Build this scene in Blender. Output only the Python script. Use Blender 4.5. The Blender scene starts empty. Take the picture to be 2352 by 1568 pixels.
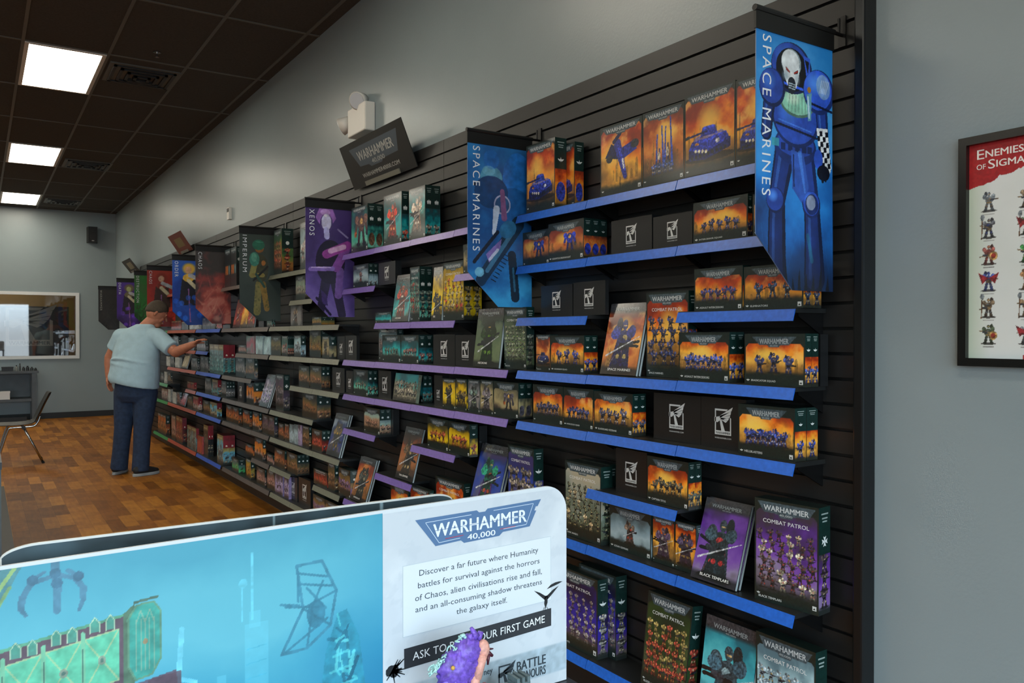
import bpy, math, random
import numpy as np
from mathutils import Vector, Matrix

# ------------------------------------------------------------------ camera, world, lights, exposure
SC = bpy.context.scene
COL = SC.collection
PI = math.pi
SC.view_settings.view_transform = 'Standard'
SC.view_settings.look = 'None'
SC.view_settings.exposure = 0.0
SC.view_settings.gamma = 1.0
SC.view_settings.use_curve_mapping = False
EYE = 1.5282
cam_data = bpy.data.cameras.new('camera')
cam_data.sensor_fit = 'HORIZONTAL'; cam_data.sensor_width = 36.0
cam_data.lens = 1872.76 / 2352 * 36.0
cam_data.clip_start = 0.05; cam_data.clip_end = 60
cam = bpy.data.objects.new('camera', cam_data); COL.objects.link(cam)
cam.location = (0, 0, EYE)
cam.rotation_euler = (math.radians(90 - 0.519), math.radians(0.03), math.radians(-33.2175))
SC.camera = cam
world = bpy.data.worlds.new('world'); SC.world = world; world.use_nodes = True
world.node_tree.nodes['Background'].inputs[0].default_value = (0.55, 0.68, 0.80, 1)
world.node_tree.nodes['Background'].inputs[1].default_value = 0.15
TROFFER_W = 15.0        # emission of the ceiling troffers
DAY_W = 11.5            # brightness of the street seen through the storefront
CEIL = 3.796
X_SLAT = 2.160; X_WALL = 2.187
Y_BACK = 17.0; Y_FRONT = -3.0; X_LEFT = -6.0

# ------------------------------------------------------------------ small helpers
def hx(s):
    if not isinstance(s, str): return np.asarray(s, float)
    s = s.lstrip('#'); return np.array([int(s[i:i+2], 16) / 255 for i in (0, 2, 4)])
def lin(c):
    c = np.asarray(c, float); return np.where(c <= 0.04045, c / 12.92, ((np.clip(c, 0, None) + 0.055) / 1.055) ** 2.4)
def rgba(s):
    v = lin(hx(s)); return (float(v[0]), float(v[1]), float(v[2]), 1.0)
def mat(name, color, rough=0.5, metal=0.0, spec=0.5, noise=0.0, nscale=30.0, bump=0.0, bscale=200.0, coat=0.0):
    m = bpy.data.materials.new(name); m.use_nodes = True
    nt = m.node_tree; b = nt.nodes['Principled BSDF']
    b.inputs['Base Color'].default_value = rgba(color); b.inputs['Roughness'].default_value = rough
    b.inputs['Metallic'].default_value = metal; b.inputs['Specular IOR Level'].default_value = spec
    b.inputs['Coat Weight'].default_value = coat
    tc = nt.nodes.new('ShaderNodeTexCoord')
    if noise:
        n = nt.nodes.new('ShaderNodeTexNoise'); n.inputs['Scale'].default_value = nscale; n.inputs['Detail'].default_value = 5
        nt.links.new(tc.outputs['Object'], n.inputs['Vector'])
        r = nt.nodes.new('ShaderNodeMapRange'); r.inputs['From Min'].default_value = .3; r.inputs['From Max'].default_value = .7
        r.inputs['To Min'].default_value = 1 - noise; r.inputs['To Max'].default_value = 1 + noise
        nt.links.new(n.outputs['Fac'], r.inputs['Value'])
        mx = nt.nodes.new('ShaderNodeMix'); mx.data_type = 'RGBA'; mx.blend_type = 'MULTIPLY'; mx.inputs[0].default_value = 1
        mx.inputs[6].default_value = rgba(color); nt.links.new(r.outputs['Result'], mx.inputs[7])
        nt.links.new(mx.outputs[2], b.inputs['Base Color'])
    if bump:
        n2 = nt.nodes.new('ShaderNodeTexNoise'); n2.inputs['Scale'].default_value = bscale; n2.inputs['Detail'].default_value = 3
        nt.links.new(tc.outputs['Object'], n2.inputs['Vector'])
        bp = nt.nodes.new('ShaderNodeBump'); bp.inputs['Strength'].default_value = bump; bp.inputs['Distance'].default_value = 0.01
        nt.links.new(n2.outputs['Fac'], bp.inputs['Height']); nt.links.new(bp.outputs['Normal'], b.inputs['Normal'])
    return m
def emit(name, color, strength):
    m = bpy.data.materials.new(name); m.use_nodes = True; nt = m.node_tree
    b = nt.nodes['Principled BSDF']; b.inputs['Base Color'].default_value = rgba(color)
    b.inputs['Emission Color'].default_value = rgba(color); b.inputs['Emission Strength'].default_value = strength
    return m
def printed(name, rough=0.35, coat=0.25):
    m = bpy.data.materials.new(name); m.use_nodes = True; nt = m.node_tree
    b = nt.nodes['Principled BSDF']; a = nt.nodes.new('ShaderNodeAttribute'); a.attribute_name = 'col'
    nt.links.new(a.outputs['Color'], b.inputs['Base Color'])
    b.inputs['Roughness'].default_value = rough; b.inputs['Coat Weight'].default_value = coat; b.inputs['Coat Roughness'].default_value = 0.12
    return m

M = {}
M['print'] = printed('printed_carton', 0.38, 0.30)
M['cover'] = printed('glossy_cover', 0.22, 0.5)
M['cloth_print'] = printed('banner_print', 0.42, 0.12)
M['board_print'] = printed('board_print', 0.5, 0.05)
M['black'] = mat('black_paint', '#0d0e0e', 0.45)
M['shelf'] = mat('shelf_black_metal', '#1b1d1d', 0.42, noise=.12, nscale=25)
M['bracket'] = mat('bracket_black', '#0b0b0c', 0.4, metal=.3)
M['slat'] = mat('slatwall_charcoal', '#1b1b1b', 0.44, noise=.06, nscale=6)
M['wall'] = mat('grey_wall_paint', '#889599', 0.34, spec=.5, noise=.025, nscale=3, bump=.06, bscale=90)
M['ceil'] = mat('ceiling_tile_black', '#3d3a35', 0.9, noise=.2, nscale=60, bump=.2, bscale=160)
M['tbar'] = mat('ceiling_grid_black', '#5a5a54', 0.5)
M['vent'] = mat('vent_black', '#1c1c1d', 0.45)
M['basebd'] = mat('baseboard_black', '#191b1d', 0.5)
M['white'] = mat('white_paint', '#d9dde0', 0.45)
M['plastic_w'] = mat('white_plastic', '#d8d6cf', 0.4)
M['chrome'] = mat('chrome', '#b9bdc2', 0.22, metal=1.0)
M['trim'] = mat('slat_trim_metal', '#2c2e30', 0.28, metal=.75)

class MB:
    """collects coloured geometry, linked as ONE mesh object by build()"""
    def __init__(s): s.v = []; s.f = []; s.c = []; s.mi = []; s.n = 0; s.cur = 0
    def add(s, verts, faces, col):
        verts = np.asarray(verts, float).reshape(-1, 3)
        col = np.asarray(col, float)
        if col.ndim == 1: col = np.tile(col, (len(verts), 1))
        s.v.append(verts); s.c.append(col)
        s.f += [tuple(int(i) + s.n for i in f) for f in faces]; s.mi += [s.cur] * len(faces); s.n += len(verts)
    def box(s, lo, hi, col=(0, 0, 0), skip=(), xf=None):
        x0, y0, z0 = lo; x1, y1, z1 = hi
        v = np.array([(x0,y0,z0),(x1,y0,z0),(x1,y1,z0),(x0,y1,z0),(x0,y0,z1),(x1,y0,z1),(x1,y1,z1),(x0,y1,z1)], float)
        F = {'-z':(3,2,1,0),'+z':(4,5,6,7),'-y':(0,1,5,4),'+x':(1,2,6,5),'+y':(2,3,7,6),'-x':(3,0,4,7)}
        if xf is not None: v = xf(v)
        s.add(v, [F[k] for k in F if k not in skip], col)
    def bar(s, p, q, r, col=(0, 0, 0), n=8, r2=None, caps=True):
        p = Vector(p); q = Vector(q); d = (q - p).normalized()
        a = d.orthogonal().normalized(); b = d.cross(a); r2 = r if r2 is None else r2
        v = []; 
        for (o, rr) in ((p, r), (q, r2)):
            for i in range(n):
                t = 2 * PI * i / n; v.append(tuple(o + (a * math.cos(t) + b * math.sin(t)) * rr))
        f = [(i, (i + 1) % n, n + (i + 1) % n, n + i) for i in range(n)]
        if caps: f += [tuple(range(n - 1, -1, -1)), tuple(range(n, 2 * n))]
        s.add(v, f, col)
    def tube(s, pts, r, col=(0, 0, 0), n=8):
        """smooth tube through points (Catmull-Rom)"""
        P = [Vector(p) for p in pts]; out = []
        for i in range(len(P) - 1):
            a = P[max(i-1, 0)]; b = P[i]; c = P[i+1]; d = P[min(i+2, len(P)-1)]
            for k in range(6):
                t = k / 6; out.append(.5*((2*b)+(c-a)*t+(2*a-5*b+4*c-d)*t*t+(-a+3*b-3*c+d)*t**3))
        out.append(P[-1]); v = []; up = Vector((0.13, .2, 1))
        for i, p in enumerate(out):
            d = (out[min(i+1, len(out)-1)] - out[max(i-1, 0)]).normalized()
            a = d.cross(up); a = a.normalized() if a.length > 1e-4 else d.orthogonal().normalized(); b = d.cross(a)
            rr = r if not callable(r) else r(i / (len(out) - 1))
            for k in range(n):
                t = 2*PI*k/n; v.append(tuple(p + (a*math.cos(t)+b*math.sin(t))*rr))
        f = []
        for i in range(len(out)-1):
            for k in range(n): f.append((i*n+k, i*n+(k+1)%n, (i+1)*n+(k+1)%n, (i+1)*n+k))
        f += [tuple(range(n-1, -1, -1)), tuple(range((len(out)-1)*n, len(out)*n))]
        s.add(v, f, col)
    def ball(s, c, r, col=(0, 0, 0), nu=14, nv=9, fn=None):
        v = []; f = []
        for j in range(nv + 1):
            ph = PI * j / nv
            for i in range(nu):
                t = 2*PI*i/nu; d = (math.sin(ph)*math.cos(t), math.sin(ph)*math.sin(t), math.cos(ph))
                k = fn(d) if fn else 1.0
                v.append((c[0]+r[0]*d[0]*k, c[1]+r[1]*d[1]*k, c[2]+r[2]*d[2]*k))
        for j in range(nv):
            for i in range(nu): f.append((j*nu+i, (j+1)*nu+i, (j+1)*nu+(i+1)%nu, j*nu+(i+1)%nu))
        s.add(v, f, col)
    def flat(s, pts, plane, col):
        """polygon given in 2D, mapped by plane(u, v)"""
        v = [plane(*p) for p in pts]; s.add(v, [tuple(range(len(v)))], lin(hx(col)) if isinstance(col, str) else col)
    def slab(s, pts, plane, plane_back, col):
        n = len(pts); v = [plane(*p) for p in pts] + [plane_back(*p) for p in pts]
        f = [tuple(range(n)), tuple(range(2*n-1, n-1, -1))] + [(i+n, (i+1) % n + n, (i+1) % n, i) for i in range(n)]
        s.add(v, f, lin(hx(col)) if isinstance(col, str) else col)
    def text(s, string, plane, u0, v0, w, h, col, heavy=True, rot=False, shear=0.0, space=1.0):
        """string fitted in the w x h rectangle whose lower left is (u0, v0); rot: reads downwards"""
        V, F = glyphs(string, heavy, space)
        if rot: P = np.stack([u0 + V[:, 1] * h, v0 - V[:, 0] * w], 1)
        else: P = np.stack([u0 + V[:, 0] * w + V[:, 1] * shear * h, v0 + V[:, 1] * h], 1)
        c = lin(hx(col)) if isinstance(col, str) else col
        A = np.array([plane(a, b) for a, b in P], float); s.add(A, F, c)
        if heavy:                                   # bolder stroke: the same letters again, shifted by a hair, a little nearer
            o = np.array(plane(0., 0.)); n = np.cross(np.array(plane(1., 0.)) - o, np.array(plane(0., 1.)) - o); n /= np.linalg.norm(n) + 1e-9
            k = .016 * w / max(len(string), 4) * 4
            for j, (du, dv) in enumerate(((k, 0), (k * .5, k * .35))):
                Q = P + np.array([[du, dv]]) * (np.array([[0, 0]]) if rot else 1); s.add(np.array([plane(a, b) for a, b in Q], float) + n * .00007 * (j + 1), F, c)
    def grid(s, cv, fn):
        """painted canvas as a vertex-coloured grid; fn maps arrays (X, Y) to points"""
        ny, nx = cv.X.shape; P = fn(cv.X, cv.Y).reshape(-1, 3)
        idx = np.arange(nx * ny).reshape(ny, nx)
        q = np.stack([idx[:-1, :-1], idx[:-1, 1:], idx[1:, 1:], idx[1:, :-1]], -1).reshape(-1, 4)
        s.add(P, q.tolist(), lin(np.clip(cv.C.reshape(-1, 3), 0, 1)))
    def mesh(s, name, mats, smooth=False):
        me = bpy.data.meshes.new(name)
        me.from_pydata(np.concatenate(s.v).tolist(), [], s.f)
        a = me.color_attributes.new('col', 'FLOAT_COLOR', 'POINT')
        c = np.concatenate(s.c); c = np.concatenate([c, np.ones((len(c), 1))], 1)
        a.data.foreach_set('color', c.ravel().astype(np.float32))
        for m in (mats if isinstance(mats, (list, tuple)) else [mats]): me.materials.append(m)
        me.polygons.foreach_set('material_index', s.mi)
        if smooth: me.polygons.foreach_set('use_smooth', [True] * len(me.polygons))
        me.update(); return me
    def build(s, name, mats, parent=None, smooth=False, loc=None):
        o = bpy.data.objects.new(name, s.mesh(name, mats, smooth)); COL.objects.link(o)
        if parent is not None: o.parent = parent
        if loc is not None: o.location = loc
        return o
def tag(o, label=None, cat=None, group=None, kind=None):
    if label: o['label'] = label
    if cat: o['category'] = cat
    if group: o['group'] = group
    if kind: o['kind'] = kind
    return o
def empty(name, loc, label, cat, group=None, rot=None):
    o = bpy.data.objects.new(name, None); COL.objects.link(o); o.location = loc; o.empty_display_size = .05
    if rot: o.rotation_euler = rot
    return tag(o, label, cat, group)
def struct(o): o['kind'] = 'structure'; return o

_gl = {}
def glyphs(string, heavy=True, space=1.0):
    """text turned into flat faces, scaled to a unit box"""
    k = (string, heavy, space)
    if k in _gl: return _gl[k]
    cu = bpy.data.curves.new('t', 'FONT'); cu.body = string; cu.resolution_u = 2 if len(string) > 16 else 3
    cu.fill_mode = 'FRONT'; cu.space_character = space
    o = bpy.data.objects.new('t', cu); COL.objects.link(o)
    dg = bpy.context.evaluated_depsgraph_get(); ev = o.evaluated_get(dg); me = ev.to_mesh()
    V = np.array([v.co[:2] for v in me.vertices], float); F = [tuple(p.vertices) for p in me.polygons]
    ev.to_mesh_clear(); bpy.data.objects.remove(o); bpy.data.curves.remove(cu)
    lo = V.min(0); hi = V.max(0); V = (V - lo) / (hi - lo)
    _gl[k] = (V, F); return _gl[k]

# ------------------------------------------------------------------ painter for printed artwork (vertex colours, computed here)
def vnoise(X, Y, seed):
    r = np.random.RandomState(seed % 100000); L = r.rand(64, 64)
    xi = np.floor(X).astype(int); yi = np.floor(Y).astype(int); fx = X - xi; fy = Y - yi
    fx = fx*fx*(3-2*fx); fy = fy*fy*(3-2*fy)
    g = lambda a, b: L[b % 64, a % 64]
    return (g(xi, yi)*(1-fx)+g(xi+1, yi)*fx)*(1-fy) + (g(xi, yi+1)*(1-fx)+g(xi+1, yi+1)*fx)*fy
class Cv:
    def __init__(s, w, h, dens, seed=1, base='#101818'):
        s.w, s.h = w, h; s.seed = seed; s.gk = 1.0; s.rng = random.Random(seed)
        nx = max(5, int(w * dens)); ny = max(5, int(h * dens))
        s.X, s.Y = np.meshgrid(np.linspace(0, w, nx + 1), np.linspace(0, h, ny + 1))
        s.C = np.tile(hx(base), (ny + 1, nx + 1, 1)); s.g = s.fbm(min(190, dens*.42), 2, 77)
    def fbm(s, f, octv=4, k=0, sx=1.0, sy=1.0):
        t = 0; a = 1; n = 0
        for i in range(octv): t = t + a * vnoise(s.X*f*sx + 7.3*i + 3, s.Y*f*sy + 1.7*i + 5, s.seed*31 + k*17 + i); n += a; a *= .5; f *= 2.1
        return t / n
    def put(s, m, col, a=1.0, grain=.0):
        col = hx(col) if isinstance(col, str) else np.asarray(col)
        m = np.asarray(m, float)[..., None] * a
        c = col * (1 + s.gk * grain * (s.g[..., None] - .5) * 2) if grain else col
        s.C = s.C * (1 - m) + c * m
    def ramp(s, cols, y0, y1, warp=.5, f=14, region=None):
        n = s.fbm(f, 5, 3); n2 = s.fbm(f*.5, 4, 9)
        t = np.clip((s.Y - y0) / (y1 - y0) + (n - .5) * warp * 2 + (n2 - .5) * warp, 0, .999) * (len(cols) - 1)
        i = t.astype(int); fr = (t - i)[..., None]; K = np.array([hx(c) for c in cols])
        c = K[i] * (1 - fr) + K[np.minimum(i + 1, len(cols) - 1)] * fr
        m = np.ones(s.X.shape) if region is None else region
        s.C = s.C * (1 - m[..., None]) + c * m[..., None]
    def rect(s, x0, y0, x1, y1): return ((s.X >= x0) & (s.X <= x1) & (s.Y >= y0) & (s.Y <= y1)).astype(float)
    def pm(s, pts):
        ins = np.zeros(s.X.shape, bool); n = len(pts)
        for i in range(n):
            (x0, y0), (x1, y1) = pts[i], pts[(i + 1) % n]
            if y0 == y1: continue
            c = (s.Y > min(y0, y1)) & (s.Y <= max(y0, y1))
            ins ^= c & (s.X < x0 + (s.Y - y0) * (x1 - x0) / (y1 - y0))
        return ins.astype(float)
    def poly(s, pts, col, a=1, grain=.6): s.put(s.pm(pts), col, a, grain)
    def em(s, cx, cy, rx, ry, ang=0, soft=0):
        c, n = math.cos(ang), math.sin(ang); u = ((s.X-cx)*c + (s.Y-cy)*n)/rx; v = (-(s.X-cx)*n + (s.Y-cy)*c)/ry
        d = u*u + v*v
        return np.clip((1 - d) / soft, 0, 1) if soft else (d <= 1).astype(float)
    def ell(s, cx, cy, rx, ry, col, ang=0, a=1, grain=.6, soft=0): s.put(s.em(cx, cy, rx, ry, ang, soft), col, a, 0 if soft else grain)
    def seg(s, x0, y0, x1, y1, w, col, a=1, grain=.5, w1=None):
        dx, dy = x1-x0, y1-y0; L = math.hypot(dx, dy) + 1e-9; t = ((s.X-x0)*dx + (s.Y-y0)*dy)/(L*L)
        tc = np.clip(t, 0, 1); d = np.hypot(s.X-x0-tc*dx, s.Y-y0-tc*dy); w1 = w if w1 is None else w1
        s.put((d <= (w + (w1-w)*tc)/2), col, a, grain)
    # ---- generic armoured figures and machines
    def trooper(s, cx, b, H, main, trim, dark='#14161c', k=0):
        r = random.Random(s.seed*97 + k); f = r.choice((-1, 1)); W = H * .5; sp = r.uniform(.10, .2)
        main = hx(main) if isinstance(main, str) else np.asarray(main); main = np.clip((main*.72 + main.mean()*.28)*r.uniform(.85, 1.15), 0, 1)
        sh = lambda c, v: np.clip(hx(c) * v, 0, 1)
        s.ell(cx, b + H*.02, W*.75, H*.06, '#15130f', a=.7)
        for q in (-1, 1):
            s.seg(cx + q*W*sp*.6, b + H*.5, cx + q*W*(sp+.14), b + H*.07, W*.24, sh(main, .72), w1=W*.3)
            s.ell(cx + q*W*(sp+.17), b + H*.05, W*.17, H*.05, sh(main, .5))
            s.ell(cx + q*W*(sp+.04), b + H*.27, W*.1, H*.045, trim, a=.8)
        s.ell(cx, b + H*.58, W*.34, H*.19, main); s.ell(cx + f*W*.06, b + H*.63, W*.15, H*.06, trim, a=.8)
        s.ell(cx, b + H*.45, W*.26, H*.06, dark, a=.9)
        s.ell(cx - f*W*.3, b + H*.86, W*.16, H*.14, sh(main, .6))
        for q in (-1, 1):
            s.seg(cx + q*W*.4, b + H*.68, cx + f*W*.28, b + H*.5, W*.18, sh(main, .85))
            s.ell(cx + q*W*.42, b + H*.74, W*.2, H*.115, sh(main, 1.15)); s.ell(cx + q*W*.45, b + H*.78, W*.08, H*.05, sh(main, 1.7), a=.7)
        s.ell(cx, b + H*.87, W*.145, H*.09, sh(main, 1.1)); s.seg(cx - W*.07, b + H*.865, cx + W*.07, b + H*.865, H*.025, '#d8b070', a=.8)
        y = b + H*r.uniform(.45, .6); s.seg(cx - f*W*.15, y, cx + f*W*.85, y + H*r.uniform(-.08, .18), H*.055, dark); s.seg(cx + f*W*.2, y, cx + f*W*.5, y + H*.02, H*.09, '#30343c')
    def army(s, x0, x1, y0, y1, rows, per, main, trim, alt=None):
        k = 0
        for j in range(rows):
            t = 1 - j / max(rows - 1, 1); H = (y1 - y0) / rows * (1.42 - .3*t); yy = y0 + (y1 - y0 - H) * t
            for i in range(per):
                x = x0 + (x1-x0) * ((i + .5 + .25*(j % 2) - .12 + s.rng.uniform(-.12, .12)) / per)
                m = alt if (alt and s.rng.random() < .3) else main
                s.trooper(x, yy + s.rng.uniform(-.05, .05)*H, H * s.rng.uniform(.85, 1.08), m, trim, k=k); k += 1
    def hero(s, cx, b, H, main, trim, cloth='#5a1620'):
        s.poly([(cx - H*.3, b), (cx + H*.28, b + H*.03), (cx + H*.16, b + H*.72), (cx - H*.14, b + H*.75)], cloth)
        for i in range(9): s.seg(cx + H*s.rng.uniform(-.3, .3), b + H*s.rng.uniform(0, .3), cx + H*s.rng.uniform(-.12, .12), b + H*.7, H*.02, trim, a=.35)
        s.trooper(cx, b, H*1.05, main, trim, k=5); s.trooper(cx + H*.01, b + H*.02, H, main, trim, k=6)
        s.seg(cx - H*.42, b + H*.3, cx + H*.45, b + H*.68, H*.035, '#c8ccd0', a=.9, w1=H*.012)
        s.ell(cx - H*.24, b + H*.72, H*.13, H*.1, np.clip(hx(main)*1.4, 0, 1)); s.ell(cx + H*.2, b + H*.76, H*.12, H*.1, np.clip(hx(main)*1.2, 0, 1))
    def tank(s, cx, b, W, main):
        d = np.clip(hx(main)*.55, 0, 1); l = np.clip(hx(main)*1.5, 0, 1); H = W*.62
        s.ell(cx, b + H*.05, W*.6, H*.12, '#1c1810', a=.8)
        s.poly([(cx-W*.5, b+H*.05), (cx-W*.1, b), (cx+W*.5, b+H*.22), (cx+W*.5, b+H*.5), (cx-W*.05, b+H*.42), (cx-W*.5, b+H*.4)], d)
        for i in range(9): s.ell(cx - W*.42 + i*W*.1, b + H*(.1 + .018*i), W*.035, H*.06, '#20242c')
        s.poly([(cx-W*.5, b+H*.36), (cx-W*.08, b+H*.22), (cx+W*.48, b+H*.46), (cx+W*.4, b+H*.7), (cx-W*.05, b+H*.62), (cx-W*.42, b+H*.6)], main)
        s.poly([(cx-W*.42, b+H*.58), (cx-W*.05, b+H*.5), (cx+W*.4, b+H*.66), (cx+W*.3, b+H*.76), (cx-W*.3, b+H*.72)], l, a=.55)
        s.poly([(cx-W*.22, b+H*.68), (cx+W*.2, b+H*.7), (cx+W*.14, b+H*.95), (cx-W*.16, b+H*.95)], main); s.poly([(cx-W*.16, b+H*.9), (cx+W*.14, b+H*.9), (cx+W*.1, b+H*.98), (cx-W*.12, b+H*.98)], l, a=.7)
        s.seg(cx-W*.05, b+H*.82, cx-W*.58, b+H*.74, W*.04, d); s.seg(cx-W*.5, b+H*.755, cx-W*.6, b+H*.735, W*.06, '#343840')
        for i in range(4): s.ell(cx - W*.33 + i*W*.085, b + H*(.3-.02*i), W*.03, H*.05, '#d8d4b8')
        s.ell(cx + W*.2, b + H*.48, W*.05, H*.07, '#d8dce0', a=.9); s.ell(cx - W*.3, b + H*.5, W*.05, H*.04, '#c08020')
    def flyer(s, cx, cy, W, main):
        d = np.clip(hx(main)*.5, 0, 1); l = np.clip(hx(main)*1.5, 0, 1)
        s.poly([(cx-W*.5, cy+W*.06), (cx-W*.08, cy-W*.02), (cx-W*.05, cy+W*.2), (cx-W*.3, cy+W*.34)], d)
        s.poly([(cx+W*.5, cy+W*.1), (cx+W*.08, cy-W*.04), (cx+W*.02, cy+W*.2), (cx+W*.42, cy+W*.3)], main)
        s.seg(cx-W*.1, cy+W*.3, cx+W*.14, cy-W*.4, W*.22, main, w1=W*.12); s.seg(cx-W*.05, cy+W*.2, cx+W*.12, cy-W*.25, W*.07, l, a=.8)
        s.seg(cx-W*.22, cy+W*.36, cx-W*.02, cy+W*.5, W*.09, d); s.ell(cx+W*.44, cy+W*.22, W*.12, W*.09, '#2c3038'); s.ell(cx-W*.36, cy+W*.02, W*.1, W*.08, '#2c3038')
        s.seg(cx+W*.06, cy-W*.05, cx+W*.1, cy-W*.22, W*.05, '#d4d8dc'); s.seg(cx-W*.02, cy-W*.4, cx, cy-W*.75, W*.025, '#3a2a18')
    def pods(s, cx, b, W, main):
        for (ox, sc) in ((-.17, 1.0), (.2, 1.15)):
            x = cx + ox*W; H = W*1.5*sc
            for q, t in ((-1, .8), (1, .95), (0, .5)):
                s.poly([(x+q*W*.16, b+H*.08), (x+q*W*.16+W*.09, b+H*.08), (x+q*W*.1+W*.05, b+H*t), (x+q*W*.1, b+H*t)], np.clip(hx(main)*(1.0 if q else .6), 0, 1))
            s.poly([(x-W*.2, b), (x+W*.22, b), (x+W*.12, b+H*.2), (x-W*.1, b+H*.2)], '#4a4c50'); s.ell(x, b+H*.34, W*.07, H*.08, '#b8b09a')
        for i in range(4): s.trooper(cx + W*(-.4 + .25*i), b - W*.05, W*.34, main, '#c0b080', k=i)
    def walker(s, cx, b, H, main):
        d = np.clip(hx(main)*.55, 0, 1)
        for q in (-1, 1): s.seg(cx+q*H*.13, b+H*.45, cx+q*H*.2, b+H*.06, H*.16, d); s.ell(cx+q*H*.22, b+H*.05, H*.15, H*.06, '#20242c'); s.seg(cx+q*H*.3, b+H*.72, cx+q*H*.42, b+H*.42, H*.16, main); s.ell(cx+q*H*.32, b+H*.78, H*.16, H*.13, np.clip(hx(main)*1.35, 0, 1))
        s.ell(cx, b+H*.65, H*.25, H*.24, main); s.ell(cx, b+H*.72, H*.1, H*.09, '#c8a050'); s.ell(cx+H*.42, b+H*.36, H*.1, H*.09, '#30343c'); s.ell(cx-H*.42, b+H*.36, H*.1, H*.09, '#c05018', a=.7)
    def ruins(s, y0, hmax, col, n=9, a=.75):
        for i in range(n):
            x = s.rng.uniform(-.05, 1) * s.w; ww = s.rng.uniform(.02, .07)*s.w; hh = s.rng.uniform(.3, 1)*hmax
            s.poly([(x, y0), (x+ww, y0), (x+ww*.9, y0+hh*.8), (x+ww*.55, y0+hh), (x, y0+hh*.9)], np.clip(hx(col)*s.rng.uniform(.6, 1.2), 0, 1), a)

FIRE = ['#6c5430', '#a87430', '#e8a434', '#f08c24', '#c84c18', '#8a2c14']
FIREB = ['#6c5430', '#b07c34', '#f8b840', '#f89828', '#dc5c18', '#982c10']
EMBER = ['#54402c', '#8a5830', '#c87434', '#e08c3c', '#b05028', '#6c3828']
VIO = ['#6c6270', '#8a7aa0', '#7a4ea8', '#6a3aa0', '#4a2a70', '#3a3040']
INDIGO = ['#6c6458', '#5a4a6a', '#42308c', '#2c24a0', '#1c1870', '#141030']
TEAL = ['#38504c', '#4a9a94', '#20b0b4', '#107880', '#185058', '#30484c']
SEA = ['#6a9a8c', '#7ad0b8', '#4ab098', '#2c8078', '#184a4c', '#141f24']
YEL = ['#5c4c18', '#b89a18', '#e8cc18', '#d8b414', '#a88a14', '#4a4420']
GRN = ['#38402c', '#4a5438', '#384a28', '#20381c', '#28401c', '#16241a']
NEC = ['#5a6048', '#6a7a58', '#586c50', '#50604c', '#2c4034', '#1c2a24']
PALE = ['#7a8a94', '#9ab8c4', '#b8d4dc', '#a8ccd4', '#88aab4', '#5a7884']
ICE = ['#54646a', '#8ca4ac', '#a8c0c8', '#90acb8', '#6a848c', '#4a5c62']
SAND = ['#4c443c', '#8a7c5c', '#a89a70', '#9a9068', '#6c6850', '#484a40']
RUST = ['#50382a', '#8a5a34', '#a86a3c', '#9a5430', '#6a3a28', '#40302a']
GREY = ['#3a3c3c', '#6a6c6c', '#8a8480', '#7c7c80', '#54585a', '#3a3e40']
LILAC = ['#504858', '#a498b4', '#9080b0', '#b8b0c4', '#70687c', '#484450']
NAVY = ['#3c343c', '#5a5058', '#34407c', '#1c2c70', '#38486c', '#8a98a8']
RED = ['#4a2820', '#a03c28', '#b84030', '#8a2820', '#6a2018', '#38201c']
PINK = ['#5c4844', '#a07c74', '#b08878', '#9c6c64', '#7a6058', '#544844']
GOLD = ['#3a3018', '#a87420', '#8a6a2c', '#7c7038', '#6a6c3c', '#44483c']
OLIV = ['#3c3828', '#5c5030', '#7c6c3c', '#6a6438', '#54543c', '#4a4844']
BRN = ['#3c342c', '#6a5038', '#94643c', '#6c5c34', '#54503c', '#3c3c38']
BLK = ['#141414', '#1c1a18', '#242220', '#1c1e20', '#181a1c', '#141618']
BLUE2 = ['#4c4850', '#605c78', '#3c4c9c', '#2c48a8', '#28387c', '#3a3468']
WOLF = ['#24545c', '#3c8c98', '#5cc0cc', '#48b0bc', '#2c98a8', '#1c6c7c']
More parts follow.
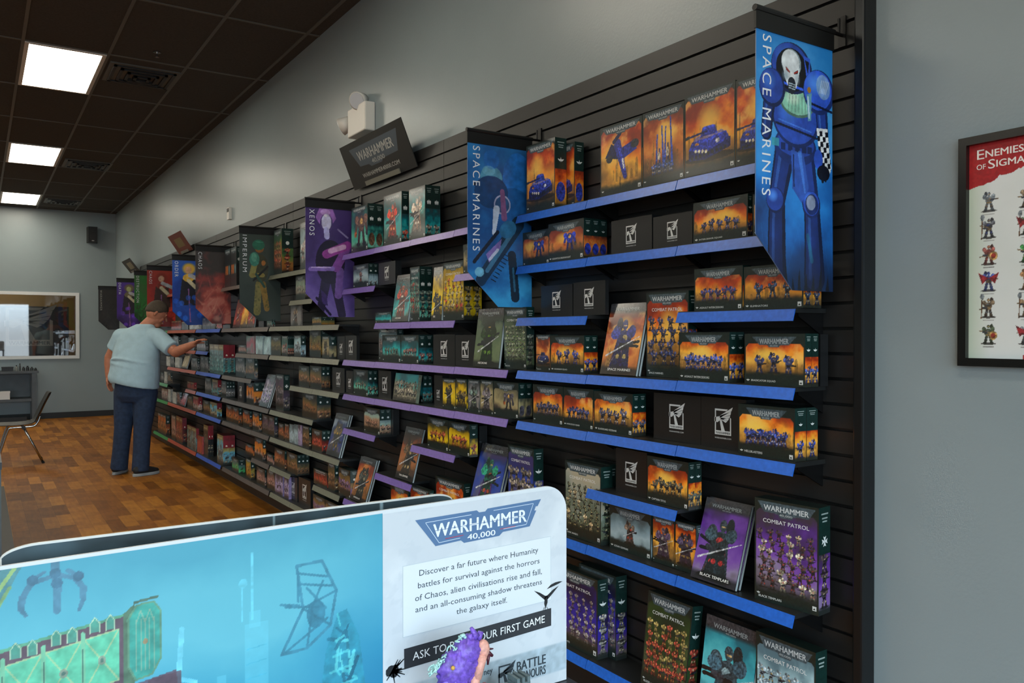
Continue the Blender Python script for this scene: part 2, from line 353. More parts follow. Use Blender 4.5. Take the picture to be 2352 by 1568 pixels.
# key: (sky bottom->top, style, scene, description, title, glow)
ART = {
 'tank': (FIRE, '40k', ('tank', '#2c3c9c'), 'tall orange box showing one blue tank', '', 1),
 'tank2': (FIREB, '40k', ('tank', '#2c3c9c'), 'orange tank box cut by the banner', '', 1),
 'bigtank': (FIRE, '40k', ('tank', '#2c3ca8'), 'tall box with a large blue tank under smoke', '', 1),
 'flyer': (FIREB, '40k', ('flyer', '#2a3690'), 'tall orange box showing a blue flying machine', '', 1),
 'pods': (EMBER, '40k', ('pods', '#2c4cac'), 'tall box showing two blue finned towers', '', 1),
 'walker': (EMBER, '40k', ('walker', '#28389c'), 'wide box showing a blue walking machine', 'REDEMPTOR DREADNOUGHT', 1),
 'walker2': (EMBER, '40k', ('walker', '#2a3884'), 'dim wide box beside the walker boxes', '', 1),
 'squad5': (FIRE, '40k', ('line', 5, '#28357c', '#8090b0'), 'wide box of five small blue troopers', 'INTERCESSOR SQUAD', 1),
 'squad3b': (FIRE, '40k', ('line', 3, '#28357c', '#8090b0'), 'wide box half behind the banner', '', 1),
 'assault': (FIRE, '40k', ('line', 5, '#2c3c88', '#a02820'), 'wide box of five troopers among ruins', 'ASSAULT INTERCESSORS', 0),
 'assault10': (FIREB, '40k', ('line', 7, '#2c48b0', '#c8a040'), 'wide orange box with seven blue troopers', 'ASSAULT INTERCESSORS', 1),
 'snipers': (FIRE, '40k', ('line', 3, '#28406c', '#80a0b0'), 'wide orange box with three dark troopers', 'ELIMINATORS', 0),
 'buggy': (EMBER, '40k', ('tank', '#283460'), 'dim narrow box showing a small vehicle', 'INVADER ATV', 0),
 'squad3': (FIREB, '40k', ('line', 3, '#2c3c9c', '#c0a060'), 'orange box with three stout blue troopers', 'AGGRESSOR SQUAD', 1),
 'erad': (FIREB, '40k', ('line', 3, '#2c3c7c', '#8a7a6a'), 'wide orange box with three heavy troopers', 'ERADICATOR SQUAD', 1),
 'sq_a': (FIRE, '40k', ('line', 6, '#39406c', '#9a8a80'), 'dark orange box with six grey blue troopers', '', 0),
 'sq_b': (FIRE, '40k', ('line', 5, '#2c3c80', '#8a90a0'), 'dark orange box with five blue troopers', 'INTERCESSOR SQUAD', 0),
 'blade': (FIREB, '40k', ('line', 4, '#4c5078', '#d0ccc0'), 'orange box with four pale shielded troopers', 'BLADEGUARD VETERANS', 1),
 'hell': (FIREB, '40k', ('line', 8, '#263c9c', '#a0a8c0'), 'wide orange box with eight blue troopers', 'HELLBLASTERS', 1),
 'titus': (FIREB, '40k', ('line', 5, '#54584c', '#c8b070'), 'orange box with five mixed figures', 'CAPTAIN TITUS', 1),
 'logan': (ICE, '40k', ('hero', '#6c5c50', '#a83828', '#4c5058'), 'pale wintry box with one seated figure', 'LOGAN GRIMNAR', 0),
 'char_a': (FIREB, '40k', ('hero', '#54445c', '#a8a090', '#3c2c44'), 'narrow orange box with a lone figure', '', 0),
 'char_b': (FIREB, '40k', ('hero', '#443c54', '#a08040', '#3c2c3c'), 'narrow orange box touching the tilted violet book', '', 0),
 'cp_sm': (FIREB, 'cp', ('army', 4, 4, '#33407c', '#c8a040'), 'tall orange box with many blue troopers', 'SPACE MARINES', 1),
 'cp_da': (['#3c4434', '#5c6450', '#6c7868', '#8a9488', '#a8a898', '#b0a890'], 'cp', ('army', 6, 6, '#4c5c44', '#c8b078', '#b8a070'), 'tall grey green box with many troopers', 'DARK ANGELS', 0),
 'cp_bt': (VIO, 'cp', ('army', 6, 6, '#4c3c3c', '#a03830', '#b0a484'), 'tall violet box with rows of dark red troopers', 'BLACK TEMPLARS', 0),
 'cp_gk': (INDIGO, 'cp', ('army', 6, 6, '#86847e', '#a05040', '#a09c94'), 'tall indigo box with rows of silver troopers', 'GREY KNIGHTS', 0),
 'cp_ba': (GRN, 'cp', ('army', 5, 6, '#a83424', '#c89c50', '#94803c'), 'tall dark green box with rows of red troopers', 'BLOOD ANGELS', 0),
 'cp_sw': (PALE, 'cp', ('army', 4, 6, '#7c98a8', '#c8a040'), 'tall pale blue box with grey troopers', 'SPACE WOLVES', 0),
 'cp_eld': (SEA, 'cp', ('army', 4, 4, '#5c7468', '#b03028', '#a83830'), 'tall sea green box with slim red figures', 'AELDARI', 0),
 'cp_yel': (YEL, 'cp', ('army', 5, 5, '#a89c6c', '#c83028', '#b83028'), 'tall yellow box crowded with figures', '', 0),
 'cp_nec': (NEC, 'cp', ('army', 6, 6, '#7c8470', '#88b048', '#5c6854'), 'tall grey green box crowded with skeletal figures', 'NECRONS', 0),
 'cp_or': (FIREB, 'cp', ('army', 4, 4, '#5c4c34', '#c8b078'), 'tall orange box behind the display board', '', 1),
 'cp_blue': (BLUE2, 'cp', ('army', 3, 4, '#7c7468', '#b89a6c'), 'tall blue violet box with stout figures', '', 0),
 'cp_rust': (RED, 'cp', ('army', 3, 4, '#6c3c2c', '#a88a60'), 'low red brown box with white title', '', 0),
 'bk_sm': (EMBER[::1], 'book', ('hero', '#242c6c', '#c8b060', '#241c48'), 'tilted red book with a dark blue figure', 'SPACE MARINES', 1),
 'bk_bt': (VIO, 'book', ('hero', '#2c3c44', '#c03030', '#28343c'), 'tilted violet book with a black knight', 'BLACK TEMPLARS', 0),
 'bk_sw': (WOLF, 'book', ('hero', '#2c4450', '#9ab8c0', '#243c48'), 'tilted teal book with a dark shaggy figure', '', 0),
 'bk_teal': (TEAL, 'book', ('hero', '#8c3428', '#c8c8b8', '#702820'), 'tilted teal book beside the sea green box', 'AELDARI', 0),
 'bk_yel': (YEL, 'book', ('hero', '#3c3c30', '#806c30', '#2c2c24'), 'tilted black and yellow book', 'ORKS', 0),
 'bk_nec': (NEC, 'book', ('hero', '#20301c', '#70a038', '#1c3818'), 'tilted dark green book with a cloaked figure', 'NECRONS', 0),
 'bk_tau': (RUST, 'book', ('hero', '#4c3c2c', '#b8a070', '#3c3028'), 'tilted brown book with an armoured figure', 'TAU EMPIRE', 0),
 'bk_ael': (BLUE2, 'book', ('hero', '#207058', '#c04830', '#3c2460'), 'tilted dark book with a green swordsman', '', 0),
 'bk_brown': (EMBER, 'book', ('hero', '#3c3c34', '#807860', '#34302c'), 'tilted brown book with a burning figure', 'IMPERIUM', 0),
 'bk_navy': (NAVY, 'book', ('hero', '#5c4c30', '#c8a040', '#28306c'), 'tilted navy book with pale streaks', '', 0),
 'bk_red': (RED, 'book', ('hero', '#5c3c34', '#e0a040', '#702018'), 'tilted dull red book', '', 0),
 'bk_fire': (FIREB, 'book', ('abs',), 'tilted red book with a yellow flame', '', 1),
 'bk_pale': (LILAC, 'book', ('army', 3, 3, '#8a8490', '#c8c8c8'), 'tilted pale lilac book', '', 0),
 'bk_cream': (['#a8a08a', '#c8c0a0', '#d0c8ac', '#b8b094', '#a09880', '#948c78'], 'book', ('abs',), 'tilted cream booklet', '', 0),
 'bk_crim': (['#8a2028', '#b02c38', '#c03844', '#a02830', '#801c28', '#701820'], 'book', ('abs',), 'tilted crimson booklet', '', 0),
 'x_tower': (SEA, '40k', ('walker', '#5c4434'), 'tall sea green box with a rocky tower', '', 0),
 'x_red': (TEAL, '40k', ('hero', '#c83828', '#e8a060', '#a02c24'), 'tall teal box with a red figure', '', 0),
 'x_white': (TEAL, '40k', ('hero', '#a89888', '#e0d8c8', '#7c5c4c'), 'tall teal box with a pale figure', '', 0),
 'x_grey': (ICE, '40k', ('hero', '#6c5450', '#a83c34', '#54504c'), 'small pale grey box with a dim figure', '', 0),
 'x_sand': (SAND, '40k', ('line', 4, '#4c4c38', '#8a8a58'), 'sandy green box against the blue banner', '', 0),
 'x_low': (TEAL, '40k', ('abs',), 'low dark teal box', '', 0),
 'x_crowd': (['#485458', '#586468', '#7c7070', '#607078', '#50707c', '#507078'], 'cp', ('army', 4, 6, '#70605c', '#a86050', '#587080'), 'tall grey box crowded with coloured figures', '', 0),
 'x_teal': (TEAL, '40k', ('line', 5, '#4c5c4c', '#a8a088'), 'dark teal box with a row of figures', '', 0),
 'x_teal2': (TEAL, '40k', ('line', 6, '#8c4c44', '#c0b8a8'), 'teal box with reddish figures', '', 0),
 'x_teal3': (SEA, '40k', ('line', 5, '#5c5448', '#8a7c6c'), 'sea green box with brown figures', '', 0),
 'x_teal4': (TEAL, '40k', ('line', 4, '#6c6050', '#a84438'), 'teal box behind the battle print', '', 0),
 'x_war': (['#4c4c3c', '#8a8468', '#7c8470', '#3c9490', '#2898a0', '#287078'], 'plain', ('army', 2, 8, '#8c806c', '#d0c8b0', '#5c5444'), 'wide teal print of a battle', '', 0),
 'y_fig': (YEL, '40k', ('hero', '#30302c', '#6c6424', '#3c3824'), 'small yellow box with a black figure', '', 0),
 'y_fig2': (YEL, '40k', ('line', 3, '#54482c', '#8a7424'), 'small yellow box with brown figures', '', 0),
 'y_sq': (YEL, '40k', ('line', 4, '#b84428', '#c88c30'), 'bright yellow box with orange figures', '', 0),
 'g_fig': (GREY, '40k', ('hero', '#4c5c58', '#8a9a70', '#40484c'), 'small grey box with a hunched figure', '', 0),
 'g_fig2': (SAND, '40k', ('hero', '#5c5860', '#a8a0a0', '#48444c'), 'small sandy box with a grey figure', '', 0),
 'g_wide': (SAND, '40k', ('walker', '#484650'), 'wide sandy grey box with a dark machine', '', 0),
 'x_pale': (['#544c40', '#9a7c64', '#a8846c', '#9ab0a0', '#94b0a8', '#7c9090'], '40k', ('line', 6, '#8c5c48', '#b89a80'), 'pale box with rusty figures', '', 0),
 'o_box': (FIREB, '40k', ('line', 3, '#6c4c30', '#c8a060'), 'orange box under the brown book', '', 1),
 'i_gold': (['#3c2c1c', '#8a5428', '#a86c30', '#7c7c38', '#5c8040', '#2c4c38'], '40k', ('army', 3, 3, '#a84428', '#d8c8a0'), 'tall green and orange box', '', 0),
 'i_pale': (ICE, '40k', ('line', 2, '#a89890', '#c06050'), 'tall pale grey green box', '', 0),
 'i_pale2': (['#6c5c50', '#8a8474', '#94a494', '#7c9484', '#80887c', '#74807c'], '40k', ('line', 3, '#7c7464', '#a89080'), 'pale grey brown box', '', 0),
 'i_book': (GREY, 'plain', ('hero', '#6c5c48', '#8a3c34', '#54483c'), 'grey brown box with a dim figure', '', 0),
 'i_dark': (BLK, 'plain', ('abs',), 'low dark box', '', 0), 'i_teal': (['#a89a90', '#7c8c84', '#50847c', '#347068', '#2c5450', '#54706c'], '40k', ('line', 2, '#a84438', '#d8d8d0'), 'slim teal and white box', '', 0),
 'i_gold2': (GOLD, '40k', ('army', 3, 3, '#8a5c2c', '#c8b870', '#48604c'), 'gold and green box', '', 0),
 'i_olive': (OLIV, '40k', ('line', 4, '#6c6438', '#8a8458'), 'olive box', '', 0), 'i_blue': (PALE, '40k', ('line', 3, '#6c7884', '#a8b8c0'), 'grey blue box', '', 0),
 'i_sand': (SAND, '40k', ('hero', '#38382c', '#6c6450', '#3c3a2c'), 'small sandy box with a dark figure', '', 0),
 'i_brown': (BRN, '40k', ('line', 4, '#7c5838', '#a88860'), 'brown box with dim figures', '', 0), 'i_brown2': (BRN, '40k', ('line', 5, '#8c5430', '#6c7c58'), 'brown box with teal edged spine', '', 0),
 'i_rust': (RUST, '40k', ('line', 3, '#9c5434', '#c8a080'), 'rust brown box', '', 0), 'i_white': (ICE, 'plain', ('abs',), 'slim bluish white box', '', 0),
 'i_lilac': (LILAC, 'plain', ('abs',), 'slim lilac grey box', '', 0), 'i_red': (RED, '40k', ('line', 3, '#a83c2c', '#c8a080'), 'brownish red box', '', 0),
 'i_pink': (PINK, '40k', ('line', 2, '#8c6478', '#c8a8a0'), 'small pinkish box', '', 0), 'i_purp': (['#4c4038', '#8a6c48', '#7c5c74', '#6c5488', '#8a6c40', '#6c5834'], '40k', ('line', 4, '#6c5480', '#c09060'), 'brown and violet box', '', 0),
 'i_lilac2': (LILAC, 'plain', ('line', 2, '#8474b0', '#d8d4e0'), 'pale violet box', '', 0),
 'c_black': (BLK, '40k', ('windows',), 'tall black box with orange panels', '', 0), 'c_red': (RED, 'aos', ('line', 2, '#a83c2c', '#c8a080'), 'dull red box', '', 0), 'c_dark': (BLK, 'plain', ('abs',), 'low dark box', '', 0),
 'c_pink': (PINK, '40k', ('line', 3, '#a06c64', '#c8b0a0'), 'pinkish grey box', '', 0), 'c_teal': (['#54605c', '#6c8484', '#a0485c', '#8c4c5c', '#60807c', '#50706c'], 'plain', ('abs',), 'teal grey box with a red patch', '', 0),
 'c_pale': (PALE, 'plain', ('abs',), 'pale blue grey box', '', 0), 'c_grey': (GREY, '40k', ('line', 3, '#74706c', '#a8a49c'), 'grey box', '', 0), 'c_brown': (BRN, '40k', ('line', 3, '#74604c', '#988870'), 'grey brown box', '', 0),
 'c_orange': (['#a8a0a8', '#b89888', '#d07428', '#e09030', '#d88028', '#c8702c'], '40k', ('line', 2, '#7c4428', '#d0a060'), 'orange and white box', '', 0), 'c_orange2': (['#6c5434', '#a8642c', '#c8742c', '#b8602c', '#984c24', '#6c3c24'], '40k', ('line', 4, '#8c5434', '#c8a060'), 'dark orange box', '', 0),
 'c_purp': (['#4c4844', '#6c605c', '#645464', '#54445c', '#483c50', '#3c343c'], '40k', ('line', 4, '#5c5458', '#8a7c84'), 'dim purple brown box', '', 0),
 'c_green': (['#5c6c4c', '#50b070', '#44b064', '#447c64', '#546c6c', '#50645c'], '40k', ('line', 2, '#7c6c4c', '#c8c8b8'), 'brown box with a green spine', '', 0), 'c_yel': (['#54401c', '#b07c1c', '#c88c20', '#8a8a38', '#a08c3c', '#6c5c30'], '40k', ('line', 2, '#8a6c2c', '#c8a848'), 'yellow orange box', '', 0),
 'a_white': (['#8a8c88', '#c8ccc8', '#b8bcb8', '#a0a8a8', '#c4c4bc', '#8c908c'], 'plain', ('abs',), 'glossy white pack', '', 0), 'a_big': (['#6cb0b0', '#4c9c9c', '#3c8484', '#4c7c80', '#5c8084', '#6c888c'], 'aos', ('army', 3, 3, '#547474', '#b8d0cc'), 'large teal box with a dark red spine', '', 0),
 'a_teal': (['#888480', '#607c80', '#3c9ca0', '#5c6c6c', '#6c6464', '#5c5454'], 'aos', ('line', 2, '#7c5c54', '#c0b8b0'), 'grey box with a red and teal spine', '', 0), 'a_sky': (['#6c6450', '#a89c7c', '#60b4d0', '#58a8c8', '#a89858', '#8a7c40'], 'aos', ('line', 3, '#548090', '#d8d0b8'), 'sky blue box with a crimson spine', '', 0),
 'a_dark': (BLK, 'aos', ('line', 3, '#3c403c', '#54544c'), 'black box with a crimson spine', '', 0), 'a_redtube': (['#8a3430', '#a83c34', '#b04038', '#983430', '#842c2c', '#702828'], 'plain', ('abs',), 'plain brick red box', '', 0),
 'a_redbox': (RED, 'aos', ('line', 3, '#983c30', '#c8a888'), 'dark red box', '', 0), 'a_redside': (['#6c5c54', '#8a7c74', '#a89c94', '#b8b0a8', '#a03c3c', '#8a2c34'], 'aos', ('line', 2, '#a05048', '#d8d4d0'), 'white and red box', '', 0),
 'a_big2': (['#3c4848', '#5c7070', '#4c6468', '#6c9ca4', '#5c8890', '#54686c'], 'aos', ('hero', '#54605c', '#98b0b4', '#40504c'), 'large grey teal box', '', 0),
 'black': (BLK, 'black', (), 'black filler block with the white hammer emblem', '', 0),
}

# ------------------------------------------------------------------ room shell
def solid(name, boxes, m, kind='structure'):
    mb = MB()
    for lo, hi in boxes: mb.box(lo, hi, (.2, .2, .2))
    o = mb.build(name, m)
    if kind: o['kind'] = kind
    return o
def floor_material():
    """planks running along the shelves: every row shifted at random, every plank its own tone"""
    m = bpy.data.materials.new('wood_planks'); m.use_nodes = True; nt = m.node_tree; b = nt.nodes['Principled BSDF']
    def math_(op, a, b_=None, c_=None):
        n = nt.nodes.new('ShaderNodeMath'); n.operation = op
        for i, v in enumerate((a, b_, c_)):
            if v is None: continue
            if isinstance(v, (int, float)): n.inputs[i].default_value = v
            else: nt.links.new(v, n.inputs[i])
        return n.outputs[0]
    tc = nt.nodes.new('ShaderNodeTexCoord'); sp = nt.nodes.new('ShaderNodeSeparateXYZ'); nt.links.new(tc.outputs['Object'], sp.inputs[0])
    PW, PL = .108, .46
    xr = math_('DIVIDE', sp.outputs['X'], PW); row = math_('FLOOR', xr)
    w1 = nt.nodes.new('ShaderNodeTexWhiteNoise'); w1.noise_dimensions = '1D'; nt.links.new(row, w1.inputs['W'])
    yr = math_('ADD', math_('DIVIDE', sp.outputs['Y'], PL), math_('MULTIPLY', w1.outputs['Value'], 9.0)); colm = math_('FLOOR', yr)
    cb = nt.nodes.new('ShaderNodeCombineXYZ'); nt.links.new(row, cb.inputs[0]); nt.links.new(colm, cb.inputs[1])
    w2 = nt.nodes.new('ShaderNodeTexWhiteNoise'); w2.noise_dimensions = '2D'; nt.links.new(cb.outputs[0], w2.inputs['Vector'])
    n = nt.nodes.new('ShaderNodeTexNoise'); n.inputs['Scale'].default_value = 1; n.inputs['Detail'].default_value = 8
    m2 = nt.nodes.new('ShaderNodeMapping'); m2.inputs['Scale'].default_value = (38, 5, 1); nt.links.new(tc.outputs['Object'], m2.inputs['Vector']); nt.links.new(m2.outputs[0], n.inputs['Vector'])
    n3 = nt.nodes.new('ShaderNodeTexNoise'); n3.inputs['Scale'].default_value = 7; n3.inputs['Detail'].default_value = 6; nt.links.new(tc.outputs['Object'], n3.inputs['Vector'])
    t = math_('ADD', math_('MULTIPLY', w2.outputs['Value'], .42), math_('ADD', math_('MULTIPLY', n.outputs['Fac'], .36), math_('MULTIPLY', n3.outputs['Fac'], .42)))
    cr = nt.nodes.new('ShaderNodeValToRGB'); nt.links.new(t, cr.inputs[0]); e = cr.color_ramp.elements
    e[0].position = .30; e[0].color = rgba('#683c12'); e[1].position = .88; e[1].color = rgba('#bb7e2c')
    x = cr.color_ramp.elements.new(.58); x.color = rgba('#925a1c')
    fx_ = math_('FRACT', xr); fy_ = math_('FRACT', yr)
    gap = math_('MAXIMUM', math_('LESS_THAN', fx_, .018), math_('LESS_THAN', fy_, .004))
    mx = nt.nodes.new('ShaderNodeMix'); mx.data_type = 'RGBA'; mx.inputs[7].default_value = rgba('#3c2410'); nt.links.new(math_('MULTIPLY', gap, .6), mx.inputs[0]); nt.links.new(cr.outputs[0], mx.inputs[6])
    nt.links.new(mx.outputs[2], b.inputs['Base Color']); b.inputs['Roughness'].default_value = .45; b.inputs['Specular IOR Level'].default_value = .2
    return m
M['floor'] = floor_material()
solid('floor', [((X_LEFT, Y_FRONT - .2, -.1), (X_WALL + .1, Y_BACK + 2.2, 0))], M['floor'])
solid('ceiling', [((X_LEFT, Y_FRONT - .2, CEIL), (X_WALL + .1, Y_BACK + .12, CEIL + .1))], M['ceil'])
mb = MB()
TX = [-5.7 + .5955 * i for i in range(14)]; TX = [.302 + .5955 * i for i in range(-10, 4)]
TY = [7.33 + 1.317 * i for i in range(-7, 8)]
for x in TX: mb.box((x - .012, Y_FRONT, CEIL - .006), (x + .012, Y_BACK, CEIL + .001), (.2, .2, .2))
for y in TY: mb.box((X_LEFT, y - .012, CEIL - .005), (X_WALL, y + .012, CEIL + .001), (.2, .2, .2))
struct(mb.build('ceiling_grid', M['tbar']))
solid('wall_right', [((X_WALL, Y_FRONT - .2, 0), (X_WALL + .1, Y_BACK + .1, CEIL))], M['wall'])
WX0, WX1, WZ0, WZ1 = -1.25, 1.512, 1.138, 2.239
solid('wall_back', [((X_LEFT, Y_BACK, 0), (X_WALL, Y_BACK + .1, WZ0)), ((X_LEFT, Y_BACK, WZ1), (X_WALL, Y_BACK + .1, CEIL)),
                    ((X_LEFT, Y_BACK, WZ0), (WX0, Y_BACK + .1, WZ1)), ((WX1, Y_BACK, WZ0), (X_WALL, Y_BACK + .1, WZ1))], M['wall'])
solid('wall_left', [((X_LEFT - .1, Y_FRONT - .2, 0), (X_LEFT, Y_BACK + .1, CEIL))], M['wall'])
DX0, DX1, DZ0, DZ1 = -5.6, 1.72, .30, 2.75       # storefront glazing
solid('wall_front', [((X_LEFT, Y_FRONT - .15, 0), (X_WALL, Y_FRONT, DZ0)), ((X_LEFT, Y_FRONT - .15, DZ1), (X_WALL, Y_FRONT, CEIL)),
                     ((X_LEFT, Y_FRONT - .15, DZ0), (DX0, Y_FRONT, DZ1)), ((DX1, Y_FRONT - .15, DZ0), (X_WALL, Y_FRONT, DZ1))], M['wall'])
mb = MB()
for x in (DX0 + .03, -3.8, -2.0, -.2, DX1 - .03): mb.box((x - .03, Y_FRONT - .1, DZ0), (x + .03, Y_FRONT - .04, DZ1), (.1, .1, .1))
for z in (DZ0 + .03, DZ1 - .03): mb.box((DX0, Y_FRONT - .1, z - .03), (DX1, Y_FRONT - .04, z + .03), (.1, .1, .1))
struct(mb.build('window_2', M['black']))
solid('baseboard_back', [((X_LEFT, Y_BACK - .014, 0), (X_WALL, Y_BACK, .105))], M['basebd'])
solid('baseboard_right', [((X_WALL - .012, Y_FRONT, 0), (X_WALL, 1.40, .105)), ((X_WALL - .012, 14.1, 0), (X_WALL, Y_BACK - .015, .105))], M['basebd'])
# street light enters through the storefront: world sky above, paving below
nt = world.node_tree; bg = nt.nodes['Background']; tc = nt.nodes.new('ShaderNodeTexCoord'); sx = nt.nodes.new('ShaderNodeSeparateXYZ')
nt.links.new(tc.outputs['Generated'], sx.inputs[0]); cr = nt.nodes.new('ShaderNodeValToRGB'); nt.links.new(sx.outputs['Z'], cr.inputs[0])
e = cr.color_ramp.elements; e[0].position = 0; e[0].color = (.20, .23, .25, 1); e[1].position = .10; e[1].color = (.66, .86, 1.0, 1)
nt.links.new(cr.outputs[0], bg.inputs['Color']); bg.inputs['Strength'].default_value = DAY_W
pl = bpy.data.lights.new('storefront_portal', 'AREA'); pl.shape = 'RECTANGLE'; pl.size = DX1 - DX0; pl.size_y = DZ1 - DZ0; pl.cycles.is_portal = True
po = bpy.data.objects.new('storefront_portal', pl); COL.objects.link(po); po.location = ((DX0 + DX1)/2, Y_FRONT - .16, (DZ0 + DZ1)/2); po.rotation_euler = (PI/2, 0, 0)

# window to the back room
def outline(mb, x0, x1, z0, z1, t, y0, y1, col):
    for lo, hi in (((x0, z0), (x1, z0 + t)), ((x0, z1 - t), (x1, z1)), ((x0, z0 + t), (x0 + t, z1 - t)), ((x1 - t, z0 + t), (x1, z1 - t))):
        mb.box((lo[0], y0, lo[1]), (hi[0], y1, hi[1]), col)
win = bpy.data.objects.new('window_1', None); COL.objects.link(win); win['kind'] = 'structure'
mb = MB(); outline(mb, WX0 - .054, WX1 + .054, WZ0 - .054, WZ1 + .054, .056, Y_BACK - .03, Y_BACK + .02, (.8, .8, .8)); o = mb.build('window_frame', M['white'], win); o['kind'] = 'structure'
g = bpy.data.materials.new('window_glass'); g.use_nodes = True; nt = g.node_tree
for n_ in list(nt.nodes): nt.nodes.remove(n_)
out = nt.nodes.new('ShaderNodeOutputMaterial'); mix = nt.nodes.new('ShaderNodeMixShader'); tr = nt.nodes.new('ShaderNodeBsdfTransparent'); gl = nt.nodes.new('ShaderNodeBsdfGlossy')
gl.inputs['Roughness'].default_value = .02; fr = nt.nodes.new('ShaderNodeFresnel'); fr.inputs['IOR'].default_value = 2.0
nt.links.new(fr.outputs[0], mix.inputs[0]); nt.links.new(tr.outputs[0], mix.inputs[1]); nt.links.new(gl.outputs[0], mix.inputs[2]); nt.links.new(mix.outputs[0], out.inputs[0])
M['glass'] = g
mb = MB(); mb.box((WX0, Y_BACK + .04, WZ0), (WX1, Y_BACK + .046, WZ1), (1, 1, 1)); o = mb.build('window_pane', g, win); o['kind'] = 'structure'
solid('wall_storeroom', [((WX0 - .3, Y_BACK + 1.9, 0), (X_WALL, Y_BACK + 2.0, CEIL)), ((WX0 - .4, Y_BACK + .1, 0), (WX0 - .3, Y_BACK + 2, CEIL)), ((X_WALL, Y_BACK + .1, 0), (X_WALL + .1, Y_BACK + 2, CEIL)), ((WX0 - .4, Y_BACK + .1, CEIL - .6), (X_WALL + .1, Y_BACK + 2, CEIL - .5))], mat('tan_wall', '#8a7040', .7))
lt = bpy.data.lights.new('storeroom_fill', 'AREA'); lt.size = .6; lt.energy = 16; lt.color = (1, .9, .72); lo_ = bpy.data.objects.new('storeroom_fill', lt); COL.objects.link(lo_); lo_.location = (.3, Y_BACK + 1.0, CEIL - .62)  # unseen area light, added to brighten the dark room behind the pane

def emblem(mb, P, x, y, w, h, col='#d8dada', dark='#101213', lettering=True):
    """square frame, hammer and wing over a lettered band"""
    q = lambda pts, c=col: mb.flat([(x + a*w, y + b*h) for a, b in pts], P, c)
    q([(0, 0), (1, 0), (1, .16), (0, .16)]); q([(0, .16), (.07, .16), (.07, 1), (0, 1)]); q([(.07, .93), (.72, .93), (.8, 1), (.07, 1)]); q([(.93, .16), (1, .16), (1, .66), (.93, .7)])
    piv = (.12, .62)
    for (a, b), (c, d) in (((1.1, 1.1), (1.02, .95)), ((1.0, .93), (.96, .8)), ((.95, .78), (.9, .68)), ((.88, .66), (.8, .57)), ((.78, .55), (.66, .48))):
        q([(piv[0] + .18, piv[1] + .02), (c, d), (a, b), (piv[0] + .2, piv[1] + .12)] if b > .9 else [(piv[0] + .25, piv[1] - .02), (c, d), (a, b), (piv[0] + .28, piv[1] + .04)])
    q([(-.03, .5), (.16, .47), (.36, .58), (.34, .72), (.1, .68), (-.03, .66)]); q([(.3, .58), (.42, .58), (.62, .16), (.4, .16)])
    if lettering: mb.text(sv('WARHAMMER'), lambda a, b: off(P, a, b), x + .06*w, y + .03*h, .88*w, .09*h, dark)
def sv(s): return s
def off(P, a, b, k=.0004):
    p = P(a, b); return (p[0] + NRM[0]*k, p[1] + NRM[1]*k, p[2] + NRM[2]*k)
NRM = (0, -1, 0)
# lettered black board hung behind the pane
board = empty('emblem_board', (.87, Y_BACK + .3, 1.2), 'black board with white hammer emblem seen behind the back window', 'sign')
mb = MB(); mb.box((-.56, 0, -.35), (.55, .02, .84), lin(hx('#15161a'))); P = lambda u, v: (u, -.002, v)
emblem(mb, P, -.455, .117, .745, .70, '#9a9890'); mb.build('board_panel', M['board_print'], board)
for s_ in (-1, 1):
    mb = MB(); mb.bar((s_*.5, .01, -1.2), (s_*.5, .01, -.34), .015, (.05, .05, .05)); mb.build('leg', M['black'], board)

# slatwall: planks with open grooves, one sheet per length
GZ0 = 2.530; GP = .0758; SLAT_TOP = 2.603; SLAT_BOT = .02
def slat_sheet(y0, y1):
    mb = MB(); mb.box((X_SLAT + .014, y0 + .0015, SLAT_BOT), (X_WALL, y1 - .0015, SLAT_TOP), (.02, .02, .02)); mb.cur = 1
    edges = [SLAT_TOP] + [GZ0 - GP*i for i in range(33)] + [SLAT_BOT]
    for a, b in zip(edges[:-1], edges[1:]):
        t = a if a == SLAT_TOP else a - .005; u = b if b == SLAT_BOT else b + .005
        if t - u > .01: mb.box((X_SLAT, y0 + .0015, u), (X_SLAT + .014, y1 - .0015, t), (.16, .16, .16))
    return struct(mb.build('wall_slats', [M['black'], M['slat']]))
for y0, y1 in ((1.44, 3.985), (3.985, 6.56), (6.56, 9.13), (9.13, 11.70), (11.70, 14.10)): slat_sheet(y0, y1)
mb = MB(); mb.box((X_SLAT - .036, 1.405, 0), (X_WALL, 1.4385, SLAT_TOP + .02), (.1, .1, .1)); o = struct(mb.build('trim_1', M['trim']))
bv = o.modifiers.new('bevel', 'BEVEL'); bv.width = .006; bv.segments = 2

# ------------------------------------------------------------------ ceiling fittings
M['lamp'] = emit('troffer_diffuser', '#fff6e2', TROFFER_W)
def troffer(x, y, label):
    t = empty('ceiling_light', (x, y, CEIL), label, 'ceiling light', 'square led panels in the black ceiling')
    mb = MB(); w, l = .5955 - .024, 1.317 - .024
    for lo, hi in (((0, 0), (w, .03)), ((0, l - .03), (w, l)), ((0, .03), (.03, l - .03)), ((w - .03, .03), (w, l - .03))): mb.box((lo[0], lo[1], -.012), (hi[0], hi[1], .0), (.5, .5, .5))
    mb.build('light_frame', M['plastic_w'], t)
    mb = MB(); mb.box((.03, .03, -.009), (w - .03, l - .03, -.001), (1, 1, 1)); mb.build('diffuser', M['lamp'], t)
names = {(0, 0): 'nearest of the three glowing ceiling panels', (0, 1): 'middle one of the three glowing ceiling panels', (0, 2): 'farthest glowing ceiling panel, close to the back wall'}
k = 0
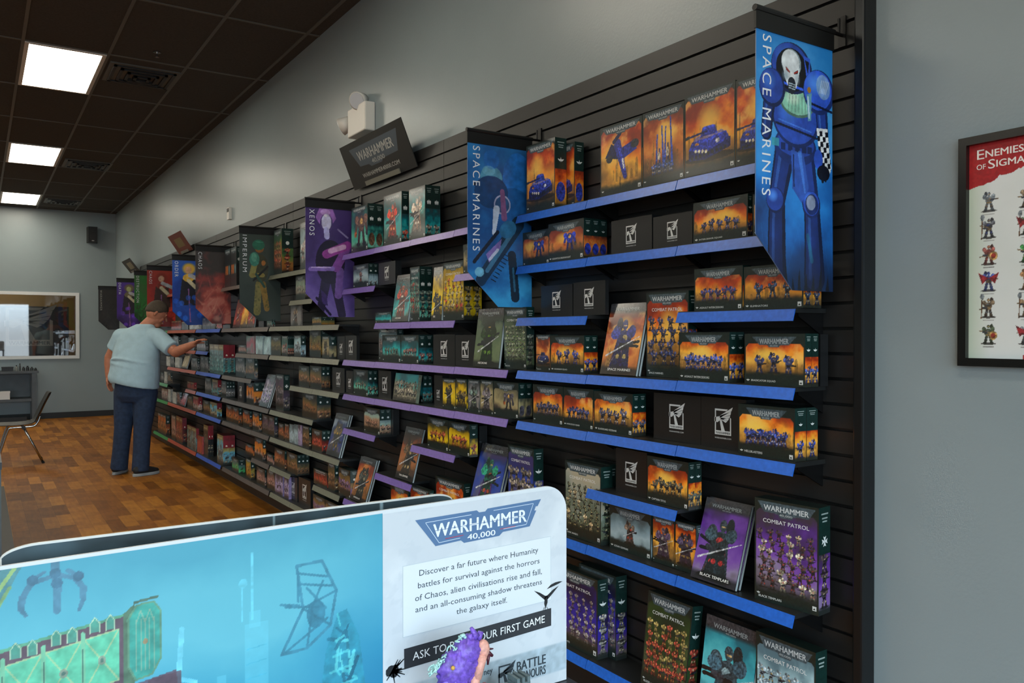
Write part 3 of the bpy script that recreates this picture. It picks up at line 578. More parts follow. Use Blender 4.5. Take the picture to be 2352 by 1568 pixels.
for cx in (0, -4, -8):
    for r in (-2, -1, 0, 1, 2):
        lb = names.get((cx, r)) or 'glowing ceiling panel out of view, %s row, %s panel' % ({0: 'shelf side', -4: 'middle', -8: 'far'}[cx], ('first', 'second', 'third', 'fourth', 'fifth')[r + 2])
        troffer(.302 + .5955*cx + .012, 7.33 + 3.951*r + .012, lb)
def vent(x, y, label):
    t = empty('ceiling_vent', (x, y, CEIL - .004), label, 'vent', 'black air diffusers in the ceiling')
    mb = MB(); w, l = .56, .56
    outl = [(0, 0)]
    for i in range(4):
        d = .035 + i*.06; r_ = .012
        for lo, hi in (((d, d), (w - d, d + r_*2)), ((d, l - d - r_*2), (w - d, l - d)), ((d, d), (d + r_*2, l - d)), ((w - d - r_*2, d), (w - d, l - d))):
            mb.box((lo[0], lo[1], -.02 - .006*i), (hi[0], hi[1], -.008), (.1, .1, .1))
    mb.build('louvers', M['vent'], t)
    mb = MB(); mb.box((0, 0, -.008), (w, l, .003), (.1, .1, .1)); mb.build('vent_plate', M['tbar'], t)
vent(.93, 7.50, 'nearest black ceiling vent, beside the nearest glowing panel')
vent(.95, 11.95, 'middle black ceiling vent, beside the middle glowing panel')
vent(.95, 15.55, 'farthest black ceiling vent, beside the farthest glowing panel')
t = empty('sprinkler', (1.214, 7.05, CEIL - .003), 'small pale sprinkler head in the black ceiling', 'sprinkler')
mb = MB(); mb.bar((0, 0, 0), (0, 0, -.008), .03, (.5, .5, .5), 12); mb.build('escutcheon', M['chrome'], t)
mb = MB(); mb.bar((0, 0, -.008), (0, 0, -.04), .008, (.5, .5, .5)); mb.bar((0, 0, -.04), (0, 0, -.044), .016, (.5, .5, .5)); mb.build('deflector', M['chrome'], t)
SHELVES=[('blue',1,0,1.553,2.034,1.553,2.034,2.06),('blue',1,1,2.038,2.53,2.038,2.53,2.0591),('blue',1,2,2.534,3.03,2.534,3.03,2.0577),('blue',2,0,1.553,2.034,1.553,2.034,1.834),('blue',2,1,2.038,2.53,2.038,2.53,1.8331),('blue',2,2,2.534,3.03,2.534,3.03,1.8317),('blue',3,0,1.553,2.034,1.553,2.034,1.605),('blue',3,2,2.534,3.03,2.534,3.03,1.6027),('blue',4,0,1.553,2.034,1.553,2.034,1.371),('blue',4,1,2.038,2.53,2.038,2.53,1.3701),('blue',4,2,2.534,3.03,2.534,3.03,1.3687),('blue',5,0,1.553,2.034,1.553,2.034,1.147),('blue',5,1,2.038,2.53,2.038,2.53,1.1461),('blue',5,2,2.534,3.03,2.534,3.03,1.1447),('blue',6,1,2.038,2.53,2.038,2.476,0.9211),('blue',7,0,1.553,2.034,1.553,2.034,0.698),('blue',7,1,2.038,2.53,2.038,2.53,0.6971),('blue',7,2,2.534,3.03,2.534,3.03,0.6957),('blue',9,0,1.553,2.034,1.553,2.034,0.242),('blue',9,1,2.038,2.53,2.038,2.53,0.2411),('blue',9,2,2.534,3.03,2.534,3.03,0.2397),('purple',1,0,3.11,3.598,3.11,3.598,2.0559),('purple',1,1,3.602,4.093,3.602,4.093,2.0545),('purple',1,2,4.097,4.588,4.097,4.588,2.053),('purple',1,3,4.592,5.1,4.592,5.1,2.0515),('purple',2,0,3.11,3.598,3.11,3.552,1.8299),('purple',2,3,4.592,5.1,4.592,5.1,1.8255),('purple',3,1,3.602,4.093,3.602,4.093,1.5995),('purple',3,2,4.097,4.588,4.097,4.588,1.598),('purple',4,0,3.11,3.598,3.11,3.598,1.3669),('purple',4,1,3.602,4.093,3.602,4.093,1.3655),('purple',4,2,4.097,4.588,4.097,4.588,1.364),('purple',4,3,4.592,5.1,4.592,5.1,1.3625),('purple',5,0,3.11,3.598,3.11,3.598,1.1429),('purple',5,1,3.602,4.093,3.602,4.093,1.1415),('purple',5,2,4.097,4.588,4.097,4.588,1.14),('purple',5,3,4.592,5.1,4.592,5.1,1.1385),('purple',6,1,3.602,4.093,3.602,4.093,0.9165),('purple',6,3,4.592,5.1,4.592,5.1,0.9135),('purple',7,0,3.11,3.598,3.11,3.59,0.6939),('purple',7,2,4.097,4.588,4.158,4.588,0.691),('purple',8,1,3.602,4.093,3.602,4.093,0.453),('purple',8,2,4.097,4.588,4.097,4.588,0.4515),('purple',8,3,4.592,5.1,4.592,5.1,0.45),('imp',1,0,5.18,5.688,5.18,5.688,2.012),('imp',1,1,5.692,6.198,5.692,6.198,2.012),('imp',1,2,6.202,6.72,6.202,6.72,2.012),('imp',2,1,5.692,6.198,5.692,6.198,1.787),('imp',3,0,5.18,5.688,5.18,5.688,1.5947),('imp',3,1,5.692,6.198,5.692,6.198,1.5932),('imp',3,2,6.202,6.72,6.202,6.72,1.5916),('imp',4,0,5.18,5.688,5.18,5.688,1.3607),('imp',4,1,5.692,6.198,5.692,6.198,1.3592),('imp',4,2,6.202,6.72,6.202,6.72,1.3576),('imp',5,0,5.18,5.688,5.18,5.688,1.1367),('imp',5,1,5.692,6.198,5.692,6.198,1.1352),('imp',6,1,5.692,6.198,5.692,6.198,0.9102),('imp',6,2,6.202,6.72,6.202,6.72,0.9086),('imp',7,0,5.18,5.688,5.18,5.688,0.6877),('imp',7,1,5.692,6.198,5.692,6.198,0.6862),('imp',7,2,6.202,6.72,6.202,6.72,0.6846),('imp',8,0,5.18,5.688,5.18,5.688,0.4482),('imp',8,2,6.202,6.72,6.202,6.72,0.4451),('imp',9,0,5.18,5.688,5.18,5.688,0.2317),('imp',9,1,5.692,6.198,5.692,6.198,0.2302),('imp',9,2,6.202,6.72,6.202,6.72,0.2286),('chaos',1,0,6.76,7.268,6.76,7.268,1.985),('chaos',1,1,7.272,7.778,7.272,7.778,1.985),('chaos',1,2,7.782,8.29,7.782,8.29,1.985),('chaos',3,0,6.76,7.268,6.76,7.268,1.59),('chaos',3,1,7.272,7.778,7.272,7.778,1.5884),('chaos',3,2,7.782,8.29,7.782,8.29,1.5869),('chaos',4,0,6.76,7.268,6.76,7.268,1.356),('chaos',4,1,7.272,7.778,7.272,7.778,1.3544),('chaos',5,1,7.272,7.778,7.272,7.778,1.1304),('chaos',5,2,7.782,8.29,7.782,8.29,1.1289),('chaos',6,0,6.76,7.268,6.76,7.268,0.907),('chaos',6,1,7.272,7.778,7.272,7.778,0.9054),('chaos',6,2,7.782,8.29,7.782,8.29,0.9039),('chaos',7,0,6.76,7.268,6.76,7.268,0.683),('chaos',7,1,7.272,7.778,7.272,7.778,0.6814),('chaos',7,2,7.782,8.29,7.782,8.29,0.6799),('chaos',8,0,6.76,7.268,6.76,7.268,0.4435),('chaos',9,0,6.76,7.268,6.76,7.268,0.227),('chaos',9,1,7.272,7.778,7.272,7.778,0.2254),('chaos',9,2,7.782,8.29,7.782,8.29,0.2239),('order',1,0,8.37,8.898,8.37,8.898,2.0401),('order',1,1,8.902,9.43,8.902,9.43,2.0385),('order',3,0,8.37,8.898,8.37,8.898,1.5851),('order',3,1,8.902,9.43,8.902,9.43,1.5835),('order',4,1,8.902,9.43,8.918,9.43,1.3495),('order',5,0,8.37,8.898,8.37,8.898,1.1271),('order',5,1,8.902,9.43,8.902,9.43,1.1255),('order',6,0,8.37,8.898,8.37,8.898,0.9021),('order',6,1,8.902,9.43,8.902,9.43,0.9005),('order',7,0,8.37,8.898,8.37,8.898,0.6781),('order',7,1,8.902,9.43,8.902,9.43,0.6765),('order',9,0,8.37,8.898,8.37,8.898,0.2221),('order',9,1,8.902,9.43,8.902,9.43,0.2205),('red',1,0,9.47,9.988,9.47,9.988,2.0368),('red',1,1,9.992,10.508,9.992,10.508,2.0353),('red',1,2,10.512,11.05,10.512,11.05,2.0337),('red',3,0,9.47,9.988,9.47,9.988,1.5818),('red',3,1,9.992,10.508,9.992,10.508,1.5802),('red',3,2,10.512,11.05,10.512,11.05,1.5787),('red',4,0,9.47,9.988,9.47,9.988,1.3478),('red',4,2,10.512,11.05,10.512,11.05,1.3447),('red',5,0,9.47,9.988,9.47,9.988,1.1238),('red',5,1,9.992,10.508,9.992,10.508,1.1222),('red',5,2,10.512,11.05,10.512,11.05,1.1207),('red',6,0,9.47,9.988,9.47,9.988,0.8988),('red',7,0,9.47,9.988,9.47,9.988,0.6748),('red',7,1,9.992,10.508,9.992,10.508,0.6732),('red',7,2,10.512,11.05,10.512,11.05,0.6717),('red',9,0,9.47,9.988,9.47,9.988,0.2188),('red',9,1,9.992,10.508,9.992,10.508,0.2172),('red',9,2,10.512,11.05,10.512,11.05,0.2157),('green',1,0,11.06,11.55,11.06,11.55,2.0321),('green',1,1,11.554,12.05,11.554,12.05,2.0306),('green',3,0,11.06,11.55,11.06,11.55,1.5771),('green',3,1,11.554,12.05,11.554,12.05,1.5756),('green',6,0,11.06,11.55,11.06,11.55,0.8941),('green',6,1,11.554,12.05,11.554,12.05,0.8926),('green',7,0,11.06,11.55,11.06,11.55,0.6701),('green',7,1,11.554,12.05,11.554,12.05,0.6686),('green',9,0,11.06,11.55,11.06,11.55,0.2141),('green',9,1,11.554,12.05,11.554,12.05,0.2126)]
ITEMS=[
('blue',1,2.035,2.884,2.058,0.215,0.299,0.06,1,'tank',0,0),
('blue',1,2.098,2.826,2.058,0.207,0.278,0.047,1,'tank',0,0),
('blue',1,2.035,2.358,2.059,0.239,0.269,0.06,1,'flyer',0,0),
('blue',1,2.035,2.131,2.06,0.21,0.27,0.06,1,'pods',0,0),
('blue',1,2.035,1.912,2.06,0.225,0.282,0.06,1,'bigtank',0,0),
('blue',1,2.035,1.704,2.06,0.188,0.278,0.06,1,'tank2',0,0),
('blue',2,2.06,2.954,1.831,0.205,0.152,0.05,1,'walker2',0,0),
('blue',2,2.03,2.696,1.832,0.242,0.161,0.04,3,'walker',0,0),
('blue',2,2.06,2.327,1.833,0.228,0.132,0.05,1,'black',0,0),
('blue',2,2.06,2.109,1.834,0.195,0.118,0.05,1,'black',0,0),
('blue',2,2.035,1.866,1.834,0.235,0.137,0.021,1,'squad5',0,0),
('blue',2,2.035,1.638,1.834,0.18,0.131,0.04,1,'squad3b',0,0),
('blue',3,2.06,2.801,1.603,0.225,0.133,0.05,1,'black',0,0),
('blue',3,2.06,2.58,1.604,0.205,0.136,0.018,1,'black',0,0),
('blue',3,2.035,1.873,1.605,0.21,0.142,0.04,1,'assault',0,0),
('blue',3,2.035,1.652,1.605,0.224,0.135,0.041,2,'snipers',0,0),
('blue',4,2.035,2.864,1.369,0.107,0.157,0.04,1,'buggy',0,0),
('blue',4,2.035,2.694,1.369,0.231,0.153,0.034,2,'squad3',0,0),
('blue',4,2.03,2.372,1.37,0.206,0.28,0.014,2,'bk_sm',12.5,0),
('blue',4,2.075,2.151,1.371,0.215,0.309,0.041,1,'cp_sm',0,0),
('blue',4,2.025,1.927,1.371,0.227,0.163,0.034,2,'assault10',0,0),
('blue',4,2.03,1.643,1.371,0.226,0.158,0.03,2,'erad',0,0),
('blue',4,2.105,1.599,1.371,0.132,0.156,0.037,1,'black',0,0),
('blue',5,2.035,2.831,1.145,0.22,0.164,0.04,1,'sq_a',0,0),
('blue',5,2.035,2.619,1.145,0.198,0.163,0.04,1,'sq_b',0,0),
('blue',5,2.035,2.403,1.146,0.228,0.158,0.033,2,'blade',0,0),
('blue',5,2.07,2.097,1.147,0.232,0.167,0.04,1,'black',0,0),
('blue',5,2.07,1.881,1.147,0.196,0.168,0.04,1,'black',0,0),
('blue',5,2.03,1.673,1.147,0.216,0.159,0.052,2,'hell',0,0),
('blue',6,2.06,2.326,0.921,0.174,0.169,0.04,1,'black',0,0),
('blue',6,2.035,2.107,0.922,0.207,0.165,0.031,2,'titus',0,0),
('blue',7,2.04,2.596,0.697,0.234,0.308,0.058,1,'cp_da',0,0),
('blue',7,2.1,2.597,0.697,0.196,0.31,0.037,1,'cp_da',0,0),
('blue',7,2.06,2.333,0.697,0.235,0.171,0.04,1,'logan',0,0),
('blue',7,2.06,2.152,0.698,0.113,0.168,0.03,1,'char_a',0,0),
('blue',7,2.06,2.042,0.698,0.102,0.171,0.03,1,'char_b',0,0),
('blue',7,2.03,1.892,0.698,0.195,0.274,0.014,2,'bk_bt',17.0,0),
('blue',7,2.05,1.613,0.698,0.218,0.318,0.063,1,'cp_bt',0,6),
('blue',9,2.04,2.649,0.24,0.299,0.316,0.053,1,'cp_gk',0,0),
('blue',9,2.095,2.571,0.241,0.237,0.331,0.055,1,'cp_gk',0,0),
('blue',9,2.03,2.128,0.242,0.223,0.336,0.05,1,'cp_ba',6.9,0),
('blue',9,2.03,1.848,0.242,0.22,0.334,0.014,1,'bk_sw',8.3,0),
('blue',9,2.06,1.623,0.242,0.22,0.346,0.053,1,'cp_sw',0,0),
('purple',1,2.035,4.882,2.052,0.269,0.292,0.052,2,'x_tower',0,0),
('purple',1,2.035,4.385,2.053,0.246,0.296,0.046,1,'x_red',0,0),
('purple',1,2.035,4.067,2.054,0.198,0.285,0.046,2,'x_white',0,0),
('purple',2,2.035,4.862,1.826,0.247,0.144,0.032,2,'x_grey',0,0),
('purple',2,2.06,4.521,1.827,0.24,0.135,0.04,1,'black',0,0),
('purple',2,2.035,3.441,1.83,0.226,0.145,0.04,1,'x_sand',0,0),
('purple',3,2.06,4.575,1.598,0.236,0.063,0.04,1,'x_low',0,0),
('purple',3,2.03,4.284,1.599,0.213,0.274,0.014,1,'bk_teal',8.0,0),
('purple',3,2.045,4.116,1.599,0.12,0.305,0.039,2,'cp_eld',0,0),
('purple',3,2.03,3.835,1.6,0.115,0.284,0.014,1,'bk_yel',4.0,0),
('purple',3,2.04,3.665,1.6,0.221,0.299,0.052,2,'cp_yel',0,0),
('purple',4,2.06,5.263,1.361,0.135,0.152,0.04,1,'black',0,0),
('purple',4,2.06,5.09,1.362,0.196,0.157,0.021,1,'black',0,0),
('purple',4,2.09,4.575,1.364,0.27,0.198,0.04,1,'x_crowd',0,0),
('purple',4,2.03,4.394,1.364,0.256,0.159,0.035,1,'x_teal',0,0),
('purple',4,2.03,4.151,1.365,0.224,0.159,0.043,2,'x_teal2',0,0),
('purple',4,2.05,3.785,1.366,0.24,0.16,0.05,1,'black',0,0),
('purple',4,2.05,3.56,1.367,0.202,0.157,0.05,1,'black',0,0),
('purple',4,2.03,3.335,1.367,0.235,0.284,0.014,1,'bk_nec',7.4,0),
('purple',4,2.06,3.122,1.368,0.188,0.282,0.043,1,'cp_nec',0,0),
('purple',5,2.06,5.112,1.138,0.121,0.147,0.04,1,'black',0,0),
('purple',5,2.035,4.868,1.139,0.236,0.163,0.032,2,'x_teal3',0,0),
('purple',5,2.06,4.555,1.14,0.183,0.167,0.04,1,'black',0,0),
('purple',5,2.03,4.229,1.141,0.3,0.159,0.02,1,'x_war',8.2,0),
('purple',5,2.09,4.207,1.141,0.2,0.155,0.03,2,'x_teal4',0,0),
('purple',5,2.07,3.886,1.141,0.094,0.166,0.04,1,'black',0,0),
('purple',5,2.035,3.703,1.142,0.142,0.156,0.03,1,'y_fig',0,0),
('purple',5,2.035,3.575,1.142,0.111,0.161,0.03,1,'y_fig2',0,0),
('purple',5,2.035,3.45,1.143,0.115,0.162,0.03,1,'g_fig',0,0),
('purple',5,2.035,3.33,1.143,0.118,0.165,0.03,1,'g_fig2',0,0),
('purple',5,2.035,3.161,1.144,0.213,0.163,0.037,2,'g_wide',0,0),
('purple',6,2.035,4.693,0.914,0.243,0.158,0.0365,2,'x_pale',0,0),
('purple',6,2.11,4.598,0.914,0.114,0.155,0.04,1,'black',0,0),
('purple',6,2.035,3.828,0.917,0.236,0.165,0.04,1,'y_sq',0,0),
('purple',6,2.035,3.599,0.917,0.219,0.163,0.045,1,'y_sq',0,0),
('purple',6,2.1,3.596,0.917,0.18,0.15,0.046,1,'black',0,0),
('purple',7,2.03,4.235,0.692,0.224,0.301,0.014,1,'bk_tau',14.2,0),
('purple',8,2.06,3.746,0.454,0.306,0.312,0.043,1,'cp_or',0,0),
('purple',7,2.03,3.365,0.694,0.247,0.297,0.014,2,'bk_ael',15.4,0),
('purple',7,2.05,3.06,0.695,0.211,0.324,0.051,1,'cp_blue',0,0),
('purple',8,2.035,4.299,0.452,0.233,0.205,0.03,1,'o_box',0,0),
('purple',8,2.035,4.041,0.453,0.228,0.226,0.03,1,'o_box',0,0),
('purple',8,2.03,4.915,0.45,0.241,0.283,0.014,2,'bk_brown',16.4,0),
('imp',1,2.035,6.57,2.012,0.209,0.363,0.092,1,'i_gold',0,0),
('imp',1,2.035,5.917,2.012,0.212,0.347,0.05,1,'i_pale',0,0),
('imp',2,2.035,6.022,1.787,0.213,0.188,0.03,1,'i_pale2',0,0),
('imp',3,2.035,6.129,1.593,0.244,0.164,0.011,1,'i_book',0,0),
('imp',3,2.035,7.042,1.59,0.155,0.063,0.022,1,'i_dark',0,0),
('imp',3,2.035,6.804,1.591,0.146,0.059,0.025,1,'i_teal',0,0),
('imp',3,2.05,5.712,1.594,0.19,0.058,0.05,2,'i_gold2',0,0),
('imp',4,2.035,6.63,1.357,0.261,0.156,0.03,1,'i_olive',0,0),
('imp',4,2.035,6.4,1.358,0.154,0.156,0.016,3,'i_teal',0,0),
('imp',4,2.035,6.091,1.359,0.155,0.159,0.038,1,'i_blue',0,0),
('imp',4,2.07,5.8,1.36,0.24,0.199,0.04,2,'i_gold2',0,0),
('imp',4,2.02,5.449,1.361,0.136,0.152,0.053,1,'i_sand',0,0),
('imp',5,2.035,5.946,1.135,0.233,0.155,0.03,1,'i_brown',0,0),
('imp',5,2.035,5.693,1.136,0.236,0.163,0.032,2,'i_brown2',0,0),
('imp',5,2.06,5.316,1.137,0.226,0.162,0.04,1,'black',0,0),
('imp',6,2.035,5.824,0.911,0.32,0.185,0.051,2,'i_brown2',0,0),
('imp',7,2.035,6.5,0.685,0.135,0.125,0.03,1,'i_rust',0,0),
('imp',7,2.035,6.356,0.685,0.109,0.135,0.03,1,'i_rust',0,0),
('imp',7,2.035,6.236,0.685,0.11,0.144,0.03,1,'i_white',0,0),
('imp',7,2.035,6.131,0.686,0.089,0.151,0.03,1,'i_white',0,0),
('imp',7,2.035,6.038,0.686,0.09,0.156,0.03,1,'i_lilac',0,0),
('imp',7,2.035,5.911,0.686,0.145,0.158,0.02,1,'i_brown',0,0),
('imp',7,2.035,5.67,0.687,0.207,0.155,0.032,2,'i_red',0,0),
('imp',7,2.03,5.362,0.688,0.237,0.294,0.014,2,'bk_navy',15.8,0),
('imp',8,2.035,6.804,0.444,0.17,0.081,0.03,1,'i_pink',0,0),
('imp',8,2.035,6.543,0.445,0.267,0.154,0.017,1,'i_rust',0,0),
('imp',8,2.035,6.226,0.446,0.244,0.159,0.031,3,'i_brown',0,0),
('imp',8,2.035,5.602,0.448,0.277,0.109,0.03,1,'cp_rust',0,0),
('imp',8,2.035,5.385,0.449,0.126,0.189,0.03,1,'i_brown',0,0),
('imp',8,2.035,5.145,0.449,0.208,0.183,0.054,1,'i_purp',0,0),
('imp',9,2.035,6.559,0.229,0.202,0.168,0.03,1,'i_lilac2',0,0),
('imp',9,2.035,6.368,0.229,0.112,0.175,0.023,1,'i_lilac2',0,0),
('imp',9,2.06,6.276,0.23,0.195,0.186,0.03,1,'black',0,0),
('imp',9,2.06,6.013,0.23,0.27,0.203,0.03,1,'black',0,0),
('imp',9,2.035,5.382,0.232,0.245,0.136,0.04,1,'i_purp',0,0),
('imp',9,2.035,5.631,0.232,0.245,0.136,0.04,1,'i_purp',0,0),
('chaos',1,2.035,7.94,1.985,0.214,0.369,0.05,1,'c_black',0,0),
('chaos',1,2.035,8.158,1.985,0.214,0.369,0.05,1,'c_black',0,0),
('chaos',3,2.03,7.842,1.588,0.248,0.271,0.014,1,'bk_red',11.3,0),
('chaos',3,2.03,7.593,1.589,0.22,0.256,0.014,1,'bk_fire',9.9,0),
('chaos',3,2.03,7.358,1.589,0.222,0.239,0.014,1,'bk_red',8.0,0),
('chaos',3,2.035,8.493,1.586,0.213,0.049,0.03,1,'c_red',0,0),
('chaos',3,2.035,8.21,1.587,0.284,0.036,0.03,1,'c_dark',0,0),
('chaos',4,2.035,7.647,1.354,0.258,0.074,0.03,1,'c_pink',0,0),
('chaos',4,2.035,7.371,1.355,0.264,0.156,0.03,1,'c_teal',0,0),
('chaos',4,2.035,7.108,1.356,0.209,0.156,0.03,1,'c_pale',0,0),
('chaos',4,2.035,6.875,1.357,0.19,0.152,0.03,1,'c_pale',0,0),
('chaos',5,2.035,7.719,1.13,0.316,0.188,0.03,1,'c_grey',0,0),
('chaos',5,2.035,7.392,1.131,0.28,0.192,0.03,1,'c_brown',0,0),
('chaos',6,2.035,8.322,0.903,0.199,0.162,0.027,3,'c_grey',0,0),
('chaos',6,2.035,7.699,0.905,0.217,0.179,0.03,1,'black',0,0),
('chaos',6,2.035,7.39,0.906,0.238,0.194,0.057,2,'c_orange',0,0),
('chaos',6,2.03,6.985,0.907,0.242,0.281,0.014,2,'bk_pale',16.6,0),
('chaos',6,2.06,6.615,0.908,0.207,0.292,0.05,1,'c_purp',0,0),
('chaos',7,2.035,7.888,0.681,0.226,0.159,0.033,1,'c_orange2',0,0),
('chaos',7,2.035,8.118,0.681,0.226,0.159,0.033,1,'c_orange2',0,0),
('chaos',7,2.035,7.521,0.682,0.227,0.157,0.022,1,'c_orange2',0,0),
('chaos',7,2.035,7.213,0.683,0.202,0.164,0.024,1,'c_orange',0,0),
('chaos',7,2.035,6.763,0.684,0.166,0.162,0.03,1,'c_purp',0,0),
('chaos',7,2.035,6.933,0.684,0.166,0.162,0.03,1,'c_purp',0,0),
('chaos',8,2.035,7.423,0.443,0.248,0.093,0.03,1,'c_orange2',0,0),
('chaos',8,2.035,7.128,0.444,0.25,0.181,0.026,1,'c_orange',0,0),
('chaos',9,2.035,7.902,0.225,0.235,0.126,0.06,1,'c_green',0,0),
('chaos',9,2.035,7.454,0.226,0.156,0.178,0.034,1,'c_yel',0,0),
('chaos',9,2.035,7.072,0.227,0.24,0.146,0.015,1,'c_pink',0,0),
('chaos',9,2.035,6.778,0.228,0.211,0.174,0.03,1,'c_pink',0,0),
('order',3,2.035,9.524,1.583,0.24,0.049,0.03,1,'a_white',0,0),
('order',3,2.035,9.768,1.583,0.24,0.049,0.03,1,'a_white',0,0),
('order',3,2.035,8.766,1.585,0.184,0.12,0.03,1,'c_grey',0,0),
('order',3,2.035,8.954,1.585,0.184,0.12,0.03,1,'c_grey',0,0),
('order',3,2.035,9.142,1.585,0.184,0.12,0.03,1,'c_grey',0,0),
('order',4,2.035,9.198,1.35,0.204,0.107,0.03,1,'c_grey',0,0),
('order',4,2.035,9.406,1.35,0.204,0.107,0.03,1,'c_grey',0,0),
('order',5,2.035,9.066,1.126,0.178,0.161,0.03,1,'c_grey',0,0),
('order',5,2.035,9.248,1.126,0.178,0.161,0.03,1,'c_grey',0,0),
('order',5,2.125,9.213,1.126,0.158,0.194,0.02,1,'a_white',0,0),
('order',5,2.125,8.983,1.126,0.145,0.193,0.02,1,'a_white',0,0),
('order',5,2.035,8.432,1.128,0.19,0.295,0.057,2,'a_big',0,0),
('order',5,2.035,8.626,1.128,0.19,0.295,0.057,2,'a_big',0,0),
('order',5,2.035,8.817,1.128,0.184,0.295,0.057,2,'a_big',0,0),
('order',6,2.035,8.982,0.901,0.283,0.166,0.03,1,'c_grey',0,0),
('order',6,2.035,8.687,0.902,0.247,0.16,0.038,1,'a_teal',0,0),
('order',7,2.035,9.066,0.677,0.298,0.143,0.03,1,'c_brown',0,0),
('order',7,2.035,8.749,0.678,0.299,0.146,0.047,1,'a_sky',0,0),
('order',9,2.035,9.39,0.22,0.239,0.192,0.03,1,'a_redtube',0,0),
('order',9,2.05,9.165,0.221,0.208,0.328,0.027,2,'a_dark',0,0),
('order',9,2.035,8.479,0.223,0.24,0.293,0.057,2,'a_sky',0,0),
('red',3,2.035,10.443,1.58,0.189,0.113,0.03,1,'c_red',0,0),
('red',3,2.035,10.636,1.58,0.189,0.113,0.03,1,'c_red',0,0),
('red',3,2.035,10.829,1.58,0.189,0.113,0.03,1,'c_red',0,0),
('red',3,2.035,10.033,1.581,0.189,0.096,0.03,1,'a_dark',0,0),
('red',3,2.035,10.226,1.581,0.189,0.096,0.03,1,'a_dark',0,0),
('red',4,2.035,10.644,1.345,0.29,0.154,0.03,1,'c_grey',0,0),
('red',4,2.035,9.788,1.348,0.295,0.139,0.03,1,'c_grey',0,0),
('red',5,2.035,11.144,1.12,0.243,0.124,0.03,1,'a_white',0,0),
('red',5,2.035,10.878,1.121,0.233,0.13,0.03,1,'c_grey',0,0),
('red',5,2.035,10.578,1.122,0.261,0.125,0.03,1,'a_white',0,0),
('red',5,2.03,10.178,1.123,0.292,0.179,0.014,1,'bk_cream',17.6,0),
('red',5,2.035,9.643,1.125,0.31,0.136,0.028,1,'c_grey',0,0),
('red',6,2.035,9.748,0.899,0.168,0.082,0.03,1,'a_redbox',0,0),
('red',6,2.035,9.92,0.899,0.168,0.082,0.03,1,'a_redbox',0,0),
('red',7,2.035,10.763,0.672,0.215,0.141,0.03,1,'a_white',0,0),
('red',7,2.035,10.525,0.673,0.155,0.153,0.03,1,'c_pink',0,0),
('red',7,2.03,10.283,0.673,0.248,0.151,0.014,1,'bk_crim',16.3,0),
('red',7,2.035,9.868,0.675,0.276,0.144,0.03,1,'c_brown',0,0),
('red',7,2.035,9.576,0.676,0.262,0.156,0.041,1,'a_redside',0,0),
('red',9,2.035,10.817,0.216,0.271,0.299,0.03,1,'c_pink',0,0),
('red',9,2.035,10.386,0.217,0.175,0.31,0.049,1,'a_redbox',0,0),
('red',9,2.035,10.566,0.217,0.175,0.31,0.049,1,'a_redbox',0,0),
('red',9,2.035,9.672,0.219,0.234,0.254,0.03,1,'a_big2',0,0),
('red',9,2.035,9.91,0.219,0.234,0.254,0.03,1,'a_big2',0,0),
('green',6,2.035,11.549,0.894,0.213,0.129,0.03,1,'c_grey',0,0),
('green',6,2.035,11.325,0.894,0.177,0.148,0.03,1,'a_white',0,0),
('green',6,2.035,11.079,0.895,0.198,0.146,0.021,1,'c_brown',0,0),
('green',7,2.035,11.304,0.67,0.19,0.149,0.03,1,'a_redside',0,0),
('green',7,2.035,11.498,0.67,0.19,0.149,0.03,1,'a_redside',0,0),
('green',7,2.035,11.093,0.671,0.17,0.159,0.03,1,'a_white',0,0),
('green',9,2.035,11.416,0.214,0.18,0.258,0.053,1,'c_orange2',0,0),
('green',9,2.035,11.6,0.214,0.18,0.258,0.053,1,'c_orange2',0,0),
('green',9,2.035,11.784,0.214,0.18,0.258,0.053,1,'c_orange2',0,0)]

# ------------------------------------------------------------------ shelves
STRIP = {'blue': '#1e62c8', 'purple': '#7760ad', 'imp': '#77796a', 'chaos': '#5c5450', 'order': '#3a5fc0', 'red': '#b0503a', 'green': '#3c8a4c'}
BAY = {'blue': 'near blue-edged bay', 'purple': 'purple-edged bay', 'imp': 'grey-edged bay', 'chaos': 'brown-edged bay', 'order': 'far blue-edged bay', 'red': 'red-edged bay', 'green': 'green-edged bay'}
NUM = ['zero', 'one', 'two', 'three', 'four', 'five', 'six', 'seven', 'eight', 'nine']
ORD = ['zeroth', 'first', 'second', 'third', 'fourth', 'fifth', 'sixth', 'seventh', 'eighth', 'ninth', 'tenth', 'eleventh', 'twelfth', 'thirteenth', 'fourteenth', 'fifteenth', 'sixteenth', 'seventeenth', 'eighteenth', 'nineteenth']
def strip_mat(name, col):
    m = mat('ticket_strip_' + name, col, .34, spec=.4, noise=.13, nscale=70); return m
SM = {k: strip_mat(k, v) for k, v in STRIP.items()}
SM['dark'] = strip_mat('dark', '#3a2c2c')
X_LIP = 2.012
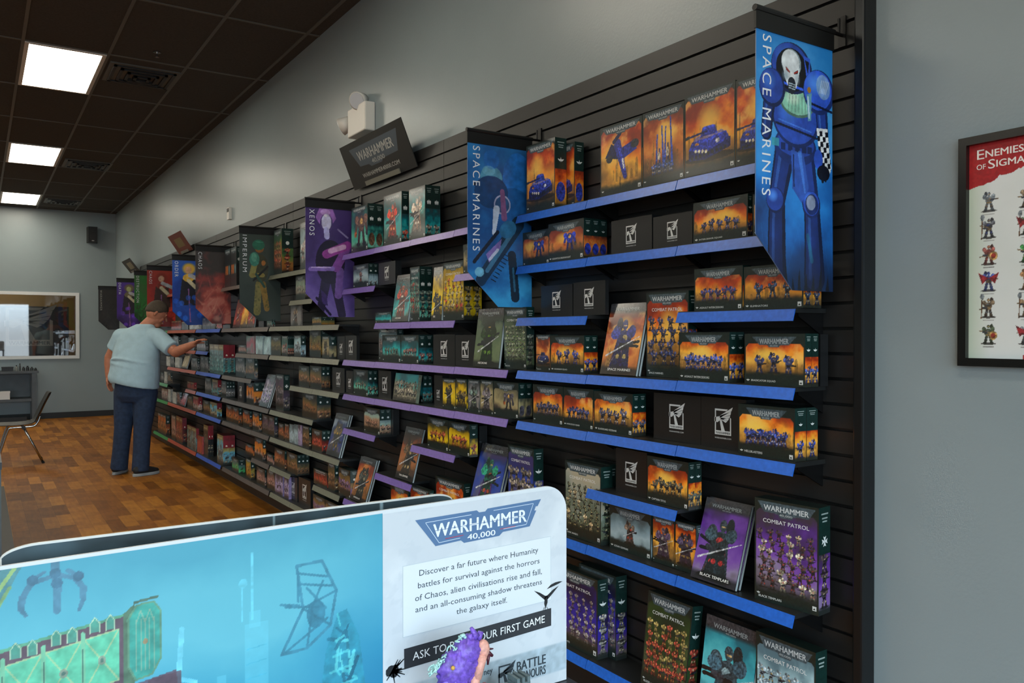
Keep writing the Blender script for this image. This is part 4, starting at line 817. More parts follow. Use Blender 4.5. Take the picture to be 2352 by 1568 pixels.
def shelf(sec, row, c, y0, y1, b0, b1, z):
    ncol = {0: 'right', 1: 'second', 2: 'third', 3: 'fourth'}[c]
    t = empty('wall_shelf', (X_SLAT, (y0 + y1)/2, z), 'wall shelf in row %s, %s column from the right, %s' % (NUM[row], ORD[c + 1], BAY[sec]), 'shelf', 'shelves of the ' + BAY[sec])
    ym = (y0 + y1)/2
    mb = MB(); mb.box((X_LIP + .004 - X_SLAT, b0 - ym, -.014), (-.001, b1 - ym, 0), (.1, .1, .1)); o = mb.build('shelf_board', M['shelf'], t)
    mb = MB(); z1 = -.003; z0 = -.038; xa = X_LIP - X_SLAT + .002; xb = xa - .012
    v = [(xa, y0 - ym, z1), (xa, y1 - ym, z1), (xb, y1 - ym, z0), (xb, y0 - ym, z0), (xa + .003, y0 - ym, z1), (xa + .003, y1 - ym, z1), (xb + .003, y1 - ym, z0 - .001), (xb + .003, y0 - ym, z0 - .001)]
    mb.add(v, [(0, 3, 2, 1), (4, 5, 6, 7), (0, 1, 5, 4), (3, 7, 6, 2), (0, 4, 7, 3), (1, 2, 6, 5)], (.2, .2, .2))
    for yy in (y0 - ym, y1 - ym):
        s_ = .004 if yy < 0 else -.004
    mb.build('ticket_strip', SM[sec], t)
    for yy in (b0 - ym + .012, b1 - ym - .012):
        mb = MB(); w = .0025; P = [(-.0005, -.014), (-.0005, -.085), (-.03, -.07), (X_LIP - X_SLAT + .03, -.024), (X_LIP - X_SLAT + .03, -.014)]
        mb.slab(P, lambda a, b: (a, yy - w, b), lambda a, b: (a, yy + w, b), '#151515'); mb.build('bracket', M['bracket'], t)
for s_ in SHELVES: shelf(*s_)

# ------------------------------------------------------------------ boxed games, rulebooks and filler blocks
def scene_art(cv, key, x0, y0, x1, y1, mask):
    pal, style, sc, desc, title, glow = ART[key]
    keep = cv.C.copy(); w = x1 - x0; h = y1 - y0
    cv.ramp(pal, y0, y1, .45, 2.6 / max(w, .05))
    if pal in (FIRE, FIREB, EMBER):
        cl = cv.fbm(3.4/max(w, .05), 5, 14); cv.put(np.clip((cl - .5)*5, 0, 1)*np.clip((cv.Y - y0 - h*.45)/(h*.3), 0, 1), '#6c2414', .62); cv.put(np.clip((.44 - cl)*6, 0, 1)*np.clip((cv.Y - y0 - h*.3)/(h*.2), 0, 1), '#ffd070', .7)
    if glow: cv.ell(x0 + w*cv.rng.uniform(.3, .6), y0 + h*.66, w*.3, h*.26, '#ffd860', a=.8, soft=1.0)
    if pal in (FIRE, FIREB, EMBER): cv.ruins(y0 + h*.12, h*.55, '#8a6834', 10, .5)
    if sc and sc[0] in ('line', 'army', 'tank', 'pods', 'walker'):
        g = np.clip((y0 + h*.20 - cv.Y)/(h*.14) + (cv.fbm(40, 3, 5) - .5)*1.2, 0, 1); cv.put(g, np.clip(hx(pal[0])*.5, 0, 1), .75)
    k = sc[0] if sc else ''
    if k == 'line':
        n = sc[1]
        for i in range(n): cv.trooper(x0 + w*(.12 + .76*(i + .5)/n), y0 + h*(.05 + .05*(i % 2)), h*(.62 if n < 5 else .52)*cv.rng.uniform(.9, 1.1), sc[2], sc[3], k=i)
    elif k == 'army': cv.army(x0 + w*.02, x1 - w*.02, y0 + h*.05, y0 + h*.78, sc[1], sc[2], sc[3], sc[4], sc[5] if len(sc) > 5 else None)
    elif k == 'hero': cv.hero(x0 + w*.5, y0 + h*.05, min(h*.78, w*1.15), sc[1], sc[2], sc[3])
    elif k == 'tank': cv.tank(x0 + w*.5, y0 + h*.12, min(w*.86, h*1.1), sc[1])
    elif k == 'flyer': cv.flyer(x0 + w*.5, y0 + h*.5, w*.8, sc[1])
    elif k == 'pods': cv.pods(x0 + w*.5, y0 + h*.1, min(w*.9, h*.5), sc[1])
    elif k == 'walker': cv.walker(x0 + w*.62, y0 + h*.06, h*.86, sc[1])
    elif k == 'windows':
        for i in range(3): cv.put(cv.rect(x0 + w*(.1 + .28*i), y0 + h*.28, x0 + w*(.32 + .28*i), y0 + h*.55), ('#b86428', '#c07030', '#5c7c80')[i], .9, .4)
    elif k == 'abs':
        cv.put((cv.fbm(30, 4, 21) > .58), np.clip(hx(pal[2])*1.2, 0, 1), .4); cv.seg(x0 + w*.2, y0, x0 + w*.75, y1, w*.09, np.clip(hx(pal[3])*1.3, 0, 1), .35)
    m = mask[..., None]; cv.C = keep*(1 - m) + cv.C*m
FRAME = '#13221f'; SLATE = '#42525a'
def paint_front(key, w, h, dens, seed):
    style = ART[key][1]; cv = Cv(w, h, dens, seed, FRAME if style in ('40k', 'cp') else '#1b1d20')
    cv.put(np.ones(cv.X.shape), cv.C[0, 0], 1, .25)
    port = h > w * .98
    if style == 'black': cv.put(np.ones(cv.X.shape), '#121416', 1, .15); return cv
    if style == 'plain': scene_art(cv, key, 0, 0, w, h, np.ones(cv.X.shape)); return cv
    if style == 'book':
        m = np.clip((h*.90 - cv.Y)/(h*.06), 0, 1); scene_art(cv, key, 0, 0, w, h*.92, m)
        cv.put(np.clip((cv.Y - h*.86)/(h*.05), 0, 1), '#3a3c42', .95, .3); cv.put(np.clip((h*.13 - cv.Y)/(h*.06), 0, 1), '#17181a', .8); return cv
    if style == 'aos':
        scene_art(cv, key, 0, 0, w, h, np.ones(cv.X.shape)); cv.put(cv.rect(0, h*.82, w, h), '#7a6a44', .8, .3); return cv
    if style == 'cp': b, t, cut = .10*h, .90*h, .05*w
    elif port: b, t, cut = .085*h, .93*h, .04*w
    else: b, t, cut = .19*h, .80*h, .05*w
    mx = .025*w; m = cv.pm([(mx, b), (w - mx, b), (w - mx, t - cut), (w - mx - cut, t), (mx + cut, t), (mx, t - cut)])
    m2 = m*np.clip((cv.Y - b)/(h*.07) + (cv.fbm(60, 3, 2) - .5), 0, 1)
    scene_art(cv, key, mx, b*.9, w - mx, t, m2)
    q = (lambda a, c: (a*w, c*h))
    if style == 'cp' or port: P = [q(.05, .975), q(.95, .975), q(.85, .875), q(.62, .872), q(.6, .845), q(.4, .845), q(.38, .872), q(.15, .875)]
    else: P = [q(.13, .945), q(.87, .945), q(.74, .775), q(.6, .77), q(.58, .73), q(.42, .73), q(.4, .77), q(.26, .775)]
    cv.poly(P, SLATE, 1, .3); return cv
def paint_side(key, d, h, dens, seed):
    pal, style, sc, *_ = ART[key]; cv = Cv(d, h, dens, seed + 5, FRAME)
    if style in ('plain', 'book', 'black'): cv.put(np.ones(cv.X.shape), '#16181a' if style == 'black' else np.clip(hx(pal[2])*.9, 0, 1), 1, .2); return cv
    top = .56*h
    cv.ramp(pal, 0, top*1.05, .35, 2.2/d); 
    if sc and len(sc) > 2:
        c = sc[2] if sc[0] == 'line' else (sc[3] if sc[0] == 'army' else sc[1])
        for i in range(3 if sc[0] == 'army' else 1): cv.trooper(d*.5, h*(.06 + .16*i), h*(.34 if sc[0] == 'line' else .2), c, '#c8b890', k=i)
    elif sc and len(sc) == 2: cv.ell(d*.5, h*.24, d*.4, h*.14, sc[1])
    cv.put(np.clip((h*.08 - cv.Y)/(h*.04), 0, 1), '#1c2422', .9)
    cv.put((cv.Y > top), '#7c1220' if style == 'aos' else '#0f2c28', 1, .2); return cv
def wing(mb, P, cx, cy, r, col='#dfe6e4', v=0):
    q = lambda pts: mb.flat([(cx + a*r, cy + b*r) for a, b in pts], P, col)
    if v == 0:
        q([(0, -.5), (.12, 0), (.12, .45), (0, .9), (-.12, .45), (-.12, 0)])
        for s_ in (-1, 1): q([(s_*.12, .3), (s_*1, .42), (s_*.85, .18), (s_*.6, -.05), (s_*.3, -.25), (s_*.12, -.1)][::s_])
    elif v == 1:
        for s_ in range(4):
            c, n = math.cos(s_*PI/2), math.sin(s_*PI/2); q([(c*a - n*b, n*a + c*b) for a, b in ((.08, 0), (.45, .9), (0, .7), (-.45, .9), (-.08, 0))])
    elif v == 2: q([(math.cos(t)*.75, math.sin(t)*.75) for t in [i*PI/6 for i in range(12)]])
    elif v == 3:
        for s_ in (-1, 0, 1): q([(s_*.5 - .1, -.8), (s_*.5 + .1, -.8), (s_*.5 + .3, .1), (s_*.5, .9 - abs(s_)*.3), (s_*.5 - .3, .1)])
_bm = {}
def carton(key, w, h, d, dens, seed):
    k = (key, w, h, d)
    if k in _bm: return _bm[k]
    pal, style, sc, desc, title, glow = ART[key]; mb = MB(); port = h > w*.98
    body = lin(hx({'book': '#16181b', 'black': '#101214', 'plain': '#2a2c2c', 'aos': '#4c1014'}.get(style, '#10201d')))
    mb.box((-w/2, 0, 0), (w/2, d, h), body, skip=('-y', '+x'))
    cv = paint_front(key, w, h, dens, seed); mb.grid(cv, lambda X, Y: np.stack([X - w/2, X*0, Y], -1))
    P = lambda a, b: (a - w/2, -.0007, b); S = lambda a, b: (w/2 + .0006, a, b)
    if style == 'book':
        e = d*.16; pg = lin(hx('#a9b4b6'))
        mb.add([(w/2, 0, 0), (w/2, e, 0), (w/2, e, h), (w/2, 0, h)], [(0, 1, 2, 3)], body); mb.add([(w/2, d - e, 0), (w/2, d, 0), (w/2, d, h), (w/2, d - e, h)], [(0, 1, 2, 3)], body)
        mb.add([(w/2 - .001, e, 0), (w/2 - .001, d - e, 0), (w/2 - .001, d - e, h), (w/2 - .001, e, h)], [(0, 1, 2, 3)], pg)
        if sc[0] != 'abs':
            mb.text('WARHAMMER', P, .16*w, .895*h, .66*w, .045*h, '#8f989b'); mb.text('40,000', P, .40*w, .868*h, .2*w, .017*h, '#8f989b')
        if title: mb.text(title, P, .2*w, .055*h, min(.64*w, .05*w*len(title)), .034*h, '#e6e6e2')
    else:
        sd = paint_side(key, d, h, max(dens, 3.2/max(d, .01)) if dens > 200 else max(dens, 5/d), seed); mb.grid(sd, lambda X, Y: np.stack([X*0 + w/2, X, Y], -1))
        if style == 'black':
            ew = min(.36*w, .42*h); emblem(mb, P, w*.5 - ew/2, .27*h, ew, ew*1.22, '#cfd3d3'); mb.text('WARHAMMER.COM', P, w*.5 - ew/2, .19*h, ew, .03*h, '#b8bcbc')
        if style in ('40k', 'cp'):
            if style == 'cp' or port:
                mb.text('WARHAMMER', P, .15*w, .895*h, .70*w, .052*h, '#c3cbcd'); mb.text('40,000', P, .40*w, .856*h, .2*w, .022*h, '#aab3b5')
                if style == 'cp': mb.text('COMBAT PATROL', P, .14*w, .775*h, .72*w, .038*h, '#dfe4e4', heavy=False)
            else:
                mb.text('WARHAMMER', P, .26*w, .80*h, .48*w, .10*h, '#aab5b9'); mb.text('40,000', P, .435*w, .74*h, .13*w, .042*h, '#9aa5a9')
            if dens > 200:
                if title: mb.text(title, P, .12*w if not port else .07*w, .055*h if not port else .035*h, min(.6, .022*len(title)+.06)*w, (.042 if not port else .022)*h, '#cdd3d2')
                wing(mb, P, .065*w, (.075 if not port else .07)*h, .03*w, '#d5dad9')
                es = .06*w; mb.flat([(w*.91, .04*h), (w*.91 + es, .04*h), (w*.91 + es, .04*h + es), (w*.91, .04*h + es)], P, '#c9cfce'); mb.flat([(w*.918, .04*h + es*.2), (w*.91 + es*.5, .04*h + es*.65), (w*.91 + es*.8, .04*h + es*.2)], lambda a, b: (a - w/2, -.0010, b), '#14201e')
            c = '#dfe6e4'; r = min(d*.36, h*.055); v = {'x': 3, 'i': 2, 'c': 1}.get(key[0], 0) if key[1] == '_' else (1 if key in ('cp_bt',) else 0)
            if 'eld' in key: v = 3
            if d > .018: wing(mb, S, d/2, h*.68, r, c, v)
            for q, ww in ((.93, .3), (.89, .24), (.86, .2)): mb.flat([(d/2 - d*ww, h*q), (d/2 + d*ww, h*q), (d/2 + d*ww, h*q + h*.014), (d/2 - d*ww, h*q + h*.014)], S, '#8fa09d')
        if style == 'aos':
            for q in (.62,): mb.flat([(d*.4, h*q), (d*.75, h*q), (d*.7, h*q + h*.05), (d*.45, h*q + h*.06)], S, '#d8c8b8')
            mb.text('WARHAMMER', P, .12*w, .86*h, .76*w, .07*h, '#cdbf9c')
    _bm[k] = mb.mesh('game_box', M['cover'] if style == 'book' else M['print']); return _bm[k]
rows = {}
for it in ITEMS: rows.setdefault((it[0], it[1]), []).append(it)
seed = 100
for (sec, row), its in rows.items():
    its.sort(key=lambda i: -(i[3]) - .25*(i[2] - 2.0))
    for k, (sec, row, x, y, z, w, h, d, n, art, lean, rot) in enumerate(its):
        seed += 7
        dens = 470 if y < 3.05 else (290 if y < 5.3 else (150 if y < 7 else 95))
        me = carton(art, w, h, d, dens, seed)
        style = ART[art][1]; desc = ART[art][3]
        where = '%s from left in row %s, %s' % (ORD[k + 1], NUM[row], BAY[sec])
        name, cat = ('rulebook', 'book') if style == 'book' else (('filler_block', 'display block') if style == 'black' else ('game_box', 'box'))
        grp = 'stock on row %s of the %s' % (NUM[row], BAY[sec])
        L = math.radians(lean); jr = random.Random(seed)
        for i in range(n):
            o = bpy.data.objects.new(name, me); COL.objects.link(o)
            dy = jr.uniform(-.002, .002) if i else 0; dx = i*(d + .0006)
            if lean:
                o.location = (x + dx*math.cos(L), y + dy, z + .0004 + d*math.sin(L) - 0*dx)
                if i: o.location = (x + dx/math.cos(L), y + dy, z + .0004 + d*math.sin(L))
            else: o.location = (x + dx, y + dy, z + .0003)
            o.rotation_euler = (-L, 0, -PI/2 + math.radians(rot))
            lb = desc + ', ' + where
            if i: lb = '%s copy behind the %s %s, %s' % (ORD[i + 1], 'book' if style == 'book' else 'box', ORD[k + 1] + ' from left', 'row %s, %s' % (NUM[row], BAY[sec]))
            elif n > 1: lb = 'front ' + desc + ', ' + where
            wl = lb.split()
            if len(lb.split()) > 16: lb = lb.replace(' in row ', ', row ')
            if len(lb.split()) > 16: lb = lb.replace(' from left', ' along')
            tag(o, lb, cat, grp)

# ------------------------------------------------------------------ hanging banners (cloth sheets square to the shelf wall)
def art_knight(cv, pal, main, trim, pale, cloth=None, big=1.0):
    """generic armoured knight: dark legs, big shoulder guards, pale helmet, checkered vambrace"""
    w, h = cv.w, cv.h; cv.ramp(pal, 0, h, .35, 9)
    for i in range(18): cv.seg(cv.rng.random()*w, cv.rng.random()*h, cv.rng.random()*w, cv.rng.random()*h, .0018, pal[-1], .35)
    c = lambda v, col=main: np.clip(hx(col)*v, 0, 1)
    X = lambda a: a*w; Y = lambda a: a*h
    hi = np.clip(hx(main)*.5 + hx('#5ca4ec')*.7, 0, 1)
    def limb(x0, y0, x1, y1, w0, w1, k):
        cv.seg(X(x0), Y(y0), X(x1), Y(y1), X(w0), c(k*.55), w1=X(w1)); cv.seg(X(x0 - w0*.05), Y(y0), X(x1 - w1*.05), Y(y1), X(w0*.72), c(k), w1=X(w1*.72)); cv.seg(X(x0 - w0*.2), Y(y0), X(x1 - w1*.2), Y(y1), X(w0*.16), hi, .55*k, w1=X(w1*.14))
    def plate(x, y, rx, ry, k, ang=0, light=.8):
        cv.ell(X(x), Y(y), X(rx), Y(ry), c(k*.5), ang); cv.ell(X(x - rx*.06), Y(y + ry*.08), X(rx*.9), Y(ry*.88), c(k), ang); cv.ell(X(x - rx*.28), Y(y + ry*.35), X(rx*.6), Y(ry*.55), hi, a=light, soft=1)
    limb(.36, .53, .26, .33, .25, .20, .62); limb(.27, .34, .27, .06, .20, .25, .50)
    limb(.62, .53, .70, .34, .25, .22, .80); limb(.71, .35, .76, .05, .20, .26, .58)
    plate(.25, .345, .115, .05, .8); plate(.71, .345, .115, .055, 1.0); cv.ell(X(.71), Y(.345), X(.085), Y(.042), c(.55)); cv.ell(X(.70), Y(.352), X(.06), Y(.030), pale, a=.55)
    cv.put(np.clip((Y(.20) - cv.Y)/(h*.16), 0, 1), '#10182c', .65); cv.seg(X(.66), Y(.22), X(.72), Y(.12), X(.04), '#208098', .5)
    for i in range(7): x = .36 + .09*i; cv.poly([(X(x), Y(.0)), (X(x + .05), Y(.0)), (X(x + .03), Y(cv.rng.uniform(.05, .13)))], '#141a26')
    cv.ell(X(.50), Y(.565), X(.27), Y(.075), c(.55)); cv.ell(X(.5), Y(.575), X(.24), Y(.05), c(.85))
    for x in (.34, .43, .52, .61, .68): cv.put(cv.rect(X(x - .03), Y(.545), X(x + .03), Y(.572)), c(.42), .9, .3)
    cv.poly([(X(.44), Y(.55)), (X(.60), Y(.54)), (X(.67), Y(.41)), (X(.58), Y(.345)), (X(.46), Y(.40))], cloth or c(.85)); cv.seg(X(.55), Y(.54), X(.62), Y(.39), X(.05), hi, .5, w1=X(.02)); cv.seg(X(.47), Y(.53), X(.48), Y(.41), X(.018), c(.4), .8)
    cv.ell(X(.51), Y(.685), X(.31), Y(.125), c(.5)); cv.ell(X(.50), Y(.69), X(.285), Y(.115), c(.92)); cv.ell(X(.40), Y(.71), X(.15), Y(.08), hi, a=.5, soft=1)
    cv.ell(X(.52), Y(.735), X(.22), Y(.055), np.clip(hx(trim)*.6, 0, 1)); cv.ell(X(.52), Y(.738), X(.20), Y(.047), trim); cv.ell(X(.46), Y(.752), X(.11), Y(.03), '#d8ecd8', a=.8, soft=1)
    for q in range(6): cv.seg(X(.40 + .045*q), Y(.70), X(.42 + .04*q), Y(.765), X(.008), np.clip(hx(trim)*.55, 0, 1), .6)
    cv.seg(X(.25), Y(.645), X(.78), Y(.612), Y(.010), c(.3)); cv.seg(X(.28), Y(.66), X(.7), Y(.633), Y(.006), hi, .5)
    plate(.45, .868, .265, .10, .85, 0, .5); cv.ell(X(.45), Y(.862), X(.205), Y(.084), '#080b16'); cv.seg(X(.27), Y(.805), X(.66), Y(.790), Y(.014), c(1.25)); cv.seg(X(.27), Y(.80), X(.66), Y(.785), Y(.004), '#0c1426')
    cv.poly([(X(.60), Y(.93)), (X(.69), Y(.925)), (X(.69), Y(.82)), (X(.655), Y(.81))], c(1.1)); cv.poly([(X(.615), Y(.915)), (X(.675), Y(.91)), (X(.66), Y(.86))], '#0a0d18')
    cv.ell(X(.44), Y(.888), X(.128), Y(.054), '#8fa4b0'); cv.ell(X(.43), Y(.892), X(.115), Y(.047), pale); cv.poly([(X(.33), Y(.885)), (X(.55), Y(.875)), (X(.53), Y(.825)), (X(.50), Y(.792)), (X(.40), Y(.795)), (X(.35), Y(.83))], pale); cv.ell(X(.36), Y(.835), X(.05), Y(.025), '#86a0b0', a=.7, soft=1); cv.ell(X(.52), Y(.83), X(.04), Y(.03), '#9cb0bc', a=.7, soft=1)
    cv.poly([(X(.365), Y(.872)), (X(.425), Y(.853)), (X(.42), Y(.847)), (X(.375), Y(.856))], '#2c1418'); cv.seg(X(.375), Y(.864), X(.418), Y(.851), Y(.004), '#c03028'); cv.poly([(X(.47), Y(.853)), (X(.53), Y(.868)), (X(.525), Y(.852)), (X(.478), Y(.846))], '#2c1418'); cv.seg(X(.475), Y(.85), X(.525), Y(.861), Y(.004), '#c03028')
    cv.seg(X(.445), Y(.845), X(.45), Y(.80), X(.035), '#f2f8fa', .9); cv.seg(X(.445), Y(.81), X(.445), Y(.79), X(.10), '#1c2430'); 
    for i in range(3): cv.seg(X(.41), Y(.808 - .009*i), X(.485), Y(.806 - .009*i), Y(.004), '#a8bcc8')
    limb(.17, .74, .13, .60, .15, .13, .6); plate(.20, .775, .16, .075, .8, 0, .5)
    limb(.84, .74, .87, .62, .17, .15, .8); plate(.81, .80, .215, .09, 1.15, .25); cv.ell(X(.87), Y(.825), X(.095), Y(.050), '#9cc4e0', .3, a=.65)
    for q in range(5): cv.seg(X(.82 + .02*q), Y(.80), X(.85 + .025*q), Y(.85), X(.012), '#dcecf4', .6)
    cv.seg(X(.64), Y(.752), X(.99), Y(.732), Y(.010), c(.3))
    cv.poly([(X(.775), Y(.655)), (X(.93), Y(.66)), (X(.985), Y(.50)), (X(.955), Y(.475)), (X(.82), Y(.52))], pale)
    for i in range(5):
        for j in range(8):
            if (i + j) % 2: x0 = .775 + .04*i + .0055*j; y0 = .645 - .021*j; cv.put(cv.pm([(X(x0), Y(y0)), (X(x0 + .04), Y(y0 + .003)), (X(x0 + .0455), Y(y0 - .018)), (X(x0 + .0055), Y(y0 - .021))])*cv.pm([(X(.775), Y(.655)), (X(.93), Y(.66)), (X(.985), Y(.50)), (X(.955), Y(.475)), (X(.82), Y(.52))]), '#0c101c', 1)
    cv.ell(X(.80), Y(.53), X(.06), Y(.04), c(1.0)); cv.ell(X(.87), Y(.478), X(.09), Y(.032), '#0c1020'); cv.seg(X(.84), Y(.47), X(.86), Y(.445), X(.035), '#10182a'); cv.seg(X(.90), Y(.47), X(.90), Y(.45), X(.03), '#10182a')
    cv.poly([(X(.64), Y(.78)), (X(.71), Y(.79)), (X(.70), Y(.68)), (X(.66), Y(.675))], '#5c9cb8'); cv.seg(X(.66), Y(.77), X(.675), Y(.69), X(.02), '#cfe4ec', .8); cv.ell(X(.675), Y(.80), X(.025), Y(.012), '#b08028')
    cv.put(cv.rect(X(.20), Y(.555), X(.29), Y(.585)), '#3ca0a8', .8, .5)
def art_guns(cv, pal):
    w, h = cv.w, cv.h; cv.ramp(pal, 0, h, .4, 10); X = lambda a: a*w; Y = lambda a: a*h
    c = lambda v: np.clip(hx('#1c5ca0')*v, 0, 1)
    cv.ell(X(.78), Y(.8), X(.24), Y(.16), c(1.2)); cv.ell(X(.7), Y(.62), X(.3), Y(.12), c(1.0)); cv.ell(X(.36), Y(.79), X(.17), Y(.07), '#4c90b0'); cv.ell(X(.36), Y(.9), X(.12), Y(.06), c(1.1))
    cv.seg(X(.1), Y(.74), X(.55), Y(.73), Y(.02), '#0c2036'); cv.ell(X(.36), Y(.70), X(.26), Y(.1), c(.7)); cv.ell(X(.32), Y(.83), X(.1), Y(.03), '#7ab8d0', a=.5)
    cv.ell(X(.53), Y(.63), X(.13), Y(.06), '#a0a8c8'); cv.ell(X(.53), Y(.63), X(.11), Y(.05), '#28507c'); cv.seg(X(.53), Y(.71), X(.56), Y(.55), X(.07), '#7c5480', w1=X(.09)); cv.seg(X(.44), Y(.6), X(.4), Y(.45), X(.1), '#b8c8dc', w1=X(.05))
    cv.seg(X(.2), Y(.16), X(.78), Y(.52), X(.16), '#16324c', w1=X(.2)); cv.seg(X(.3), Y(.22), X(.7), Y(.47), X(.06), '#5090b8', .7); cv.ell(X(.62), Y(.48), X(.14), Y(.05), '#2c6c98', .6)
    for i in range(8): cv.seg(X(.36 + .03*i), Y(.17 + .022*i), X(.43 + .03*i), Y(.155 + .022*i), Y(.006), '#081420')
    cv.seg(X(.1), Y(.27), X(.46), Y(.46), X(.05), '#0c1c30'); cv.poly([(X(.28), Y(.32)), (X(.52), Y(.42)), (X(.5), Y(.36)), (X(.33), Y(.27))], '#7c6cb0')
    cv.seg(X(.34), Y(.29), X(.46), Y(.35), X(.04), '#c8d8e8', .8); cv.ell(X(.18), Y(.21), X(.07), Y(.03), '#6cb0d0'); cv.seg(X(.68), Y(.32), X(.74), Y(.06), X(.13), '#12283c'); cv.seg(X(.7), Y(.24), X(.73), Y(.1), X(.03), '#4088b0', .6)
def art_xenos(cv, pal):
    w, h = cv.w, cv.h; cv.ramp(pal, 0, h, .5, 9); X = lambda a: a*w; Y = lambda a: a*h
    for q in ((.42, .35, .3, .06), (.58, .35, .74, .02)): cv.seg(X(q[0]), Y(q[1]), X(q[2]), Y(q[3]), X(.2), '#241c3c', w1=X(.16))
    cv.ell(X(.5), Y(.5), X(.3), Y(.2), '#1c1430'); cv.seg(X(.7), Y(.42), X(.66), Y(.2), X(.15), '#6c5098'); cv.seg(X(.82), Y(.62), X(.62), Y(.45), X(.17), '#7c4898'); cv.seg(X(.55), Y(.44), X(.1), Y(.43), Y(.04), '#8068b8'); cv.seg(X(.5), Y(.45), X(.12), Y(.445), Y(.01), '#d8c8f0', .7)
    cv.seg(X(.42), Y(.57), X(.86), Y(.66), X(.17), '#8c3c90'); cv.seg(X(.5), Y(.6), X(.78), Y(.645), X(.1), '#d8b8d8', .8); cv.seg(X(.66), Y(.8), X(.86), Y(.73), Y(.015), '#8078a8')
    cv.poly([(X(.2), Y(.9)), (X(.28), Y(.985)), (X(.55), Y(.985)), (X(.62), Y(.9)), (X(.52), Y(.83)), (X(.28), Y(.84))], '#9468b8'); cv.ell(X(.4), Y(.95), X(.1), Y(.03), '#c8a8e0', a=.6); cv.ell(X(.42), Y(.85), X(.13), Y(.085), '#4c3c78'); cv.ell(X(.42), Y(.86), X(.1), Y(.075), '#c8c8ec'); cv.seg(X(.42), Y(.79), X(.43), Y(.73), X(.11), '#a8a8dc')
    cv.ell(X(.4), Y(.92), X(.03), Y(.012), '#f0f0ff'); cv.seg(X(.22), Y(.17), X(.5), Y(.02), X(.05), '#20183c'); cv.poly([(X(.3), Y(.25)), (X(.42), Y(.2)), (X(.45), Y(.1)), (X(.34), Y(.12))], '#3c2c68')
def art_soldier(cv, pal):
    w, h = cv.w, cv.h; cv.ramp(pal, 0, h, .3, 8); X = lambda a: a*w; Y = lambda a: a*h
    cv.seg(X(.46), Y(.42), X(.42), Y(.1), X(.15), '#7c7848', w1=X(.17)); cv.seg(X(.56), Y(.42), X(.66), Y(.14), X(.15), '#8a7038', w1=X(.13)); cv.ell(X(.5), Y(.6), X(.2), Y(.16), '#3c4030'); cv.seg(X(.36), Y(.64), X(.3), Y(.52), X(.14), '#8a8850'); cv.seg(X(.3), Y(.52), X(.56), Y(.52), X(.1), '#8a8048')
    cv.ell(X(.36), Y(.7), X(.12), Y(.08), '#408878'); cv.ell(X(.35), Y(.72), X(.07), Y(.05), '#70b8a0', a=.6); cv.ell(X(.48), Y(.83), X(.11), Y(.055), '#8a5c30'); cv.ell(X(.46), Y(.865), X(.15), Y(.06), '#2c6c58'); cv.seg(X(.4), Y(.9), X(.56), Y(.895), Y(.012), '#50a084', .7); cv.seg(X(.34), Y(.46), X(.68), Y(.62), X(.05), '#181c1c'); cv.seg(X(.4), Y(.53), X(.6), Y(.39), X(.06), '#2c5048'); cv.ell(X(.58), Y(.66), X(.05), Y(.03), '#a87038')
    for i in range(26): cv.ell(X(cv.rng.uniform(.34, .7)), Y(cv.rng.uniform(.1, .5)), X(.02), Y(.01), '#4c5430', a=.5)
def art_swirl(cv, pal, accent, pale):
    w, h = cv.w, cv.h; cv.ramp(pal, 0, h, .7, 9); X = lambda a: a*w; Y = lambda a: a*h
    for i in range(26):
        x, y = cv.rng.uniform(0, .9), cv.rng.uniform(0, .5); cv.seg(X(x), Y(y), X(x + cv.rng.uniform(-.2, .3)), Y(y + cv.rng.uniform(.05, .22)), X(cv.rng.uniform(.02, .08)), accent if i % 2 else pale, .4, w1=X(.01))
    cv.ell(X(.6), Y(.07), X(.14), Y(.05), pale, a=.7, soft=1)
def art_lord(cv, pal, gold, dark, face):
    w, h = cv.w, cv.h; cv.ramp(pal, 0, h, .4, 9); X = lambda a: a*w; Y = lambda a: a*h
    cv.ell(X(.52), Y(.86), X(.24), Y(.1), gold, soft=.6); cv.poly([(X(.3), Y(.7)), (X(.75), Y(.72)), (X(.85), Y(.3)), (X(.2), Y(.3))], dark); cv.ell(X(.5), Y(.84), X(.1), Y(.055), face); cv.ell(X(.5), Y(.72), X(.18), Y(.06), gold); cv.seg(X(.55), Y(.76), X(.95), Y(.68), X(.13), '#a8acb4'); cv.seg(X(.5), Y(.68), X(.72), Y(.58), X(.12), '#c8c0a0')
    cv.seg(X(.5), Y(.55), X(.56), Y(.05), X(.035), '#8a5c98'); 
    for i in range(16): cv.ell(X(cv.rng.random()), Y(cv.rng.uniform(.05, .45)), X(.08), Y(.04), np.clip(hx(pal[1])*cv.rng.uniform(.6, 1.8), 0, 1), a=.6)
BX0, BX1 = 1.775, 2.108
